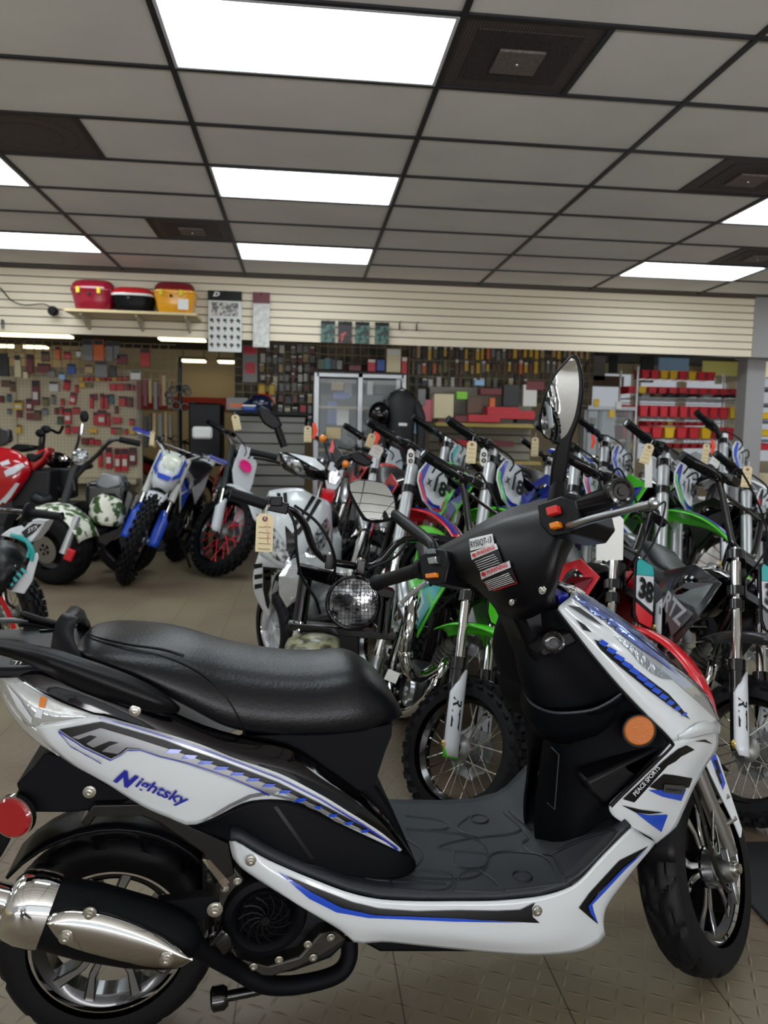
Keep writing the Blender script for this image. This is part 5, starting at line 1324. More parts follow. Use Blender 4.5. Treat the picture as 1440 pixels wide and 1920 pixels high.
# mudguard over the wheel
c = MB(); rows = []
mdir = V(-.07, -.99, 0).normalized(); msd = V(1, 0, 0)
for i in range(13):
    a_ = math.radians(-8 + i * 13)
    rows.append([gc_ + mdir * math.cos(a_) * .245 + V(0, 0, 1) * (math.sin(a_) * .245 + .17) + msd * (.088 * math.sin((j / 8 - .5) * PI)) + V(0, 0, -.03 * (1 - math.cos((j / 8 - .5) * PI))) for j in range(9)])
c.grid(rows); c.build('front_mudguard', CAMO, mt, world=True, solid=.004, ang=60)
c = MB(); c.box(Q(735, 1268, MY - .19), (.04, .004, .035), Matrix.Rotation(.4, 3, 'Y')); c.build('mudguard_sticker', PAPER, mt, world=True)
hbp = [Q(*p) for p in ((432, 925, MY - .12), (500, 946, MY - .1), (548, 958, MY - .06), (572, 985, MY - .04), (587, 1025, MY - .03), (612, 1050, MY - .02), (640, 1057, MY - .02), (690, 1063, MY), (716, 1050, MY + .02), (745, 1018, MY + .05), (775, 1010, MY + .08), (830, 1012, MY + .1), (880, 1020, MY + .12))]
c = MB(); c.tube(hbp, .0125, 14, smooth=4); hbo = c.build('handlebar', PIANO, mt, world=True)
c = MB(); c.tube([hbp[0].lerp(hbp[1], t) for t in (0, .06, .5, .92, 1)], [.02, .0185, .0185, .019, .03], 18); c.build('grip', RUB, hbo, world=True)
c = MB(); c.tube([Q(820, 1012, MY + .1), Q(885, 1020, MY + .12)], .0185, 14); c.build('grip', RUB, hbo, world=True)
c = MB(); c.box(Q(520, 950, MY - .11), (.07, .035, .035), Matrix.Rotation(.2, 3, 'Y')); c.box(Q(518, 940, MY - .12), (.04, .025, .03)); c.build('lever_mount', BLK, hbo, world=True, bev=.004)
c = MB(); c.tube([Q(505, 948, MY - .13), Q(492, 965, MY - .15), Q(488, 990, MY - .16)], .006, 8, smooth=3); c.build('lever', CHR, hbo, world=True)
for pts in (((540, 955, MY - .13), (553, 985, MY - .14), (556, 1030, MY - .14), (565, 1080, MY - .12), (590, 1120, MY - .1), (600, 1150, MY - .05)), ((552, 948, MY - .12), (590, 975, MY - .14), (615, 1010, MY - .14), (628, 1050, MY - .12), (625, 1090, MY - .06)), ((690, 1068, MY - .05), (740, 1045, MY - .02), (765, 1015, MY))):
    c = MB(); c.tube([Q(*p) for p in pts], .005, 8, smooth=5); c.build('cable', RUB, hbo, world=True)
for x_, y_ in ((618, 1052), (676, 1062)):
    c = MB(); c.box(Q(x_, y_, MY - .02), (.03, .035, .05), Matrix.Rotation(.1, 3, 'Y')); cl_ = c.build('bar_clamp', BPAINT, mt, world=True, bev=.004)
    c = MB(); bolt(c, Q(x_, y_ - 12, MY - .02), (0, 0, 1), .008); c.build('clamp_bolt', STEEL, cl_, world=True)
c = MB(); c.slab([Q(560, 1058), Q(612, 1072), Q(690, 1092), Q(742, 1108), Q(738, 1124), Q(660, 1110), Q(590, 1090), Q(556, 1078)], V(0, .05, 0)); c.build('upper_clamp', PIANO, mt, world=True, bev=.005)
c = MB(); c.slab([Q(540, 1168), Q(600, 1172), Q(690, 1182), Q(745, 1192), Q(742, 1202), Q(660, 1196), Q(590, 1188), Q(540, 1182)], V(0, .05, 0)); c.build('lower_clamp', BPAINT, mt, world=True, bev=.005)
c = MB(); c.tube([Q(700, 1090, MY + .1), Q(715, 1140, MY + .3), V(.1, MY + .7, .5), V(.12, MY + 1.0, .45)], .02, 10, smooth=4); c.box(V(.1, MY + .55, .38), (.26, .3, .26)); c.build('engine_and_frame', ENG, mt, world=True, bev=.01)
c = MB(); c.tube([Q(778, 1110, MY + .12), Q(770, 1140, MY + .05), Q(765, 1180, MY), Q(758, 1225, MY), Q(765, 1255, MY), Q(785, 1270, MY + .05), Q(815, 1255, MY + .1)], .02, 14, smooth=5); c.build('exhaust_header', CHR, mt, world=True)
c = MB(); c.lathe([(0, .026), (.01, .028), (.02, .026)], Q(760, 1232, MY), V(0, .1, 1), 16); c.build('heat_shield_clamp', CHR, mt, world=True)
c = MB(); 
rows = [[V(.12 + w_ * s_, MY + .45 + .6 * u, .58 + .05 * u - .03 * abs(s_)) for w_, s_ in ((.11, -1), (.09, -.5), (0, 0), (.09, .5), (.11, 1))] for u in (0, .5, 1)]
c.grid(rows); c.build('seat', SEATM, mt, world=True, solid=.06)
wire_wheel(mt, Matrix.Translation((.10, 1.05, .2)) @ Matrix.Rotation(-1.5, 4, 'Z'), .2, .11, .13, 'rear_wheel', BPAINT, STEEL, 16, False, 0, N=20)
# ---- white sport scooter with black stripes behind it
WY = 4.0
ws = thing('motor_scooter', 'white sport scooter with black hood stripes and twin headlamps, behind the mini bike', 'scooter', TM((0, WY, 0)))
def wpanel(name, rows, m_, thick=.004, n=14, m=4, ang=60, parent=None):
    R_ = [resample(cr([ony(x, y, WY + d) for x, y, d in r], 5), n) for r in rows]
    cols = [cr([r[i] for r in R_], m) for i in range(n)]
    mb = MB(); mb.grid([[c_[k] for c_ in cols] for k in range(len(cols[0]))])
    o = mb.build(name, m_, parent or ws, world=True, solid=thick, ang=ang); return o, mb
hood, hbm = wpanel('hood', [[(500, 930, .1), (508, 919, .08), (560, 915, .04), (590, 930, .03), (618, 942, .06), (622, 970, .1)],
                        [(498, 955, .04), (520, 948, .0), (552, 950, -.03), (590, 962, -.02), (612, 975, .03), (624, 1000, .08)],
                        [(494, 1000, .02), (515, 1000, -.04), (545, 1015, -.08), (580, 1010, -.06), (606, 1005, .0), (623, 1030, .06)],
                        [(486, 1040, .03), (505, 1052, -.04), (540, 1068, -.1), (572, 1060, -.06), (600, 1045, .0), (620, 1062, .06)]], WHT)
decal('hood_stripe', DEC, [hbm], [[(519, 925), (526, 925), (528, 950), (524, 951)], [(531, 925), (538, 924), (540, 950), (533, 950)],
      [(585, 929), (592, 933), (570, 965), (553, 990), (548, 982), (570, 955)], [(596, 935), (603, 938), (580, 975), (560, 1004), (556, 996), (578, 966)]], hood, off=.003)
for pts in ([(502, 962), (510, 985), (528, 1008), (542, 1040), (545, 1060), (515, 1048), (495, 1020), (492, 990)], [(618, 985), (612, 970), (600, 985), (585, 1010), (572, 1035), (565, 1058), (590, 1052), (604, 1030), (614, 1008)]):
    decal('headlamp', mat('scooter headlamp', (38, 40, 44), .1, .5, coat=1, bump=(60, 1.0), noise=(42, (222, 226, 230), .4, .62)), [hbm], [pts], hood, off=.005)
decal('black_centre', PIANO, [hbm], [[(535, 985), (548, 1000), (560, 990), (556, 1015), (560, 1062), (546, 1066), (538, 1040)]], hood, off=.004)
_, LFM = wpanel('left_fairing', [[(486, 1035, .05), (478, 1060, .06), (474, 1090, .08), (480, 1120, .1), (500, 1158, .12)], [(500, 1045, .0), (494, 1070, .02), (492, 1100, .05), (496, 1130, .08), (503, 1160, .1)], [(545, 1066, -.08), (520, 1075, -.02), (510, 1100, .02), (508, 1130, .06), (506, 1160, .1)]], WHT)
o9 = bpy.data.objects['left_fairing']; decal('inner_black', PIANO, [LFM], [[(494, 1062), (520, 1064), (545, 1070), (524, 1092), (514, 1120), (508, 1150), (500, 1135), (494, 1105)]], o9, off=.006)
o_, lbm = wpanel('leg_shield', [[(505, 1060, .1), (560, 1062, .06), (620, 1060, .12)], [(500, 1110, .15), (560, 1110, .12), (615, 1110, .18)], [(505, 1150, .2), (560, 1160, .2), (610, 1150, .2)]], PIANO)
for y0 in (1058, 1078, 1096):
    c = MB(); c.slab([ony(476 + (y0 - 1058) * .03, y0, WY - .01), ony(492, y0 - 2, WY - .03), ony(492, y0 + 6, WY - .03), ony(477, y0 + 9, WY - .01)], V(0, .004, 0)); c.build('side_slash', DEC, ws, world=True)
# handlebar fairing
hf, hfm = wpanel('handlebar_fairing', [[(524, 848, .1), (545, 848, .05), (575, 855, .0), (600, 862, .0), (612, 880, .02)], [(526, 865, .08), (550, 868, .0), (580, 876, -.05), (602, 880, -.04), (620, 884, .0)], [(532, 880, .08), (555, 892, .02), (585, 900, -.03), (610, 900, -.02), (632, 905, .02)]], PIANO)
decal('white_nose', WHT, [hfm], [[(540, 849), (575, 856), (600, 862), (618, 878), (600, 882), (575, 868)]], hf, off=.003)
decal('headlamp', MATS['scooter headlamp'], [hfm], [[(530, 852), (548, 856), (565, 868), (576, 890), (560, 888), (540, 872)]], hf, off=.004)
c = MB(); c.slab([ony(616, 884, WY - .03), ony(634, 880, WY - .03), ony(640, 895, WY - .03), ony(632, 910, WY - .03), ony(614, 906, WY - .03)], V(0, .04, 0)); c.build('headlamp', MATS['scooter headlamp'], hf, world=True, bev=.006)
c = MB(); c.slab([ony(x_, y_, WY) for x_, y_ in ((620, 848), (626, 822), (630, 835), (650, 862), (648, 880), (634, 882), (625, 865))], V(0, .03, 0)); c.build('windshield', PIANO, ws, world=True, bev=.004)
c = MB(); c.slab([ony(x_, y_, WY - .01) for x_, y_ in ((617, 845), (624, 822), (627, 838), (624, 850))], V(0, .006, 0)); c.build('red_trim', RED, ws, world=True)
c = MB(); c.tube([ony(469, 847, WY + .02), ony(520, 858, WY + .02)], [.021, .019], 14); c.build('grip', RUB, ws, world=True)
c = MB(); c.tube([ony(475, 858, WY - .03), ony(500, 862, WY - .02), ony(525, 868, WY)], .008, 8); c.build('lever', BPAINT, ws, world=True)
for hpts, sp in (([(483, 768), (488, 760), (503, 767), (523, 783), (530, 798), (512, 806), (495, 795), (486, 782)], [(520, 800), (525, 815), (533, 838)]), ([(652, 852), (668, 845), (685, 853), (702, 868), (685, 876), (662, 866)], [(630, 878), (645, 862), (660, 856)])):
    c = MB(); c.slab([ony(x_, y_, WY - .02) for x_, y_ in hpts], V(0, .05, 0)); mo_ = c.build('mirror', BLK, ws, world=True, bev=.01)
    c = MB(); c.tube([ony(x_, y_, WY) for x_, y_ in sp], [.02, .022, .02], 10); c.build('mirror_stem', BLK, mo_, world=True)
for x_, y_ in ((648, 870), (605, 822)):
    c = MB(); c.ball(ony(x_, y_, WY - .02), .02, 8); c.build('indicator', AMB, ws, world=True)
c = MB(); wc = ony(520, 1155, WY + .15); wc.z = .225
WM = Matrix.Translation(wc) @ Matrix.Rotation(-1.15, 4, 'Z')
t_ = alloy_wheel('front_wheel', Matrix.Translation((0, -WY, 0)) @ WM, .225, .155, .1, ws, tw=.3, dark=WHP, face=SILP)
c = MB(); c.tube([ony(522, 1090, WY + .1), wc + V(-.07, -.02, .0)], .018, 10); c.build('fork_leg', SILP, ws, world=True)
c = MB(); c.box(V(.05, WY + .75, .34), (.34, .5, .1)); c.build('floorboard', BLK, ws, world=True, bev=.02)
c = MB(); c.box(V(.1, WY + 1.3, .5), (.32, .7, .34)); c.build('rear_body', WHT, ws, world=True, bev=.06)
c = MB(); c.box(V(.1, WY + 1.3, .74), (.28, .75, .12)); c.build('seat', SEATM, ws, world=True, bev=.04)
alloy_wheel('rear_wheel', Matrix.Translation((.12, 1.5, .22)) @ Matrix.Rotation(-1.5, 4, 'Z'), .22, .15, .1, ws)
# clear film bundle hanging over it
def film(name, label, pts, Y, seed, cat='wrapping film', th=.1):
    random.seed(seed)
    n = len(pts); c = MB(); cx_ = sum(p[0] for p in pts) / n; cy_ = sum(p[1] for p in pts) / n
    rows = []
    for q in (1, .85, .65, .4, .15):
        rows.append([ony(cx_ + (x_ - cx_) * q + random.uniform(-3, 3), cy_ + (y_ - cy_) * q + random.uniform(-3, 3), Y - th * (1 - q * q) * .8 - random.uniform(0, .02)) for x_, y_ in pts])
    c.grid(rows, closed=True, caps=True)
    return tag(c.build(name, FILM, ang=20), label, cat)
film('plastic_film', 'crumpled clear plastic film bunched beside the round mesh headlamp', [(524, 1080), (540, 1052), (575, 1034), (605, 1042), (640, 1056), (665, 1070), (620, 1100), (590, 1108), (565, 1122), (538, 1138), (522, 1112)], 3.5, 3)
# ---- fat-tyre electric scooter with flower print
EY = 6.7
es = thing('electric_scooter', 'fat-tyred electric scooter with white flower print battery cover', 'electric scooter', TM((-2.1, EY, 0)))
def E_(px, py, d=0): return ony(px, py, EY + d)
FLW = mat('flower print', (236, 236, 222), .5, noise=(14, (52, 84, 38), .48, .54))
wc = onz(104, 1024, .32); R_ = .325
WM = Matrix.Translation(wc) @ Matrix.Rotation(-.42, 4, 'Z') @ Matrix.Rotation(.12, 4, 'X')
tm_ = tyre_mb(WM, R_, .17, .26, 96, lambda a, t: (.012 if ((a * 22 / (2 * PI) + abs(t)) % 1) < .2 and abs(t) > .25 else .01 if abs(abs(t) - .4) < .05 else 0)).build('front_wheel', RUBD, es, world=True, ang=35)
c = MB(WM); c.lathe([(-.12, .17), (-.09, .165), (-.06, .1), (-.06, .0001)], (0, 0, 0), YY, 32); c.build('rim', BPAINT, tm_, world=True)
c = MB(WM); rows = []
for k in range(36):
    a_ = 2 * PI * k / 36; rows.append([V(math.cos(a_) * .05, -.13, math.sin(a_) * .05), V(math.cos(a_) * .115, -.13, math.sin(a_) * .115), V(math.cos(a_) * .115, -.125, math.sin(a_) * .115), V(math.cos(a_) * .05, -.125, math.sin(a_) * .05)])
c.grid(rows, closed=True, close_v=True)
for k in range(5): a_ = k * 2 * PI / 5; c.box(V(math.cos(a_) * .04, -.127, math.sin(a_) * .04), (.06, .005, .018), Matrix.Rotation(-a_, 3, 'Y'))
c.build('brake_disc', SIL, tm_, world=True)
c = MB(); c.tube([E_(146, 968, -.25), E_(133, 1000, -.28), E_(119, 1038, -.3)], [.03, .03, .035], 14); c.build('fork_leg', SILP, es, world=True)
c = MB(); c.box(E_(131, 1040, -.3), (.07, .05, .1), Matrix.Rotation(.4, 3, 'Y')); c.build('brake_caliper', RED, es, world=True, bev=.01)
c = MB(); rows = []
for i in range(9):
    a_ = math.radians(15 + i * 15)
    rows.append([WM @ V(math.cos(a_) * .365, .13 * math.sin((j / 6 - .5) * PI), math.sin(a_) * .365 - .02 * (1 - math.cos((j / 6 - .5) * PI))) for j in range(7)])
c.grid(rows); c.build('front_mudguard', FLW, es, world=True, solid=.005)
c = MB(); c.slab([E_(86, 952), E_(100, 946), E_(140, 950), E_(152, 962), E_(150, 975), E_(146, 975), E_(140, 960), E_(100, 956), E_(90, 962)], V(0, .06, 0)); c.build('fork_crown', BPAINT, es, world=True, bev=.01)
c = MB(); c.tube([E_(118, 950), E_(130, 915), E_(140, 880), E_(150, 865)], .035, 12); c.build('steering_column', mat('dark grey frame', (50, 52, 55), .4), es, world=True)
c = MB(); c.tube([E_(142, 895, -.02), E_(165, 870, -.05), E_(185, 850, -.08), E_(205, 828, -.1), E_(225, 824, -.1), E_(262, 832, -.12)], .018, 10, smooth=4); hh = c.build('handlebar', BPAINT, es, world=True)
c = MB(); c.tube([E_(225, 824, -.1), E_(262, 832, -.12)], .026, 12); c.build('grip', RUB, hh, world=True)
c = MB(); c.tube([E_(140, 920, -.02), E_(134, 870, -.02), E_(146, 830, -.04), E_(150, 800, -.04)], .012, 8, smooth=4); c.build('handlebar_riser', BPAINT, es, world=True)
c = MB(); c.ball(E_(158, 781, -.05), .05, 8, (.75, .3, 1)); m_ = c.build('mirror', BLK, es, world=True)
c = MB(); c.tube([E_(152, 815, -.05), E_(154, 795, -.05)], .009, 8); c.build('mirror_stem', CHR, m_, world=True)
c = MB(); c.ball(E_(150, 857, -.08), .07, 8, (1, .5, 1)); c.build('headlamp', MATS['scooter headlamp'], es, world=True)
c = MB(); c.slab([E_(150, 975), E_(158, 1040), E_(172, 1045), E_(215, 1010), E_(232, 985), E_(250, 930), E_(240, 920), E_(222, 990), E_(175, 1010), E_(162, 990)], V(0, .22, 0)); c.build('deck', BPAINT, es, world=True, bev=.01)
bt = MB(); rows = []
for q, (x0, x1, y_) in enumerate(((192, 212, 928), (175, 228, 936), (168, 234, 950), (166, 234, 966), (170, 232, 978), (182, 222, 986))):
    rows.append([E_(x0 + (x1 - x0) * j / 6, y_ + (j - 3) * .8, -.02 - .10 * math.sin(PI * j / 6)) for j in range(7)])
bt.grid(rows); bt.build('battery_cover', FLW, es, world=True, solid=.01, ang=70)
c = MB(); c.box(E_(205, 945, .16), (.34, .3, .4)); c.build('battery_box', BPAINT, es, world=True, bev=.05)
c = MB(); c.slab([E_(178, 905), E_(190, 887), E_(225, 892), E_(230, 910), E_(205, 918), E_(182, 912)], V(0, .25, 0)); c.build('seat', mat('wrapped grey seat', (112, 116, 120), .25, coat=.5, bump=(12, .6)), es, world=True, bev=.03)
c = MB(); c.tube([E_(205, 918, .1), E_(208, 960, .1)], .03, 10); c.build('seat_post', BPAINT, es, world=True)
c = MB(); c.tube([E_(186, 1020, -.02), E_(205, 1042, -.08), E_(216, 1052, -.1)], .014, 8); c.build('kickstand', BPAINT, es, world=True)
rwc = V(-1.6, EY + .5, .3)
tyre_mb(Matrix.Translation(rwc) @ Matrix.Rotation(-.42, 4, 'Z'), .3, .16, .22, 64).build('rear_wheel', RUBD, es, world=True)
# ---- red sport bike at the left edge
RY = 7.4
rb = thing('sport_motorbike', 'red and white faired sport motorbike cut by the left edge', 'motorbike', TM((-3.0, RY, 0)))
def R2(px, py, d=0): return ony(px, py, RY + d)
REDG = mat('deep red paint', (178, 12, 26), .12, coat=1)
c = MB()
rr2 = [[(-40, 832, .05), (0, 838, .0), (30, 845, -.02), (52, 860, -.02)], [(-40, 850, -.05), (0, 862, -.08), (38, 870, -.08), (58, 878, -.03)], [(-40, 890, -.06), (0, 896, -.1), (30, 905, -.1), (56, 892, -.03)], [(-40, 940, -.0), (-5, 948, -.06), (20, 940, -.06), (48, 905, -.02)]]
R_ = [cr([R2(*p) for p in r], 4) for r in rr2]; cols = [cr([r[i] for r in R_], 4) for i in range(len(R_[0]))]
c.grid([[q[k] for q in cols] for k in range(len(cols[0]))]); fa = c.build('side_fairing', REDG, rb, world=True, solid=.01, ang=60); fbm = c
decal('white_flash', WHP, [fbm], [[(8, 884), (22, 876), (42, 868), (46, 874), (28, 888), (12, 894)], [(-10, 950), (10, 930), (30, 905), (36, 906), (20, 932), (0, 955)], [(0, 868), (16, 862), (20, 870), (4, 874)]], fa, off=.008)
c = MB(); c.slab([R2(45, 858), R2(88, 838), R2(92, 850), R2(80, 868), R2(60, 885), R2(50, 878)], V(0, .2, 0)); c.build('tail_fairing', REDG, rb, world=True, bev=.02)
c = MB(); c.slab([R2(46, 850, -.02), R2(70, 852, -.02), R2(84, 842, -.02), R2(78, 858, -.02), R2(62, 868, -.02), R2(50, 862, -.02)], V(0, .24, 0)); c.build('seat', SEATM, rb, world=True, bev=.02)
c = MB(); c.slab([R2(15, 842, .02), R2(30, 832, .02), R2(60, 836, .02), R2(66, 842, .02), R2(40, 848, .02)], V(0, .2, 0)); c.build('fuel_tank_cover', BLK, rb, world=True, bev=.02)
c = MB(); c.slab([R2(-10, 800), R2(16, 806), R2(18, 828), R2(0, 838), R2(-20, 830)], V(0, .1, 0)); c.build('windscreen', mat('smoke screen', (30, 30, 34), .1, coat=1), rb, world=True, bev=.01)
c = MB(); c.box(R2(66, 915, .15), (.35, .25, .35)); c.tube([R2(60, 930), R2(80, 940), R2(100, 935)], .05, 12); c.build('engine', ENG, rb, world=True, bev=.02)
c = MB(); w_ = R2(92, 940, .2); w_.z = .31
t_ = tyre_mb(Matrix.Translation(w_) @ Matrix.Rotation(-.2, 4, 'Z'), .31, .2, .15, 72).build('rear_wheel', RUB, rb, world=True)
tyre_mb(Matrix.Translation((-4.2, RY - .1, .3)) @ Matrix.Rotation(-.2, 4, 'Z'), .3, .2, .12, 72).build('front_wheel', RUB, rb, world=True)
c = MB(); c.tube([V(-4.2, RY - .1, .3), V(-3.9, RY, .95)], .04, 12); c.build('fork_leg', BPAINT, rb, world=True)
# black cruiser parked beyond it
cb = thing('cruiser_motorbike', 'black cruiser motorbike with chrome tank badge behind the electric scooter', 'motorbike', TM((-2.7, RY + .35, 0)))
def R3(px, py, d=0): return ony(px, py, RY + .35 + d)
c = MB(); rows = []
for q in range(9):
    u = q / 8; x_ = 84 + 54 * u; h_ = 17 * math.sin(PI * (.15 + .8 * u))
    rows.append([R3(x_, 862 + 4 * u + h_ * math.sin(a_), .12 * math.cos(a_) * math.sin(PI * (.15 + .75 * u)) + .15) for a_ in [2 * PI * j / 14 for j in range(14)]])
c.grid(rows, closed=True, caps=True); tk_ = c.build('fuel_tank', PIANO, cb, world=True)
for x_ in (113, 120): c = MB(); c.lathe([(0, .016), (.006, .03), (.008, .016)], R3(x_, 859, -.01), (0, -1, 0), 16, closed=True); c.build('tank_badge', CHR, tk_, world=True)
c = MB(); c.box(R3(110, 905, .15), (.32, .22, .3)); c.lathe([(-.16, .05), (.0, .07), (.06, .05)], R3(101, 920, .05), (0, -1, 0), 18); c.build('engine', CHR if 0 else ENG, cb, world=True, bev=.02)
c = MB(); c.lathe([(0, .06), (.03, .055), (.04, .0001)], R3(101, 920, 0), (0, -1, 0), 18); c.build('engine_cover', CHR, cb, world=True)
c = MB(); c.tube([R3(76, 810, .0), R3(95, 806, .1), R3(110, 812, .2), R3(118, 800, .3)], .015, 8, smooth=3); hh = c.build('handlebar', BPAINT, cb, world=True)
for x_, y_ in ((76, 812), (86, 805)): c = MB(); c.ball(R3(x_, y_), .05, 8, (1, .4, .8)); c.build('mirror', BLK, hh, world=True)
c = MB(); c.slab([R3(128, 870), R3(160, 866), R3(168, 878), R3(140, 886)], V(0, .22, 0)); c.build('seat', SEATM, cb, world=True, bev=.03)
w_ = R3(165, 938, .15); w_.z = .3
tyre_mb(Matrix.Translation(w_) @ Matrix.Rotation(-.2, 4, 'Z'), .3, .19, .15, 64).build('rear_wheel', RUB, cb, world=True)
w_ = R3(62, 938, .15); w_.z = .3
tyre_mb(Matrix.Translation(w_) @ Matrix.Rotation(-.2, 4, 'Z'), .3, .19, .12, 64).build('front_wheel', RUB, cb, world=True)
c = MB(); c.tube([w_, R3(80, 815, .12)], .03, 10); c.build('fork_leg', BPAINT, cb, world=True)
# ---- teal and white mini dirt bike at the left edge
TY = 3.7
tb_ = thing('pit_bike', 'white pit bike with teal stripes and black seat cut by the left edge', 'dirt bike', TM((-1.75, TY, 0)))
def T2(px, py, d=0): return ony(px, py, TY + d)
c = MB(); rows = []
for (x0, y0, x1, y1, b) in ((-60, 1050, -60, 1120, .0), (-30, 1022, -20, 1120, -.02), (0, 1012, 4, 1112, -.03), (25, 1016, 16, 1100, -.02), (44, 1026, 30, 1080, 0), (54, 1040, 44, 1060, .02)):
    rows.append([T2(x0 + (x1 - x0) * q, y0 + (y1 - y0) * q, b + .16 * (1 - q) ** 2 - .04 * math.sin(PI * q)) for q in (0, .15, .4, .7, 1)])
cols = [cr([r[i] for r in rows], 4) for i in range(5)]
c.grid([[q[k] for q in cols] for k in range(len(cols[0]))]); sb = c; c.build('seat', SEATM, tb_, world=True, solid=.01, ang=70)
c = MB(); c.slab([T2(34, 1002), T2(58, 975), T2(86, 976), T2(74, 998), T2(58, 1018), T2(50, 1016), T2(20, 1008), T2(0, 1004), T2(20, 990)], V(0, .14, 0)); so_ = c.build('tank_shroud', WHP, tb_, world=True, bev=.005); wb1 = c
c = MB(); c.slab([T2(40, 998, -.004), T2(62, 982, -.004), T2(78, 983, -.004), T2(62, 1000, -.004), T2(48, 1010, -.004)], V(0, .004, 0)); c.build('shroud_graphic', DEC, so_, world=True)
c = MB(); letters(c, 'SYX', T2(52, 1000, -.007), T2(72, 990, -.007) - T2(52, 1000, -.007), V(0, 0, .02), .02, .2); c.build('shroud_lettering', WHP, so_, world=True)
for o2 in (0, 7):
    c = MB(); c.tube([T2(20 + o2, 1003 + o2 * .3, -.01), T2(45 + o2, 1010 + o2, -.012), T2(56 + o2 * .8, 1028 + o2, -.012), T2(52 + o2, 1045 + o2, -.01)], .009, 6, smooth=4); c.build('teal_stripe', TEAL, so_, world=True)
c = MB(); c.slab([T2(14, 1108, .02), T2(45, 1075, .0), T2(60, 1040, -.01), T2(70, 1036, -.01), T2(72, 1045, -.01), T2(60, 1090, .0), T2(45, 1114, .01)], V(0, .008, 0)); sp_ = c.build('side_panel', WHP, tb_, world=True, bev=.004)
c = MB(); c.slab([T2(6, 1098, -.01), T2(40, 1058, -.01), T2(50, 1064, -.01), T2(20, 1108, -.01)], V(0, .008, 0)); c.build('side_graphic', DEC, sp_, world=True)
for k in range(4):
    c = MB(); x_ = 14 + k * 8; y_ = 1092 - k * 8; c.slab([T2(x_, y_, -.013), T2(x_ + 8, y_ + 8, -.013), T2(x_ + 12, y_ + 4, -.013), T2(x_ + 4, y_ - 4, -.013)], V(0, .003, 0)); c.build('teal_block', TEAL, sp_, world=True)
c = MB(); letters(c, 'SYX', T2(8, 1096, -.016), T2(34, 1068, -.016) - T2(8, 1096, -.016), T2(4, 1086, -.016) - T2(8, 1096, -.016), .03, .2); c.build('side_lettering', WHP, sp_, world=True)
c = MB(); c.tube([T2(-20, 956, .15), T2(10, 957, .02), T2(48, 961, -.04), T2(116, 969, -.08)], .012, 10, smooth=3); hh = c.build('handlebar', BPAINT, tb_, world=True)
c = MB(); g0, g1 = T2(52, 961, -.04), T2(116, 969, -.08); c.tube([g0.lerp(g1, t) for t in (-.08, -.02, .0, .06, .1, .5, .97, 1)], [.02, .02, .046, .046, .021, .019, .019, .022], 20); c.build('grip', RUB, hh, world=True)
wc = T2(22, 1168, .5); wc.z = .29
wire_wheel(tb_, TM((0, 0, 0)) @ Matrix.Translation(wc - V(-1.75, TY, 0)) @ Matrix.Rotation(-.7, 4, 'Z'), .27, .19, .1, 'rear_wheel', BPAINT, STEEL, 24, False, 0, N=24)
c = MB(); c.tube([T2(0, 1120, .2), T2(16, 1150, .22), T2(26, 1178, .24)], .012, 8); c.build('swing_arm', RED, tb_, world=True)
c = MB(); c.tube([T2(10, 1105, .1), T2(14, 1130, .1), T2(28, 1140, .12)], .006, 6, smooth=3); c.build('cable', RUB, tb_, world=True)
c = MB(); c.tube([T2(20, 1000, .2), T2(-20, 1080, .25), T2(-40, 1180, .3)], .03, 8); c.build('frame', BPAINT, tb_, world=True)
wc2 = V(-2.3, TY - .2, .29)
wire_wheel(tb_, Matrix.Translation(wc2 - V(-1.75, TY, 0)) @ Matrix.Rotation(-.7, 4, 'Z'), .29, .2, .08, 'front_wheel', BPAINT, STEEL, 24, False, 0, N=24)
# ================================================================ manila price tags and papers hanging from handlebars
def price_tag(label, cx_, cy_, w, h, Y, rot=0, m_=None, yaw=0, lines=4, string=None, hole=True, group='manila price tags', name='price_tag', notch=True):
    C_ = ony(cx_, cy_, Y); s_ = Y / 1440 * 1.0
    hw, hh_ = w * s_ / 2, h * s_ / 2
    Mt = Matrix.Translation(C_) @ Matrix.Rotation(yaw, 4, 'Z') @ Matrix.Rotation(rot, 4, 'Y')
    t = thing(name, label, 'price tag' if name == 'price_tag' else 'paper', Mt, group)
    c = MB(); k = hw * .45 if notch else .001
    c.slab([(-hw, 0, -hh_), (hw, 0, -hh_), (hw, 0, hh_ - k), (hw - k, 0, hh_), (-hw + k, 0, hh_), (-hw, 0, hh_ - k)], V(0, .0012, 0)); co = c.build('card', m_ or TAGM, t)
    if hole:
        c = MB(); c.lathe([(0, hw * .32), (.001, hw * .3), (.001, hw * .1)], (0, -.0005, hh_ - hw * .62), (0, -1, 0), 16); c.build('eyelet', mat('brown eyelet', (95, 52, 42), .5), co)
    for q in range(lines):
        z = hh_ * (.3 - q * (1.15 / max(1, lines - 1)))
        c = MB(); x0, x1 = -hw * .7, hw * .7; rnd = random.Random(int(cx_) + q)
        c.tube([V(x0 + (x1 - x0) * j / 7, -.0012, z + rnd.uniform(-1, 1) * hh_ * .025) for j in range(8)], max(.0006, hh_ * .012), 4); c.build('handwriting', INK, co)
    c = MB(); c.tube([V(0, -.001, hh_ - hw * .6), V(.002, -.002, hh_ + hh_ * .2), V(hw * .2, 0, hh_ + hh_ * .45)], .0012, 5, smooth=3); c.build('string', PAPER, t)
    return t
tg = price_tag('largest manila price tag with brown eyelet, hanging from the mini bike grip', 496, 999, 32, 72, 2.38, .03, lines=5)
c = MB(); c.tube([V(.006, -.002, .04), V(.01, -.003, .0), V(.011, -.003, -.03)], .0012, 5); c.build('red_thread', RED, tg)
price_tag('manila price tag just left of the green x18 plate, below the red tool shelf', 884, 848, 19, 42, 3.7, .05)
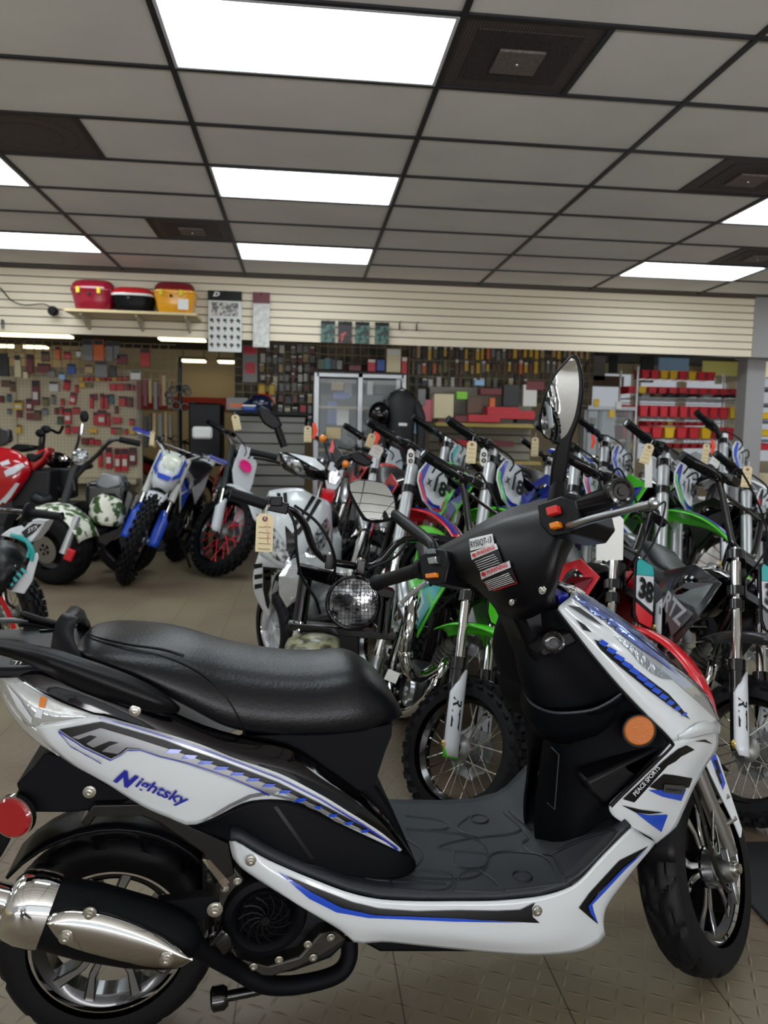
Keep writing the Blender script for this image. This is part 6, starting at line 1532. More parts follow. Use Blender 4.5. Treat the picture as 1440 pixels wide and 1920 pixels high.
price_tag('tilted manila price tag below the bin rack, on the green x18 bike bar', 1213, 851, 20, 40, 3.7, .3)
price_tag('manila price tag at the right edge beside the white x18 bike', 1400, 894, 20, 42, 3.5, .08)
price_tag('small pale price tag on the red-tagged handlebar under the yellow bins', 1323, 850, 14, 38, 5.2, .1)
price_tag('small manila price tag on the red-spoked white dirt bike', 443, 792, 14, 28, 6.6, -.2)
price_tag('pale price tag hanging in front of the glass cabinet frame', 577, 814, 14, 30, 5.6, 0)
price_tag('small tilted manila price tag with orange ribbon on the red and white bike', 695, 826, 15, 26, 5.2, .35)
price_tag('pale price tag half hidden behind the tall scooter mirror', 1003, 838, 14, 36, 5.6, 0)
price_tag('narrow manila tag beside the blue-striped headlamp mask', 285, 822, 8, 26, 6.8, .1, lines=2)
price_tag('large blank white paper hanging below the brake lever', 1144, 1007, 54, 92, 2.55, -.03, PAPER, lines=0, hole=False, group=None, name='paper_sheet')
price_tag('white paper strip hanging behind the tilted manila tag', 1216, 885, 15, 60, 3.9, -.05, PAPER, lines=0, hole=False, group=None, name='paper_sheet')
price_tag('white printed card beside the orange ribbon on the red and white bike', 706, 846, 22, 24, 5.2, .5, PAPER, lines=3, hole=False, group=None, name='paper_sheet')
price_tag('bluish printed card under the red ribbon near the yellow bin', 1343, 862, 20, 30, 5.3, .4, PAPER, lines=3, hole=False, group=None, name='paper_sheet')
for nm, x_, y_, Y_ in (('orange ribbon tied to the handlebar of the red and white bike', 705, 820, 5.15), ('red ribbon on the handlebar beside the white x18 bike', 1334, 838, 5.2), ('orange ribbon on the bar in front of the glass cabinet', 588, 808, 5.0), ('orange ribbon on the far bars right of the tall mirror', 1110, 828, 5.6)):
    c = MB(); p = ony(x_, y_, Y_); c.tube([p + V(.0, 0, .05), p + V(.012, -.01, 0), p + V(-.004, -.01, -.05)], [.012, .018, .01], 6, flat=.25); tag(c.build('ribbon', mat('orange ribbon', (235, 70, 40), .6)), nm, 'ribbon')
for nm, x_, y_, Y_ in (('key tag hanging on the black bar left of the manila tag', 770, 857, 3.9), ('white key tag with dark keys right of the manila tag', 907, 856, 3.8)):
    c = MB(); p = ony(x_, y_, Y_); c.slab([p + V(a_, 0, b_) for a_, b_ in ((-.018, -.035), (-.005, -.05), (.014, -.042), (.02, -.01), (.016, .03), (.0, .045), (-.014, .035), (-.02, .0))], V(0, .003, 0)); o_ = c.build('key_card', PAPER); 
    tag(o_, nm, 'key tag')
    for q in (0, .03): c = MB(); c.lathe([(0, .012), (.003, .012), (.003, .005)], p + V(0, -.002, q - .02), (0, -1, 0), 12); c.build('key_head', DEC, o_)
# rubber mat on the right
gm_ = mat('black rubber mat', (16, 18, 20), .6)
N_, L_ = nodes_of(gm_); b_ = N_['Principled BSDF']; tc = N_.new('ShaderNodeTexCoord'); mp = N_.new('ShaderNodeMapping'); mp.inputs['Rotation'].default_value = (0, 0, .78); mp.inputs['Scale'].default_value = (42, 42, 42)
vo = N_.new('ShaderNodeTexVoronoi'); vo.inputs['Randomness'].default_value = 0; vo.inputs['Scale'].default_value = 1; vo.distance = 'CHEBYCHEV'; L_.new(tc.outputs['Object'], mp.inputs[0]); L_.new(mp.outputs[0], vo.inputs['Vector'])
bp = N_.new('ShaderNodeBump'); bp.inputs['Strength'].default_value = 1; bp.inputs['Distance'].default_value = .006; bp.invert = True
rm = N_.new('ShaderNodeValToRGB'); rm.color_ramp.elements[0].position = .3; rm.color_ramp.elements[1].position = .42; L_.new(vo.outputs['Distance'], rm.inputs[0]); L_.new(rm.outputs[0], bp.inputs['Height']); L_.new(bp.outputs[0], b_.inputs['Normal'])
P = [onz(x_, y_, .012) for x_, y_ in ((1362, 1578), (1440, 1577), (1700, 1580), (1620, 1860), (1440, 1728), (1384, 1668))]
c = MB(); c.slab(P, V(0, 0, -.012)); tag(c.build('rubber_mat', gm_, bev=.003), 'black ribbed rubber floor mat at the right edge beside the front wheel', 'mat')
# ================================================================ things on and behind the slatted header
def bxp(px, py, w, h, Y, d=.03):
    """centre and size of an upright box that measures w x h photo pixels at distance Y"""
    s_ = Y / 1440 * 1.02
    return ony(px, py, Y), V(w * s_, d, h * s_)
PAL = {'red': (190, 28, 40), 'dark red': (110, 26, 34), 'yellow': (214, 170, 40), 'orange': (214, 100, 36), 'white': (214, 212, 205), 'grey': (120, 120, 118), 'black': (26, 26, 30), 'teal': (34, 96, 98), 'green': (52, 78, 52),
       'blue': (40, 74, 150), 'tan': (176, 148, 100), 'brown': (96, 66, 44), 'cream': (214, 200, 160), 'olive': (112, 104, 60), 'lime': (130, 205, 50), 'pale blue': (150, 190, 225), 'pink': (215, 110, 120)}
def pm(n): return mat('pack ' + n, PAL[n], .45, coat=.2)
def box_thing(name, label, cat, px, py, w, h, Y, colr, d=.03, group=None, tilt=0, header=None, bev=.003, band=None):
    c_, sz = bxp(px, py, w, h, Y, d)
    c = MB(Matrix.Translation(c_) @ Matrix.Rotation(tilt, 4, 'Y')); c.box((0, 0, 0), sz)
    o = c.build(name, pm(colr) if isinstance(colr, str) else colr, bev=bev)
    if header:
        c = MB(Matrix.Translation(c_) @ Matrix.Rotation(tilt, 4, 'Y')); c.box((0, -sz.y / 2 - .002, sz.z * .36), (sz.x * .9, .004, sz.z * .22)); c.build('header_card', pm(header), o)
    if band:
        c = MB(Matrix.Translation(c_) @ Matrix.Rotation(tilt, 4, 'Y')); c.box((0, -sz.y / 2 - .002, -sz.z * .12), (sz.x * .7, .004, sz.z * .3)); c.build('window', pm(band), o)
    return tag(o, label, cat, group)
# shelf with the three top cases
SHY = 7.86
sh = thing('wall_shelf', 'long pale wooden shelf on three brackets on the slatted header', 'shelf', TM((0, SHY, 0)))
pa, pb, pc_, pd_ = ony(119, 580, SHY - .14), ony(364, 603, SHY - .14), ony(364, 600, SHY + .25), ony(119, 580, SHY + .25)
zz = 2.44
c = MB(); xa, xb = ony(119, 582, 7.72).x, ony(368, 604, 7.72).x
c.box(((xa + xb) / 2, 7.93, zz), (xb - xa, .4, .028)); c.build('board', mat('pale wood board', (206, 186, 142), .5), sh, world=True, bev=.003)
for f_ in (.1, .52, .9):
    x = xa + (xb - xa) * f_
    c = MB(); c.slab([V(x, 8.13, zz - .015), V(x, 8.13, zz - .13), V(x, 8.1, zz - .13), V(x, 7.8, zz - .03), V(x, 7.8, zz - .015)], V(.02, 0, 0)); c.build('bracket', mat('cream bracket', (206, 198, 178), .5), sh, world=True)
def top_case(label, px, py, w, h, body, lid, latch, ym=7.88, band=None, tag_=False):
    s_ = ym / 1440 * 1.02; hw, H_ = w * s_ / 2, h * s_
    base = ony(px, py, ym); base.z = zz + .014
    t = thing('top_case', label, 'luggage case', Matrix.Translation(base), 'scooter top cases on the shelf')
    def ring(z, k, e=4):
        return [V(hw * k * (abs(math.cos(a)) ** (2 / e)) * (1 if math.cos(a) > 0 else -1), .17 * k * (abs(math.sin(a)) ** (2 / e)) * (1 if math.sin(a) > 0 else -1), z) for a in [2 * PI * j / 32 for j in range(32)]]
    c = MB(); c.grid([ring(0, .76), ring(.01, .8), ring(H_ * .3, .88), ring(H_ * .58, .97), ring(H_ * .6, .98)], closed=True, caps=True); c.build('case_body', body, t, ang=60)
    c = MB(); c.grid([ring(H_ * .6, .98), ring(H_ * .62, 1.0), ring(H_ * .68, 1.0), ring(H_ * .7, .99)], closed=True, caps=True); c.build('lid_rim', band or body, t, ang=60)
    c = MB(); c.grid([ring(H_ * .7, .97), ring(H_ * .82, .93), ring(H_ * .93, .8), ring(H_ * .98, .6), ring(H_, .3)], closed=True, caps=True); c.build('lid', lid, t, ang=60)
    if latch:
        for s in (-.55, .35): c = MB(); c.box((hw * s, -.17, H_ * .6), (.035, .02, .06)); c.build('latch', latch, t, bev=.006)
    c = MB(); c.lathe([(0, .016), (.012, .014), (.012, .0001)], (-.02 * 1, -.165, H_ * .5), (0, -1, 0), 14); c.build('lock', BPAINT, t)
    if tag_: c = MB(); c.box((hw * .45, -.16, H_ * .25), (.1, .004, .1)); c.build('label', PAPER, t)
    return t
YL = mat('yellow latch', (225, 200, 30), .4)
top_case('dark red glossy top case with two yellow latches, leftmost on the shelf', 179, 580, 76, 52, mat('dark red gloss', (140, 16, 40), .12, coat=1), mat('dark red gloss', (0, 0, 0)), YL)
top_case('low black top case with red and white lid, middle of the shelf', 252, 584, 74, 42, BLK, mat('red lid', (190, 25, 35), .15, coat=1), None, band=mat('white lid rim', (225, 225, 222), .2, coat=1))
top_case('yellow top case with dark red lid and white label, rightmost on the shelf', 330, 588, 74, 54, mat('yellow case', (232, 160, 20), .2, coat=.8), mat('maroon lid', (120, 18, 34), .15, coat=1), YL, tag_=True)
# poster packs hanging on the header
def hook(parent_p, mbp): mbp.tube([parent_p, parent_p + V(0, .05, .02)], .004, 6)
def hang_pack(label, px, py, w, h, header_h, head, body, Y=8.08, figs=0, cat='packaged part', dots=True):
    c_, sz = bxp(px, py, w, h, Y, .02)
    t = thing('hanging_pack', label, cat, Matrix.Translation(c_))
    c = MB(); c.box((0, 0, 0), sz); c.build('bag', body, t)
    c = MB(); c.box((0, -.012, sz.z / 2 - header_h * sz.z / 2), (sz.x * 1.02, .006, sz.z * header_h)); c.build('header_card', head, t)
    c = MB(); c.tube([V(0, -.03, sz.z / 2 - .02), V(0, .03, sz.z / 2 + .01)], .005, 6); c.build('hook', BPAINT, t)
    random.seed(int(px))
    if figs:
        for r in range(4):
            for k in range(5):
                c = MB(); x_ = (-.4 + .2 * k) * sz.x; z_ = sz.z * (.02 - r * .135)
                c.box((x_, -.0115, z_), (sz.x * .1, .002, sz.z * .05), Matrix.Rotation(random.uniform(-.8, .8), 3, 'Y')); c.box((x_ + sz.x * .02, -.0115, z_ - sz.z * .02), (sz.x * .03, .002, sz.z * .07), Matrix.Rotation(random.uniform(-.8, .8), 3, 'Y')); c.build('bird_figure', mat('grey print %d' % (k % 2), (70 + 30 * (k % 2), 80, 84), .6), t)
        c = MB(); c.box((0, -.0113, sz.z * .2), (sz.x * .8, .002, sz.z * .22)); c.build('photo_panel', mat('printed photo', (96, 98, 98), .5, noise=(30, (200, 196, 190), .45, .6)), t)
    return t
d_ = hang_pack('tall white poster pack with black D header and grey figures, hanging from the header', 422, 603, 58, 106, .16, DEC, mat('poster paper', (206, 208, 204), .5), figs=1)
c = MB(); letters(c, 'D', V(-.12, -.0165, .245), V(.07, 0, 0), V(0, 0, .045), .06, .3); c.build('header_letter', PAPER, d_)
hang_pack('narrow white pack with maroon header, right of the poster pack', 490, 600, 29, 96, .2, mat('maroon header', (96, 22, 34), .5), mat('pale bag', (205, 205, 198), .4, noise=(20, (180, 180, 176), .4, .6)))
for k, (x_, l_) in enumerate(((615, 'leftmost small green bulb pack on the header'), (647, 'small black and red pack, second of four on the header'), (679, 'small green bulb pack, third of four on the header'), (716, 'small dark green pack with red corner, rightmost of four'))):
    p_ = hang_pack(l_, x_, 622 + k, 25, 38, .15, DEC, mat('green card', (70, 110, 96), .4, noise=(24, (22, 40, 40), .42, .55)) if k != 1 else mat('black red card', (28, 26, 30), .4, noise=(12, (190, 70, 60), .56, .62)))
for x_, y_ in ((749, 612), (781, 614)):
    c = MB(); p = ony(x_, y_, 8.1); c.box(p, (.012, .03, .075)); c.tube([p + V(0, 0, .03), p + V(0, -.1, .04)], .005, 6); tag(c.build('slat_hook', BPAINT), 'empty black slatwall hook, %s of the two right of the green packs' % ('left' if x_ < 760 else 'right'), 'hook')
sp_ = thing('wall_camera', 'small round black camera on the slatted header with a loose wire', 'camera', Matrix.Translation(ony(97, 582, 8.0)))
c = MB(); c.lathe([(0, .03), (.03, .048), (.08, .048), (.1, .035), (.1, .0001)], (0, .1, 0), (0, -1, 0), 20); c.build('housing', BLK, sp_)
c = MB(); c.tube([ony(97, 577, 8.1), ony(80, 570, 8.1), ony(45, 572, 8.1), ony(20, 562, 8.1), ony(0, 540, 8.12), ony(-20, 535, 8.13)], .006, 6, smooth=4); c.build('wire', RUB, sp_, world=True)
c = MB(); c.box(ony(5, 608, 8.1), (.02, .03, .09)); tag(c.build('slat_hook', BPAINT), 'short black hook at the left edge below the wire', 'hook')
# plinth the far bikes stand in front of
PL = mat('dark display plinth', (44, 46, 50), .5)
for k, (z_, y_) in enumerate(((.5, 8.9), (.26, 8.55))):
    c = MB(); c.box((-3.4, y_ + .15, z_ / 2), (4.6, .3, z_)); tag(c.build('display_plinth', PL, bev=.01), ['upper dark grey display step behind the left bikes', 'lower dark grey display step behind the left bikes'][k], 'display step')
def grid_panel(label, xa, xb, ya, yb, Y, st=.1, back=True):
    A, B_ = ony(xa, ya, Y), ony(xb, yb, Y)
    c = MB(); z0, z1 = B_.z, A.z
    n = int((B_.x - A.x) / st)
    for k in range(n + 1): c.box((A.x + k * st, Y, (z0 + z1) / 2), (.008, .008, z1 - z0))
    for k in range(int((z1 - z0) / st) + 1): c.box(((A.x + B_.x) / 2, Y, z0 + k * st), (B_.x - A.x, .008, .008))
    o = tag(c.build('wire_grid_panel', mat('brass grey wire', (120, 108, 84), .45, .5), ang=60), label, 'grid panel')
    if back: c = MB(); c.box(((A.x + B_.x) / 2, Y + .012, (z0 + z1) / 2), (B_.x - A.x, .012, z1 - z0)); c.build('backing', mat('brown backing', (98, 88, 68), .8, noise=(9, (60, 56, 48), .4, .6)), o)
# pegboard
PB = mat('cream pegboard', (200, 188, 160), .7)
N_, L_ = nodes_of(PB); tc = N_.new('ShaderNodeTexCoord'); mp = N_.new('ShaderNodeMapping'); mp.inputs['Rotation'].default_value = (PI / 2, 0, 0); vo = N_.new('ShaderNodeTexVoronoi'); vo.inputs['Randomness'].default_value = 0; vo.inputs['Scale'].default_value = 26
vo.voronoi_dimensions = '2D'; L_.new(tc.outputs['Object'], mp.inputs[0]); L_.new(mp.outputs[0], vo.inputs['Vector']); rm = N_.new('ShaderNodeValToRGB'); rm.color_ramp.elements[0].position = .13; rm.color_ramp.elements[1].position = .18
rm.color_ramp.elements[0].color = rgb(90, 80, 64); rm.color_ramp.elements[1].color = rgb(200, 188, 160); L_.new(vo.outputs['Distance'], rm.inputs[0]); L_.new(rm.outputs[0], N_['Principled BSDF'].inputs['Base Color'])
PY = 9.6
x0, x1 = ony(-60, 700, PY).x, ony(262, 700, PY).x
pbd = thing('pegboard_panel', 'tall cream pegboard panel behind the red packages on the left', 'pegboard', TM((0, PY, 0)))
c = MB(); c.box(((x0 + x1) / 2, PY + .02, 1.25), (x1 - x0, .02, 1.6)); c.build('board', PB, pbd, world=True)
for x_ in (26, 262): c = MB(); c.box((ony(x_, 700, PY).x, PY, 1.25), (.05, .04, 1.6)); c.build('upright', mat('cream upright', (180, 168, 142), .6), pbd, world=True)
c = MB(); c.box(((x0 + x1) / 2, PY - .12, .72), (x1 - x0, .3, .06)); c.build('base_shelf', mat('cream upright', (0, 0, 0)), pbd, world=True)
items = [(345, 600, 60, 220, 'dark red'), (522, 540, 80, 90, 'white'), (645, 525, 55, 95, 'red'), (740, 560, 25, 70, 'red'), (285, 715, 55, 110, 'dark red'), (440, 685, 50, 80, 'olive'), (515, 665, 30, 90, 'grey'), (605, 690, 30, 60, 'red'),
         (705, 655, 55, 110, 'red'), (885, 680, 30, 130, 'red'), (925, 640, 20, 60, 'dark red'), (985, 680, 28, 140, 'red'), (1028, 685, 30, 130, 'red'), (1075, 660, 45, 90, 'teal'), (1180, 680, 60, 90, 'red'), (1250, 690, 50, 90, 'dark red'),
         (300, 825, 75, 60, 'dark red'), (365, 815, 50, 90, 'brown'), (435, 780, 50, 60, 'grey'), (545, 775, 30, 60, 'dark red'), (595, 770, 25, 70, 'red'), (655, 825, 60, 140, 'red'), (735, 770, 55, 60, 'red'), (580, 865, 45, 70, 'green'),
         (925, 850, 40, 120, 'red'), (982, 840, 70, 140, 'red'), (1047, 860, 25, 130, 'red'), (1130, 865, 75, 60, 'red'), (1125, 765, 30, 70, 'dark red'), (180, 720, 70, 90, 'yellow'), (190, 800, 40, 70, 'dark red'), (185, 950, 35, 80, 'yellow'),
         (655, 955, 40, 80, 'red'), (735, 955, 70, 60, 'red'), (900, 965, 70, 40, 'yellow'), (1100, 965, 50, 60, 'red'), (1150, 965, 45, 60, 'olive'), (1215, 975, 30, 50, 'red'), (1280, 970, 50, 50, 'yellow'), (820, 1065, 60, 60, 'dark red'),
         (885, 1065, 45, 60, 'red'), (945, 1075, 45, 50, 'red'), (970, 1240, 35, 150, 'red'), (1050, 1225, 55, 190, 'red'), (1135, 1245, 50, 210, 'red'), (1205, 1245, 55, 210, 'red'), (1280, 1210, 60, 160, 'dark red'), (1270, 880, 40, 60, 'red'),
         (1090, 545, 60, 60, 'red'), (1165, 545, 70, 60, 'red'), (1238, 545, 30, 60, 'dark red'), (1280, 550, 30, 50, 'red'), (795, 525, 50, 45, 'yellow'), (865, 525, 50, 45, 'olive'), (60, 510, 80, 60, 'brown'), (125, 540, 40, 90, 'brown'), (15, 660, 40, 60, 'dark red'), (90, 650, 35, 70, 'teal'), (90, 780, 30, 50, 'grey')]
def rown(y_):
    for lim, n_ in ((600, 'top'), (740, 'second'), (910, 'third'), (1020, 'fourth'), (1100, 'fifth')):
        if y_ < lim: return n_
    return 'bottom'
ordn = ['first', 'second', 'third', 'fourth', 'fifth', 'sixth', 'seventh', 'eighth', 'ninth', 'tenth', 'eleventh', 'twelfth', 'thirteenth', 'fourteenth', 'fifteenth', 'sixteenth', 'seventeenth', 'eighteenth', 'nineteenth', 'twentieth', 'twenty-first', 'twenty-second', 'twenty-third', 'twenty-fourth', 'twenty-fifth', 'twenty-sixth', 'twenty-seventh', 'twenty-eighth', 'twenty-ninth', 'thirtieth']
byrow = {}
for it in items: byrow.setdefault(rown(it[1]), []).append(it)
for rn, li in byrow.items():
    for k, (cx_, cy_, w, h, cl) in enumerate(sorted(li)):
        shp = 'tall' if h > 2 * w else 'wide' if w > h else 'small' if w * h < 3000 else 'large'
        box_thing('blister_pack', '%s %s pack on the cream pegboard, %s row, %s from the left' % (shp, cl, rn, ordn[k]), 'packaged part', cx_ * .1944, 620 + cy_ * .1944, w * .1944, h * .1944, PY - .03, cl, .035, 'packs on the cream pegboard',
                  tilt=(.18 if cx_ in (645, 705) else 0), header='black' if h > w else None, band='white' if w * h > 6000 else None)
# upper hanging goods in front of the dark opening, left
grid_panel('wire grid wall panel above the cream pegboard', -40, 330, 634, 712, 9.28, back=False)
ups = [(175, 340, 55, 200, 'cream', 'pale doll-shaped'), (180, 160, 70, 90, 'tan', 'tan looped'), (290, 320, 55, 170, 'dark red', 'dark red tubular'), (425, 360, 110, 80, 'dark red', 'dark red box-shaped'), (560, 220, 40, 120, 'orange', 'orange hanging'), (650, 240, 60, 70, 'red', 'red and black'),
       (848, 190, 90, 190, 'grey', 'silver grey flat'), (955, 190, 90, 190, 'orange', 'rust red flat'), (978, 370, 110, 150, 'grey', 'pale grey bagged'), (860, 370, 70, 75, 'tan', 'tan boxed'), (1090, 390, 60, 100, 'black', 'black round'), (690, 370, 70, 90, 'blue', 'blue disc'),
       (1180, 275, 90, 90, 'dark red', 'maroon cloth'), (1400, 260, 80, 160, 'red', 'bright red glove'), (40, 330, 80, 200, 'black', 'dark blue hanging'), (250, 420, 40, 80, 'cream', 'cream small'), (500, 410, 60, 70, 'grey', 'grey bottled'), (600, 440, 50, 60, 'pale blue', 'pale blue'), (760, 220, 40, 60, 'white', 'white small'), (440, 250, 70, 90, 'brown', 'brown pouch'),
       (1310, 430, 90, 80, 'white', 'white boxed'), (1060, 200, 60, 180, 'grey', 'grey clear'), (1130, 190, 50, 150, 'grey', 'grey slim')]
for cx_, cy_, w, h, cl, nm in ups:
    box_thing('hanging_pack', '%s pack hanging above the cream pegboard' % nm, 'packaged part', cx_ * .1944, 620 + cy_ * .1944, w * .1944, h * .1944, 9.258, cl, .04, 'goods hanging above the pegboard', header='black')
for k in range(9):
    box_thing('small_box', 'small red box on top of the pegboard, %s from the left' % ordn[k], 'box', 152 + k * 10.5, 710, 8, 8, PY - .05, 'red' if k % 3 else 'yellow', .05, 'small boxes along the pegboard top')
# rear lights
def strip(label, x, y, z, w, d=.25):
    t = thing('strip_light', label, 'ceiling light', Matrix.Translation((x, y, z)), 'strip lights in the rear room')
    c = MB(); c.box((0, 0, .03), (w, d, .04)); c.build('housing', mat('rear light housing', (90, 88, 80), .6), t)
    for s__ in (-.4, .4): c = MB(); c.box((w * s__, 0, (2.97 - z) / 2 + .03), (.015, .015, 2.97 - z - .03)); c.build('hanger_rod', mat('rear light housing', (0, 0, 0)), t)
    c = MB(); c.box((0, 0, -.01), (w - .04, d - .04, .03)); c.build('tube_cover', mat('warm tube', (255, 240, 200), .4, emis=(255, 238, 190), es=3.5), t, bev=.01)
for (px, py, w, l_) in ((60, 628, 140, 'long warm strip light in the rear room at the left edge'), (342, 636, 86, 'warm strip light in the rear room right of the yellow case'), (40, 649, 90, 'second dimmer strip light deeper at the left edge'), (363, 676, 46, 'short strip light deep in the rear room above the red stripe'), (425, 678, 34, 'far short strip light left of the poster pack')):
    zt = 2.88; p = onz(px, py, zt)
    if p.y > 14.8: p = ony(px, py, 14.8); zt = p.z
    w_ = w * p.y / 1440
    strip(l_, p.x, p.y, zt, w_, .3)
# black gauges and belts rack near the opening
c = MB(); p = ony(337, 765, 9.0); c.tube([V(p.x, 9.0, .5), V(p.x, 9.0, 2.15)], .025, 8)
for k in range(9):
    a_ = k * .7; q = ony(330 + 22 * math.cos(a_) + k * 2, 735 - 12 * math.sin(a_) + k * 2.5, 8.95); c.lathe([(0, .035), (.03, .05), (.03, .04), (.01, .03)], q, (0, -1, 0), 16, closed=True)
tag(c.build('gauge_stand', BPAINT), 'black stand carrying round black rings in front of the rear room', 'stand')
random.seed(11)
for k in range(14):
    box_thing('hanging_belt', 'dark hanging strap beside the gauge stand, %s from the left' % ordn[k], 'strap', 262 + (k % 7) * 9.5 + random.uniform(-2, 2), 740 + (k // 7) * 62 + random.uniform(-8, 8), random.uniform(4, 8), random.uniform(40, 62), 9.3 + .1 * (k // 7), random.choice(['black', 'brown', 'black', 'grey', 'dark red', 'olive', 'tan']), .04, 'straps and cords by the pegboard')
tool = thing('tool_cart', 'dark tool cart with white bag in the middle distance', 'cart', TM((0, 8.9, 0)))
p0_, s0_ = bxp(388, 815, 56, 110, 8.9, .4); c = MB(); c.box(p0_, s0_); c.build('cart_body', BLK, tool, world=True, bev=.02)
p1_, s1_ = bxp(385, 812, 34, 22, 8.9, .3); c = MB(); c.box(p1_ + V(0, -.25, 0), (s1_.x, .12, s1_.z)); c.build('bag', PAPER, tool, world=True, bev=.03)
ct = thing('counter', 'grey slatted counter behind the white sport scooter', 'counter', TM((0, 8.8, 0)))
xa, xb = ony(436, 790, 8.8).x, ony(575, 790, 8.8).x; zt = ony(480, 774, 8.8).z
c = MB(); c.box(((xa + xb) / 2, 9.1, zt), (xb - xa, .6, .04)); c.build('counter_top', BLK, ct, world=True)
c = MB(); c.box(((xa + xb) / 2, 9.1, zt / 2 - .02), (xb - xa - .04, .55, zt - .04)); c.build('counter_front', mat('grey slat', (128, 126, 120), .6), ct, world=True)
for k in range(7): c = MB(); c.box(((xa + xb) / 2, 8.82, zt - .1 - k * .12), (xb - xa - .04, .01, .012)); c.build('slat_groove', DEC, ct, world=True)
hm = thing('helmet', 'navy helmet with red piping on the counter', 'helmet', Matrix.Translation(ony(489, 758, 8.8)))
c = MB(); c.ball((0, 0, 0), .14, 12, (1, 1.1, .85)); c.slab([V(-.12, -.1, .05), V(-.2, -.14, -.01), V(-.1, -.14, -.02)], V(.0, .2, 0)); c.build('shell', mat('navy shell', (24, 34, 62), .2, coat=.8), hm)
c = MB(); c.tube([V(.02 + .13 * math.cos(a_), -.06, .11 * math.sin(a_)) for a_ in [k * .25 for k in range(13)]], .006, 6); c.build('red_piping', RED, hm)
box_thing('blue_bag', 'small blue and white bag on the counter beside the navy helmet', 'bag', 468, 766, 26, 13, 8.6, 'blue', .15, bev=.03, header='white')
box_thing('drawer_rack', 'small rack of orange-fronted parts drawers left of the helmet', 'drawer rack', 446, 758, 38, 22, 8.9, 'grey', .2, band='orange')
box_thing('red_sign', 'hanging grey board with red letter shapes below the maroon pack', 'sign', 469, 682, 26, 66, 9.1, 'grey', .02, band='red', header='red')
# grid walls with small hanging goods
grid_panel('wire grid wall panel behind the white and grey packs, left of the cabinet', 440, 598, 640, 800, 9.6)
grid_panel('wire grid wall panel above the glass cabinet', 600, 765, 642, 700, 9.6)
grid_panel('wire grid wall panel full of yellow packs right of the cabinet', 768, 1110, 644, 760, 9.5)
def scatter(prefix, group, xa, xb, ya, yb, nx, ny, Y, cols, seed, wf=.7, hf=.8, cat='packaged part'):
    random.seed(seed)
    dx, dy = (xb - xa) / nx, (yb - ya) / ny
    for r in range(ny):
        for k in range(nx):
            if random.random() < .06: continue
            cl = random.choice(cols)
            box_thing('hanging_pack', '%s %s, %s row, %s from left' % (cl, prefix, ordn[r], ordn[k]), cat, xa + (k + .5) * dx + random.uniform(-.12, .12) * dx, ya + (r + .5) * dy + random.uniform(-.1, .1) * dy,
                      dx * wf * random.uniform(.7, 1.15), dy * hf * random.uniform(.75, 1.1), Y, cl, .03, group, header=random.choice([None, 'white', 'black']), bev=0)
scatter('pack left of the cabinet', 'packs on the grid wall left of the cabinet', 486, 592, 646, 735, 9, 5, 9.583, ['white', 'grey', 'grey', 'brown', 'cream', 'black', 'dark red', 'tan', 'grey'], 21)
scatter('pack low beside the cabinet', 'packs low beside the cabinet', 505, 588, 738, 800, 6, 3, 9.2, ['grey', 'cream', 'dark red', 'red', 'black', 'tan'], 22)
scatter('slim pack right of the cabinet', 'slim packs on the grid wall right of the cabinet', 770, 1010, 648, 702, 24, 2, 9.483, ['yellow', 'orange', 'brown', 'tan', 'brown', 'olive', 'grey', 'black', 'yellow'], 23, .6, .85)
scatter('pack low right of the cabinet', 'mixed packs right of the cabinet', 775, 990, 706, 755, 16, 2, 9.483, ['grey', 'white', 'black', 'teal', 'brown', 'olive', 'cream', 'dark red', 'grey'], 24, .65, .8)
scatter('pack behind the tall mirror', 'packs behind the tall mirror', 1012, 1105, 648, 700, 9, 2, 9.483, ['tan', 'olive', 'brown', 'tan', 'yellow', 'grey'], 25, .6, .8)
for x_, w_, l_ in ((497, 14, 'yellow glove pack left of the cabinet, left one of two'), (516, 12, 'yellow glove pack left of the cabinet, right one of two')): box_thing('glove_pack', l_, 'gloves', x_ - 6, 735, w_, 28, 9.3, 'yellow', .05, bev=.02)
# glass cabinet
AL = mat('aluminium extrusion', (176, 178, 180), .35, .6)
CY = 8.6
cab = thing('glass_cabinet', 'tall two-bay glass display cabinet with aluminium frame', 'cabinet', TM((.6, CY, 0)))
xa, xm, xb = ony(594, 700, CY).x, ony(676, 700, CY).x, ony(757, 700, CY).x; zt = 2.0
for x_ in (xa, xm, xb):
    c = MB(); c.box((x_, CY, zt / 2), (.055, .05, zt)); c.build('frame_post', AL, cab, world=True, bev=.004)
for x_ in (xa, xb): c = MB(); c.box((x_, CY + .5, zt / 2), (.05, .05, zt)); c.build('frame_post', AL, cab, world=True)
for z_, h_ in ((zt - .025, .055), (.06, .1)):
    c = MB(); c.box(((xa + xb) / 2, CY, z_), (xb - xa, .05, h_)); c.build('frame_rail', AL, cab, world=True, bev=.004)
c = MB(); c.box(((xa + xb) / 2, CY + .25, zt), (xb - xa + .04, .55, .02)); c.build('top_panel', mat('dark top panel', (50, 50, 52), .5), cab, world=True)
c = MB(); c.box(((xa + xb) / 2, CY + .5, zt / 2), (xb - xa, .02, zt)); c.build('back_panel', mat('cabinet back', (52, 54, 54), .7), cab, world=True)
for z_ in (1.62, 1.14):
    c = MB(); c.box(((xa + xb) / 2, CY + .25, z_), (xb - xa - .05, .45, .025)); c.build('shelf', mat('tan shelf edge', (150, 130, 92), .6), cab, world=True)
for x_ in ((xa + xm) / 2, (xm + xb) / 2):
    c = MB(); c.box((x_, CY - .005, zt / 2), (xm - xa - .07, .006, zt - .14)); c.build('glass_door', mat('cabinet glass', (235, 240, 240), .02, alpha=.13, metal=.2), cab, world=True)
random.seed(5)
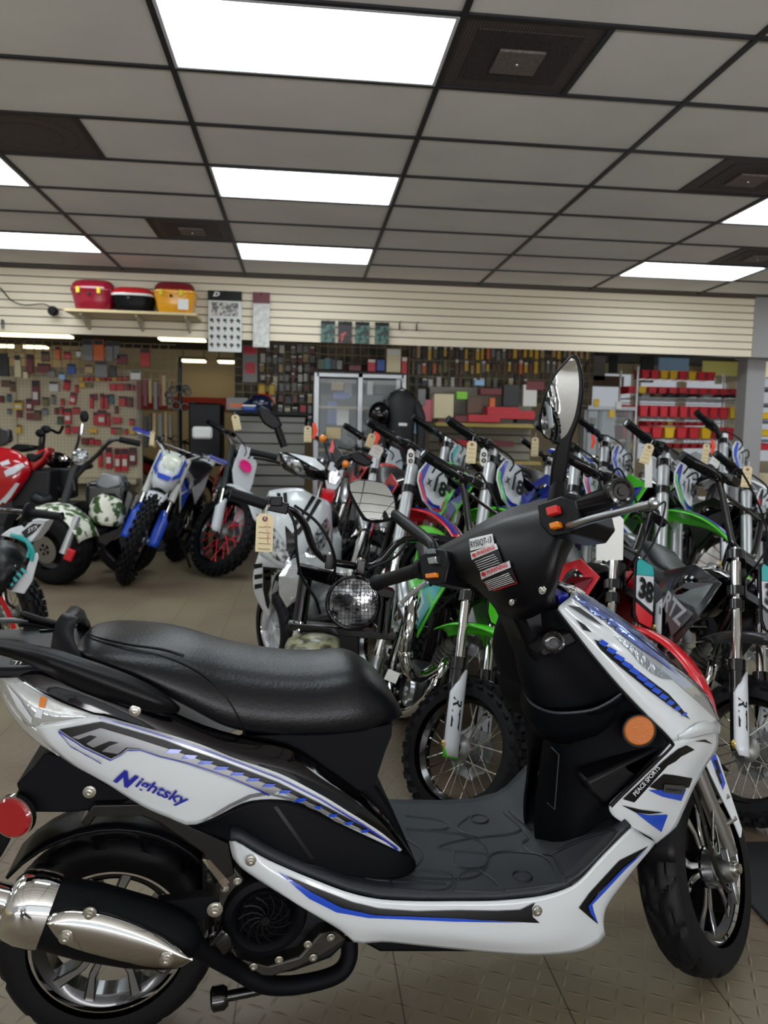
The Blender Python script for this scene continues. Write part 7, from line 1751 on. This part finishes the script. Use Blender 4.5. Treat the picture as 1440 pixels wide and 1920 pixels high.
for k, (px, py, w, h, cl, l_) in enumerate(((640, 742, 30, 12, 'blue', 'dark blue box on the upper left cabinet shelf'), (652, 732, 14, 22, 'grey', 'printed grey box on the upper left cabinet shelf'), (632, 725, 22, 14, 'tan', 'tan box on the upper left cabinet shelf'), (622, 774, 16, 40, 'blue', 'blue gauge panel in the left cabinet bay'),
        (642, 780, 22, 34, 'white', 'white box in the left cabinet bay'), (693, 728, 10, 24, 'white', 'white cylinder on the upper right cabinet shelf'), (712, 732, 20, 14, 'black', 'black helmet-like pack in the right cabinet bay'), (625, 812, 26, 20, 'yellow', 'yellow box low in the left cabinet bay'), (655, 815, 24, 40, 'black', 'black case low in the left cabinet bay'))):
    box_thing('boxed_part', l_, 'box', px, py, w, h, CY + .2, cl, .12, 'goods inside the glass cabinet')
for k, (px, py, w, h, cl, l_) in enumerate(((602, 684, 12, 18, 'green', 'dark green bottle on the cabinet, first from the left'), (614, 683, 11, 20, 'teal', 'teal bottle on the cabinet, second from the left'), (625, 684, 10, 18, 'black', 'black bottle on the cabinet, third from the left'), (636, 685, 10, 16, 'grey', 'grey bottle on the cabinet, fourth from the left'),
        (665, 691, 22, 10, 'dark red', 'flat dark red box on the cabinet'), (696, 686, 14, 22, 'red', 'red box on the cabinet left of the blue one'), (713, 686, 15, 20, 'blue', 'blue box on the cabinet'), (737, 677, 26, 42, 'cream', 'cream paper bag on the cabinet'), (757, 686, 10, 30, 'red', 'narrow red box at the right end of the cabinet top'))):
    box_thing('box', l_, 'box', px, py, w, h, CY + .15, cl, .12, 'goods on top of the cabinet', header='white' if cl in ('red', 'cream') else None)
# jacket on its hanger
jk = thing('motorcycle_jacket', 'black padded motorcycle jacket on a hanger in front of the cabinet', 'jacket', Matrix.Translation(ony(752, 800, 8.2)))
JM = mat('black jacket', (16, 17, 20), .6, bump=(25, .5)); c = MB(); rows = []
for z, w_, d_ in ((.38, .07, .06), (.33, .13, .1), (.27, .17, .12), (.1, .15, .13), (-.1, .14, .13), (-.32, .15, .12), (-.38, .14, .11)):
    rows.append([V(w_ * math.cos(a_), d_ * math.sin(a_), z) for a_ in [2 * PI * j / 24 for j in range(24)]])
c.grid(rows, closed=True, caps=True); c.build('torso', JM, jk)
for s in (-1, 1): c = MB(); c.tube([V(s * .14, 0, .26), V(s * .2, -.02, .1), V(s * .21, -.04, -.12), V(s * .19, -.08, -.34)], [.055, .06, .05, .04], 12, smooth=4); c.build('sleeve', JM, jk)
c = MB(); c.rbox((0, -.14, .02), (.09, .012, .03), .005); c.build('chest_badge', PAPER, jk)
c = MB(); c.tube([V(-.13, 0, .34), V(0, 0, .41), V(.13, 0, .34)], .01, 6); c.tube([V(0, 0, .41), V(0, 0, .47), V(.02, 0, .49)], .006, 6, smooth=3); c.build('hanger', BPAINT, jk)
hp_ = thing('hanging_gear', 'black helmet and protectors hanging left of the jacket', 'riding gear', Matrix.Translation(ony(712, 778, 8.2)))
c = MB(); c.ball((0, 0, 0), .13, 10, (1, 1, 1.1)); c.ball((.02, .02, -.25), .12, 8, (1, .8, 1.4)); c.build('helmet_shell', PIANO, hp_)
# red tool shelf, slat gondola
gs = thing('gondola_shelf', 'cream slatted gondola with yellow-edged shelf under the red tool cases', 'shelf', TM((0, 8.7, 0)))
xa, xb = ony(812, 800, 8.7).x, ony(1010, 800, 8.7).x; zt = ony(900, 797, 8.5).z
c = MB(); c.box(((xa + xb) / 2, 8.75, zt), (xb - xa, .5, .04)); c.build('shelf_board', mat('yellow edged shelf', (170, 150, 80), .6), gs, world=True)
c = MB(); c.box(((xa + xb) / 2, 9.02, (zt + .45) / 2), (xb - xa, .03, zt + .45)); c.build('slat_back', mat('grey cream slat', (150, 144, 130), .6), gs, world=True)
for k in range(9): c = MB(); c.box(((xa + xb) / 2, 9.0, zt - .1 - k * .1), (xb - xa, .01, .014)); c.build('slat_groove', mat('slat shadow line', (70, 66, 58), .8), gs, world=True)
c = MB(); c.box(((xa + xb) / 2, 8.78, zt - .42), (xb - xa, .45, .035)); c.build('shelf_board', mat('yellow edged shelf', (0, 0, 0)), gs, world=True)
for k, (px, py, w, h, cl, l_) in enumerate(((905, 785, 60, 14, 'red', 'long red tool case on the gondola, lowest'), (955, 778, 90, 16, 'red', 'long flat red case lying on the gondola'), (940, 768, 60, 8, 'red', 'thin red case topmost on the gondola'), (870, 786, 40, 12, 'dark red', 'dark red case at the left of the gondola'), (985, 787, 40, 12, 'black', 'black and red wedge case at the gondola end'),
        (922, 756, 10, 18, 'orange', 'orange cone-shaped pack on the gondola'), (835, 790, 30, 10, 'dark red', 'flat dark red case at the far left of the gondola'), (830, 762, 36, 44, 'cream', 'white slatted display card rack left of the red cases'), (957, 742, 30, 40, 'black', 'black backpack-like pack hanging above the red cases'), (992, 742, 26, 40, 'white', 'pale shirt-shaped pack beside the black pack'),
        (865, 742, 20, 14, 'lime', 'lime green pack above the red cases'), (898, 718, 18, 10, 'pale blue', 'bright blue pack hanging by the slim packs'), (1000, 724, 34, 16, 'dark red', 'dark red angled case left of the tall mirror'), (918, 735, 40, 12, 'dark red', 'maroon cloth roll above the gondola'), (890, 760, 30, 30, 'brown', 'brown pack left of the orange one'),
        (790, 745, 14, 30, 'grey', 'dark grey pack hanging by the cabinet'), (800, 770, 18, 40, 'pink', 'narrow pink framed stand right of the cabinet'), (780, 800, 34, 26, 'pale blue', 'pale blue carton right of the cabinet'),
        (860, 830, 70, 10, 'red', 'row of red tools on the lower gondola shelf'), (930, 832, 60, 10, 'dark red', 'row of dark red tools on the lower gondola shelf'))):
    box_thing('boxed_goods', l_, 'case' if 'case' in l_ else 'pack', px, py, w, h, 8.55 + .01 * k, cl, .16 if w > 30 else .08, 'goods on and above the gondola')
dc = thing('display_case', 'glass display case with aluminium corners left of the bin rack', 'display case', TM((0, 9.0, 0)))
for x_ in (1098, 1125, 1180): c = MB(); c.box((ony(x_, 780, 9.0).x, 9.0, .85), (.04, .04, 1.7)); c.build('corner_post', AL, dc, world=True)
xa, xb = ony(1098, 780, 9.0).x, ony(1180, 780, 9.0).x
c = MB(); c.box(((xa + xb) / 2, 9.05, .85), (xb - xa, .3, 1.66)); c.build('glass_box', mat('display glass', (150, 158, 158), .1, alpha=.45, coat=.5), dc, world=True)
c = MB(); c.box(((xa + xb) / 2, 9.05, 1.7), (xb - xa + .04, .36, .04)); c.build('top_frame', AL, dc, world=True)
for k, (px, py, cl, l_) in enumerate(((1118, 755, 'yellow', 'yellow disc pack in the glass display case, upper'), (1147, 776, 'yellow', 'yellow disc pack in the glass display case, lower'), (1112, 790, 'grey', 'grey parts card in the display case'), (1160, 760, 'white', 'white parts card in the display case'))):
    box_thing('parts_card', l_, 'packaged part', px, py, 11, 14, 8.86, cl, .02, 'cards in the glass display case')
# wire shelving with plastic bins
RY2 = 8.9
wr = thing('wire_shelving', 'chrome wire shelving unit full of red and yellow bins', 'shelving', TM((4.7, RY2, 0)))
xa, xb = ony(1193, 760, RY2).x, ony(1396, 760, RY2).x
for x_ in (xa, xb):
    for y_ in (RY2, RY2 + .5): c = MB(); c.tube([V(x_, y_, 0), V(x_, y_, 2.2)], .016, 10); c.build('post', SILP, wr, world=True)
levels = []
for py in (747, 784, 824, 690 + 14): levels.append(ony(1295, py, RY2).z)
for z_ in levels[:3] + [.62, .3]:
    c = MB()
    for dz in (0, -.045): c.tube([V(xa, RY2, z_ + dz), V(xb, RY2, z_ + dz)], .006, 6); c.tube([V(xa, RY2 + .5, z_ + dz), V(xb, RY2 + .5, z_ + dz)], .006, 6)
    n = 26
    for k in range(n): u0, u1 = xa + (xb - xa) * k / n, xa + (xb - xa) * (k + 1) / n; c.tube([V(u0, RY2, z_ - .045 * (k % 2)), V(u1, RY2, z_ - .045 * ((k + 1) % 2))], .004, 4)
    for k in range(24): c.tube([V(xa + (xb - xa) * k / 23, RY2, z_ + .003), V(xa + (xb - xa) * k / 23, RY2 + .5, z_ + .003)], .003, 4)
    c.build('wire_shelf', SILP, wr, world=True)
binm = {}
def bin_(label, px, py, w, h, Y, cl):
    c_, sz = bxp(px, py, w, h, Y, .22)
    m_ = mat('bin ' + cl, {'red': (206, 34, 48), 'yellow': (228, 182, 24)}[cl], .4)
    c = MB(Matrix.Translation(c_)); hx, hz = sz.x / 2, sz.z / 2; t_ = .006
    c.slab([(-hx, 0, hz), (-hx * .82, 0, -hz), (hx * .82, 0, -hz), (hx, 0, hz)], V(0, t_, 0)); 
    c.slab([(-hx, .22, hz * 1.3), (-hx * .82, .22, -hz), (hx * .82, .22, -hz), (hx, .22, hz * 1.3)], V(0, t_, 0))
    for s in (-1, 1): c.slab([V(s * hx, 0, hz), V(s * hx * .82, 0, -hz), V(s * hx * .82, .22, -hz), V(s * hx, .22, hz * 1.3)], V(-s * t_, 0, 0))
    c.slab([V(-hx * .82, 0, -hz), V(hx * .82, 0, -hz), V(hx * .82, .22, -hz), V(-hx * .82, .22, -hz)], V(0, 0, t_))
    c.box((0, -.004, hz * .92), (sz.x * 1.0, .012, sz.z * .12))
    tag(c.build('storage_bin', m_, ang=30), label, 'bin', 'plastic bins on the wire shelving')
def binrow(nm, xa, xb, py, n, h, cols, Y=RY2 - .02, slope=0):
    dx = (xb - xa) / n
    for k in range(n): bin_('%s bin, %s from the left on the %s' % (cols[k % len(cols)], ordn[k], nm), xa + (k + .5) * dx, py + slope * k, dx * .94, h, Y, cols[k % len(cols)])
r_, y_ = 'red', 'yellow'
binrow('slanted top tier of the wire shelving', 1202, 1342, 702, 8, 16, [r_, r_, y_, y_, r_, y_, r_, r_], RY2 + .25, .6)
binrow('row above the first wire shelf', 1176, 1386, 731, 11, 13, [r_, y_, r_, r_, r_, r_, r_, r_, r_, r_, r_], RY2 + .1, .5)
binrow('middle wire shelf', 1198, 1385, 771, 10, 21, [r_, r_, r_, r_, r_, r_, r_, r_, r_, y_], RY2 - .02, .5)
binrow('shaded row under the middle wire shelf', 1210, 1330, 794, 9, 8, [r_, r_, r_, y_, r_, r_, r_, r_, r_], RY2 + .3)
binrow('lowest visible wire shelf', 1198, 1382, 811, 8, 21, [r_, r_, y_, r_, r_, y_, r_, r_], RY2 - .02, .4)
binrow('shaded row under the lowest visible wire shelf', 1230, 1340, 836, 7, 10, [r_, r_, r_, r_, r_, r_, r_], RY2 + .3)
binrow('left side stack beside the wire shelving', 1166, 1190, 771, 1, 22, [r_], RY2 + .1)
binrow('lower left side stack beside the wire shelving', 1164, 1190, 812, 1, 24, [r_], RY2 + .1)
binrow('side ledge between the left stacks', 1166, 1200, 790, 2, 8, [y_, y_], RY2 + .2)
binrow('bottom left ledge by the wire shelving', 1150, 1190, 836, 2, 12, [y_, y_], RY2 + .2)
c = MB(); p = ony(1300, 743, RY2 + .1)
random.seed(9)
for k in range(8): box_thing('cable_bundle', 'dark parts bundle on the first wire shelf, %s from the left' % ordn[k], 'parts', 1205 + k * 23, 741 + k * .4, random.uniform(14, 22), random.uniform(5, 8), RY2 + .1, random.choice(['black', 'grey', 'brown', 'black']), .2, 'dark bundles on the first wire shelf', bev=.02)
ar = thing('steel_shelving', 'blue-grey slotted steel shelving at the right edge', 'shelving', TM((5.4, 8.7, 0)))
SB = mat('blue grey steel', (104, 112, 128), .5, .4)
xa = ony(1414, 760, 8.7).x
for x_ in (xa, xa + 1.0): c = MB(); c.box((x_, 8.6, 1.08), (.045, .045, 2.16)); c.build('upright', SB, ar, world=True)
for py in (728, 758, 790, 826):
    c = MB(); c.box((xa + .5, 8.8, ony(1430, py, 8.6).z), (1.0, .4, .03)); c.build('shelf', SB, ar, world=True)
for py, cl, l_ in ((780, 'yellow', 'yellow bin on the steel shelving, upper'), (812, 'yellow', 'yellow bin on the steel shelving, lower'), (838, 'red', 'red bin on the steel shelving')): bin_(l_, 1436, py, 26, 13, 8.65, cl)
# posters and frames at the rear windows
c = MB(); c.box(ony(1360, 683, 14.6), (.95, .02, .45)); o_ = c.build('window_poster', mat('yellow poster', (240, 232, 140), .6)); tag(o_, 'yellow poster in the rear window at the right', 'poster')
c = MB(); c.box(ony(1362, 672, 14.57), (.7, .01, .09)); c.build('red_headline', mat('poster red', (200, 90, 60), .6), o_)
for px, py, w, h, cl, l_ in ((1115, 690, 40, 46, 'grey', 'dark notice board in the rear window left of the post'), (1150, 680, 16, 40, 'black', 'black frame standing in the rear window'), (1213, 690, 26, 54, 'black', 'dark cabinet silhouette by the rear window'), (1262, 690, 60, 40, 'pale blue', 'pale blue picture in the rear window'), (1140, 715, 60, 20, 'brown', 'brown box low in the rear window'), (1085, 720, 40, 40, 'white', 'white poster low in the rear window')):
    box_thing('window_board', l_, 'board', px, py, w, h, 14.3, cl, .05)
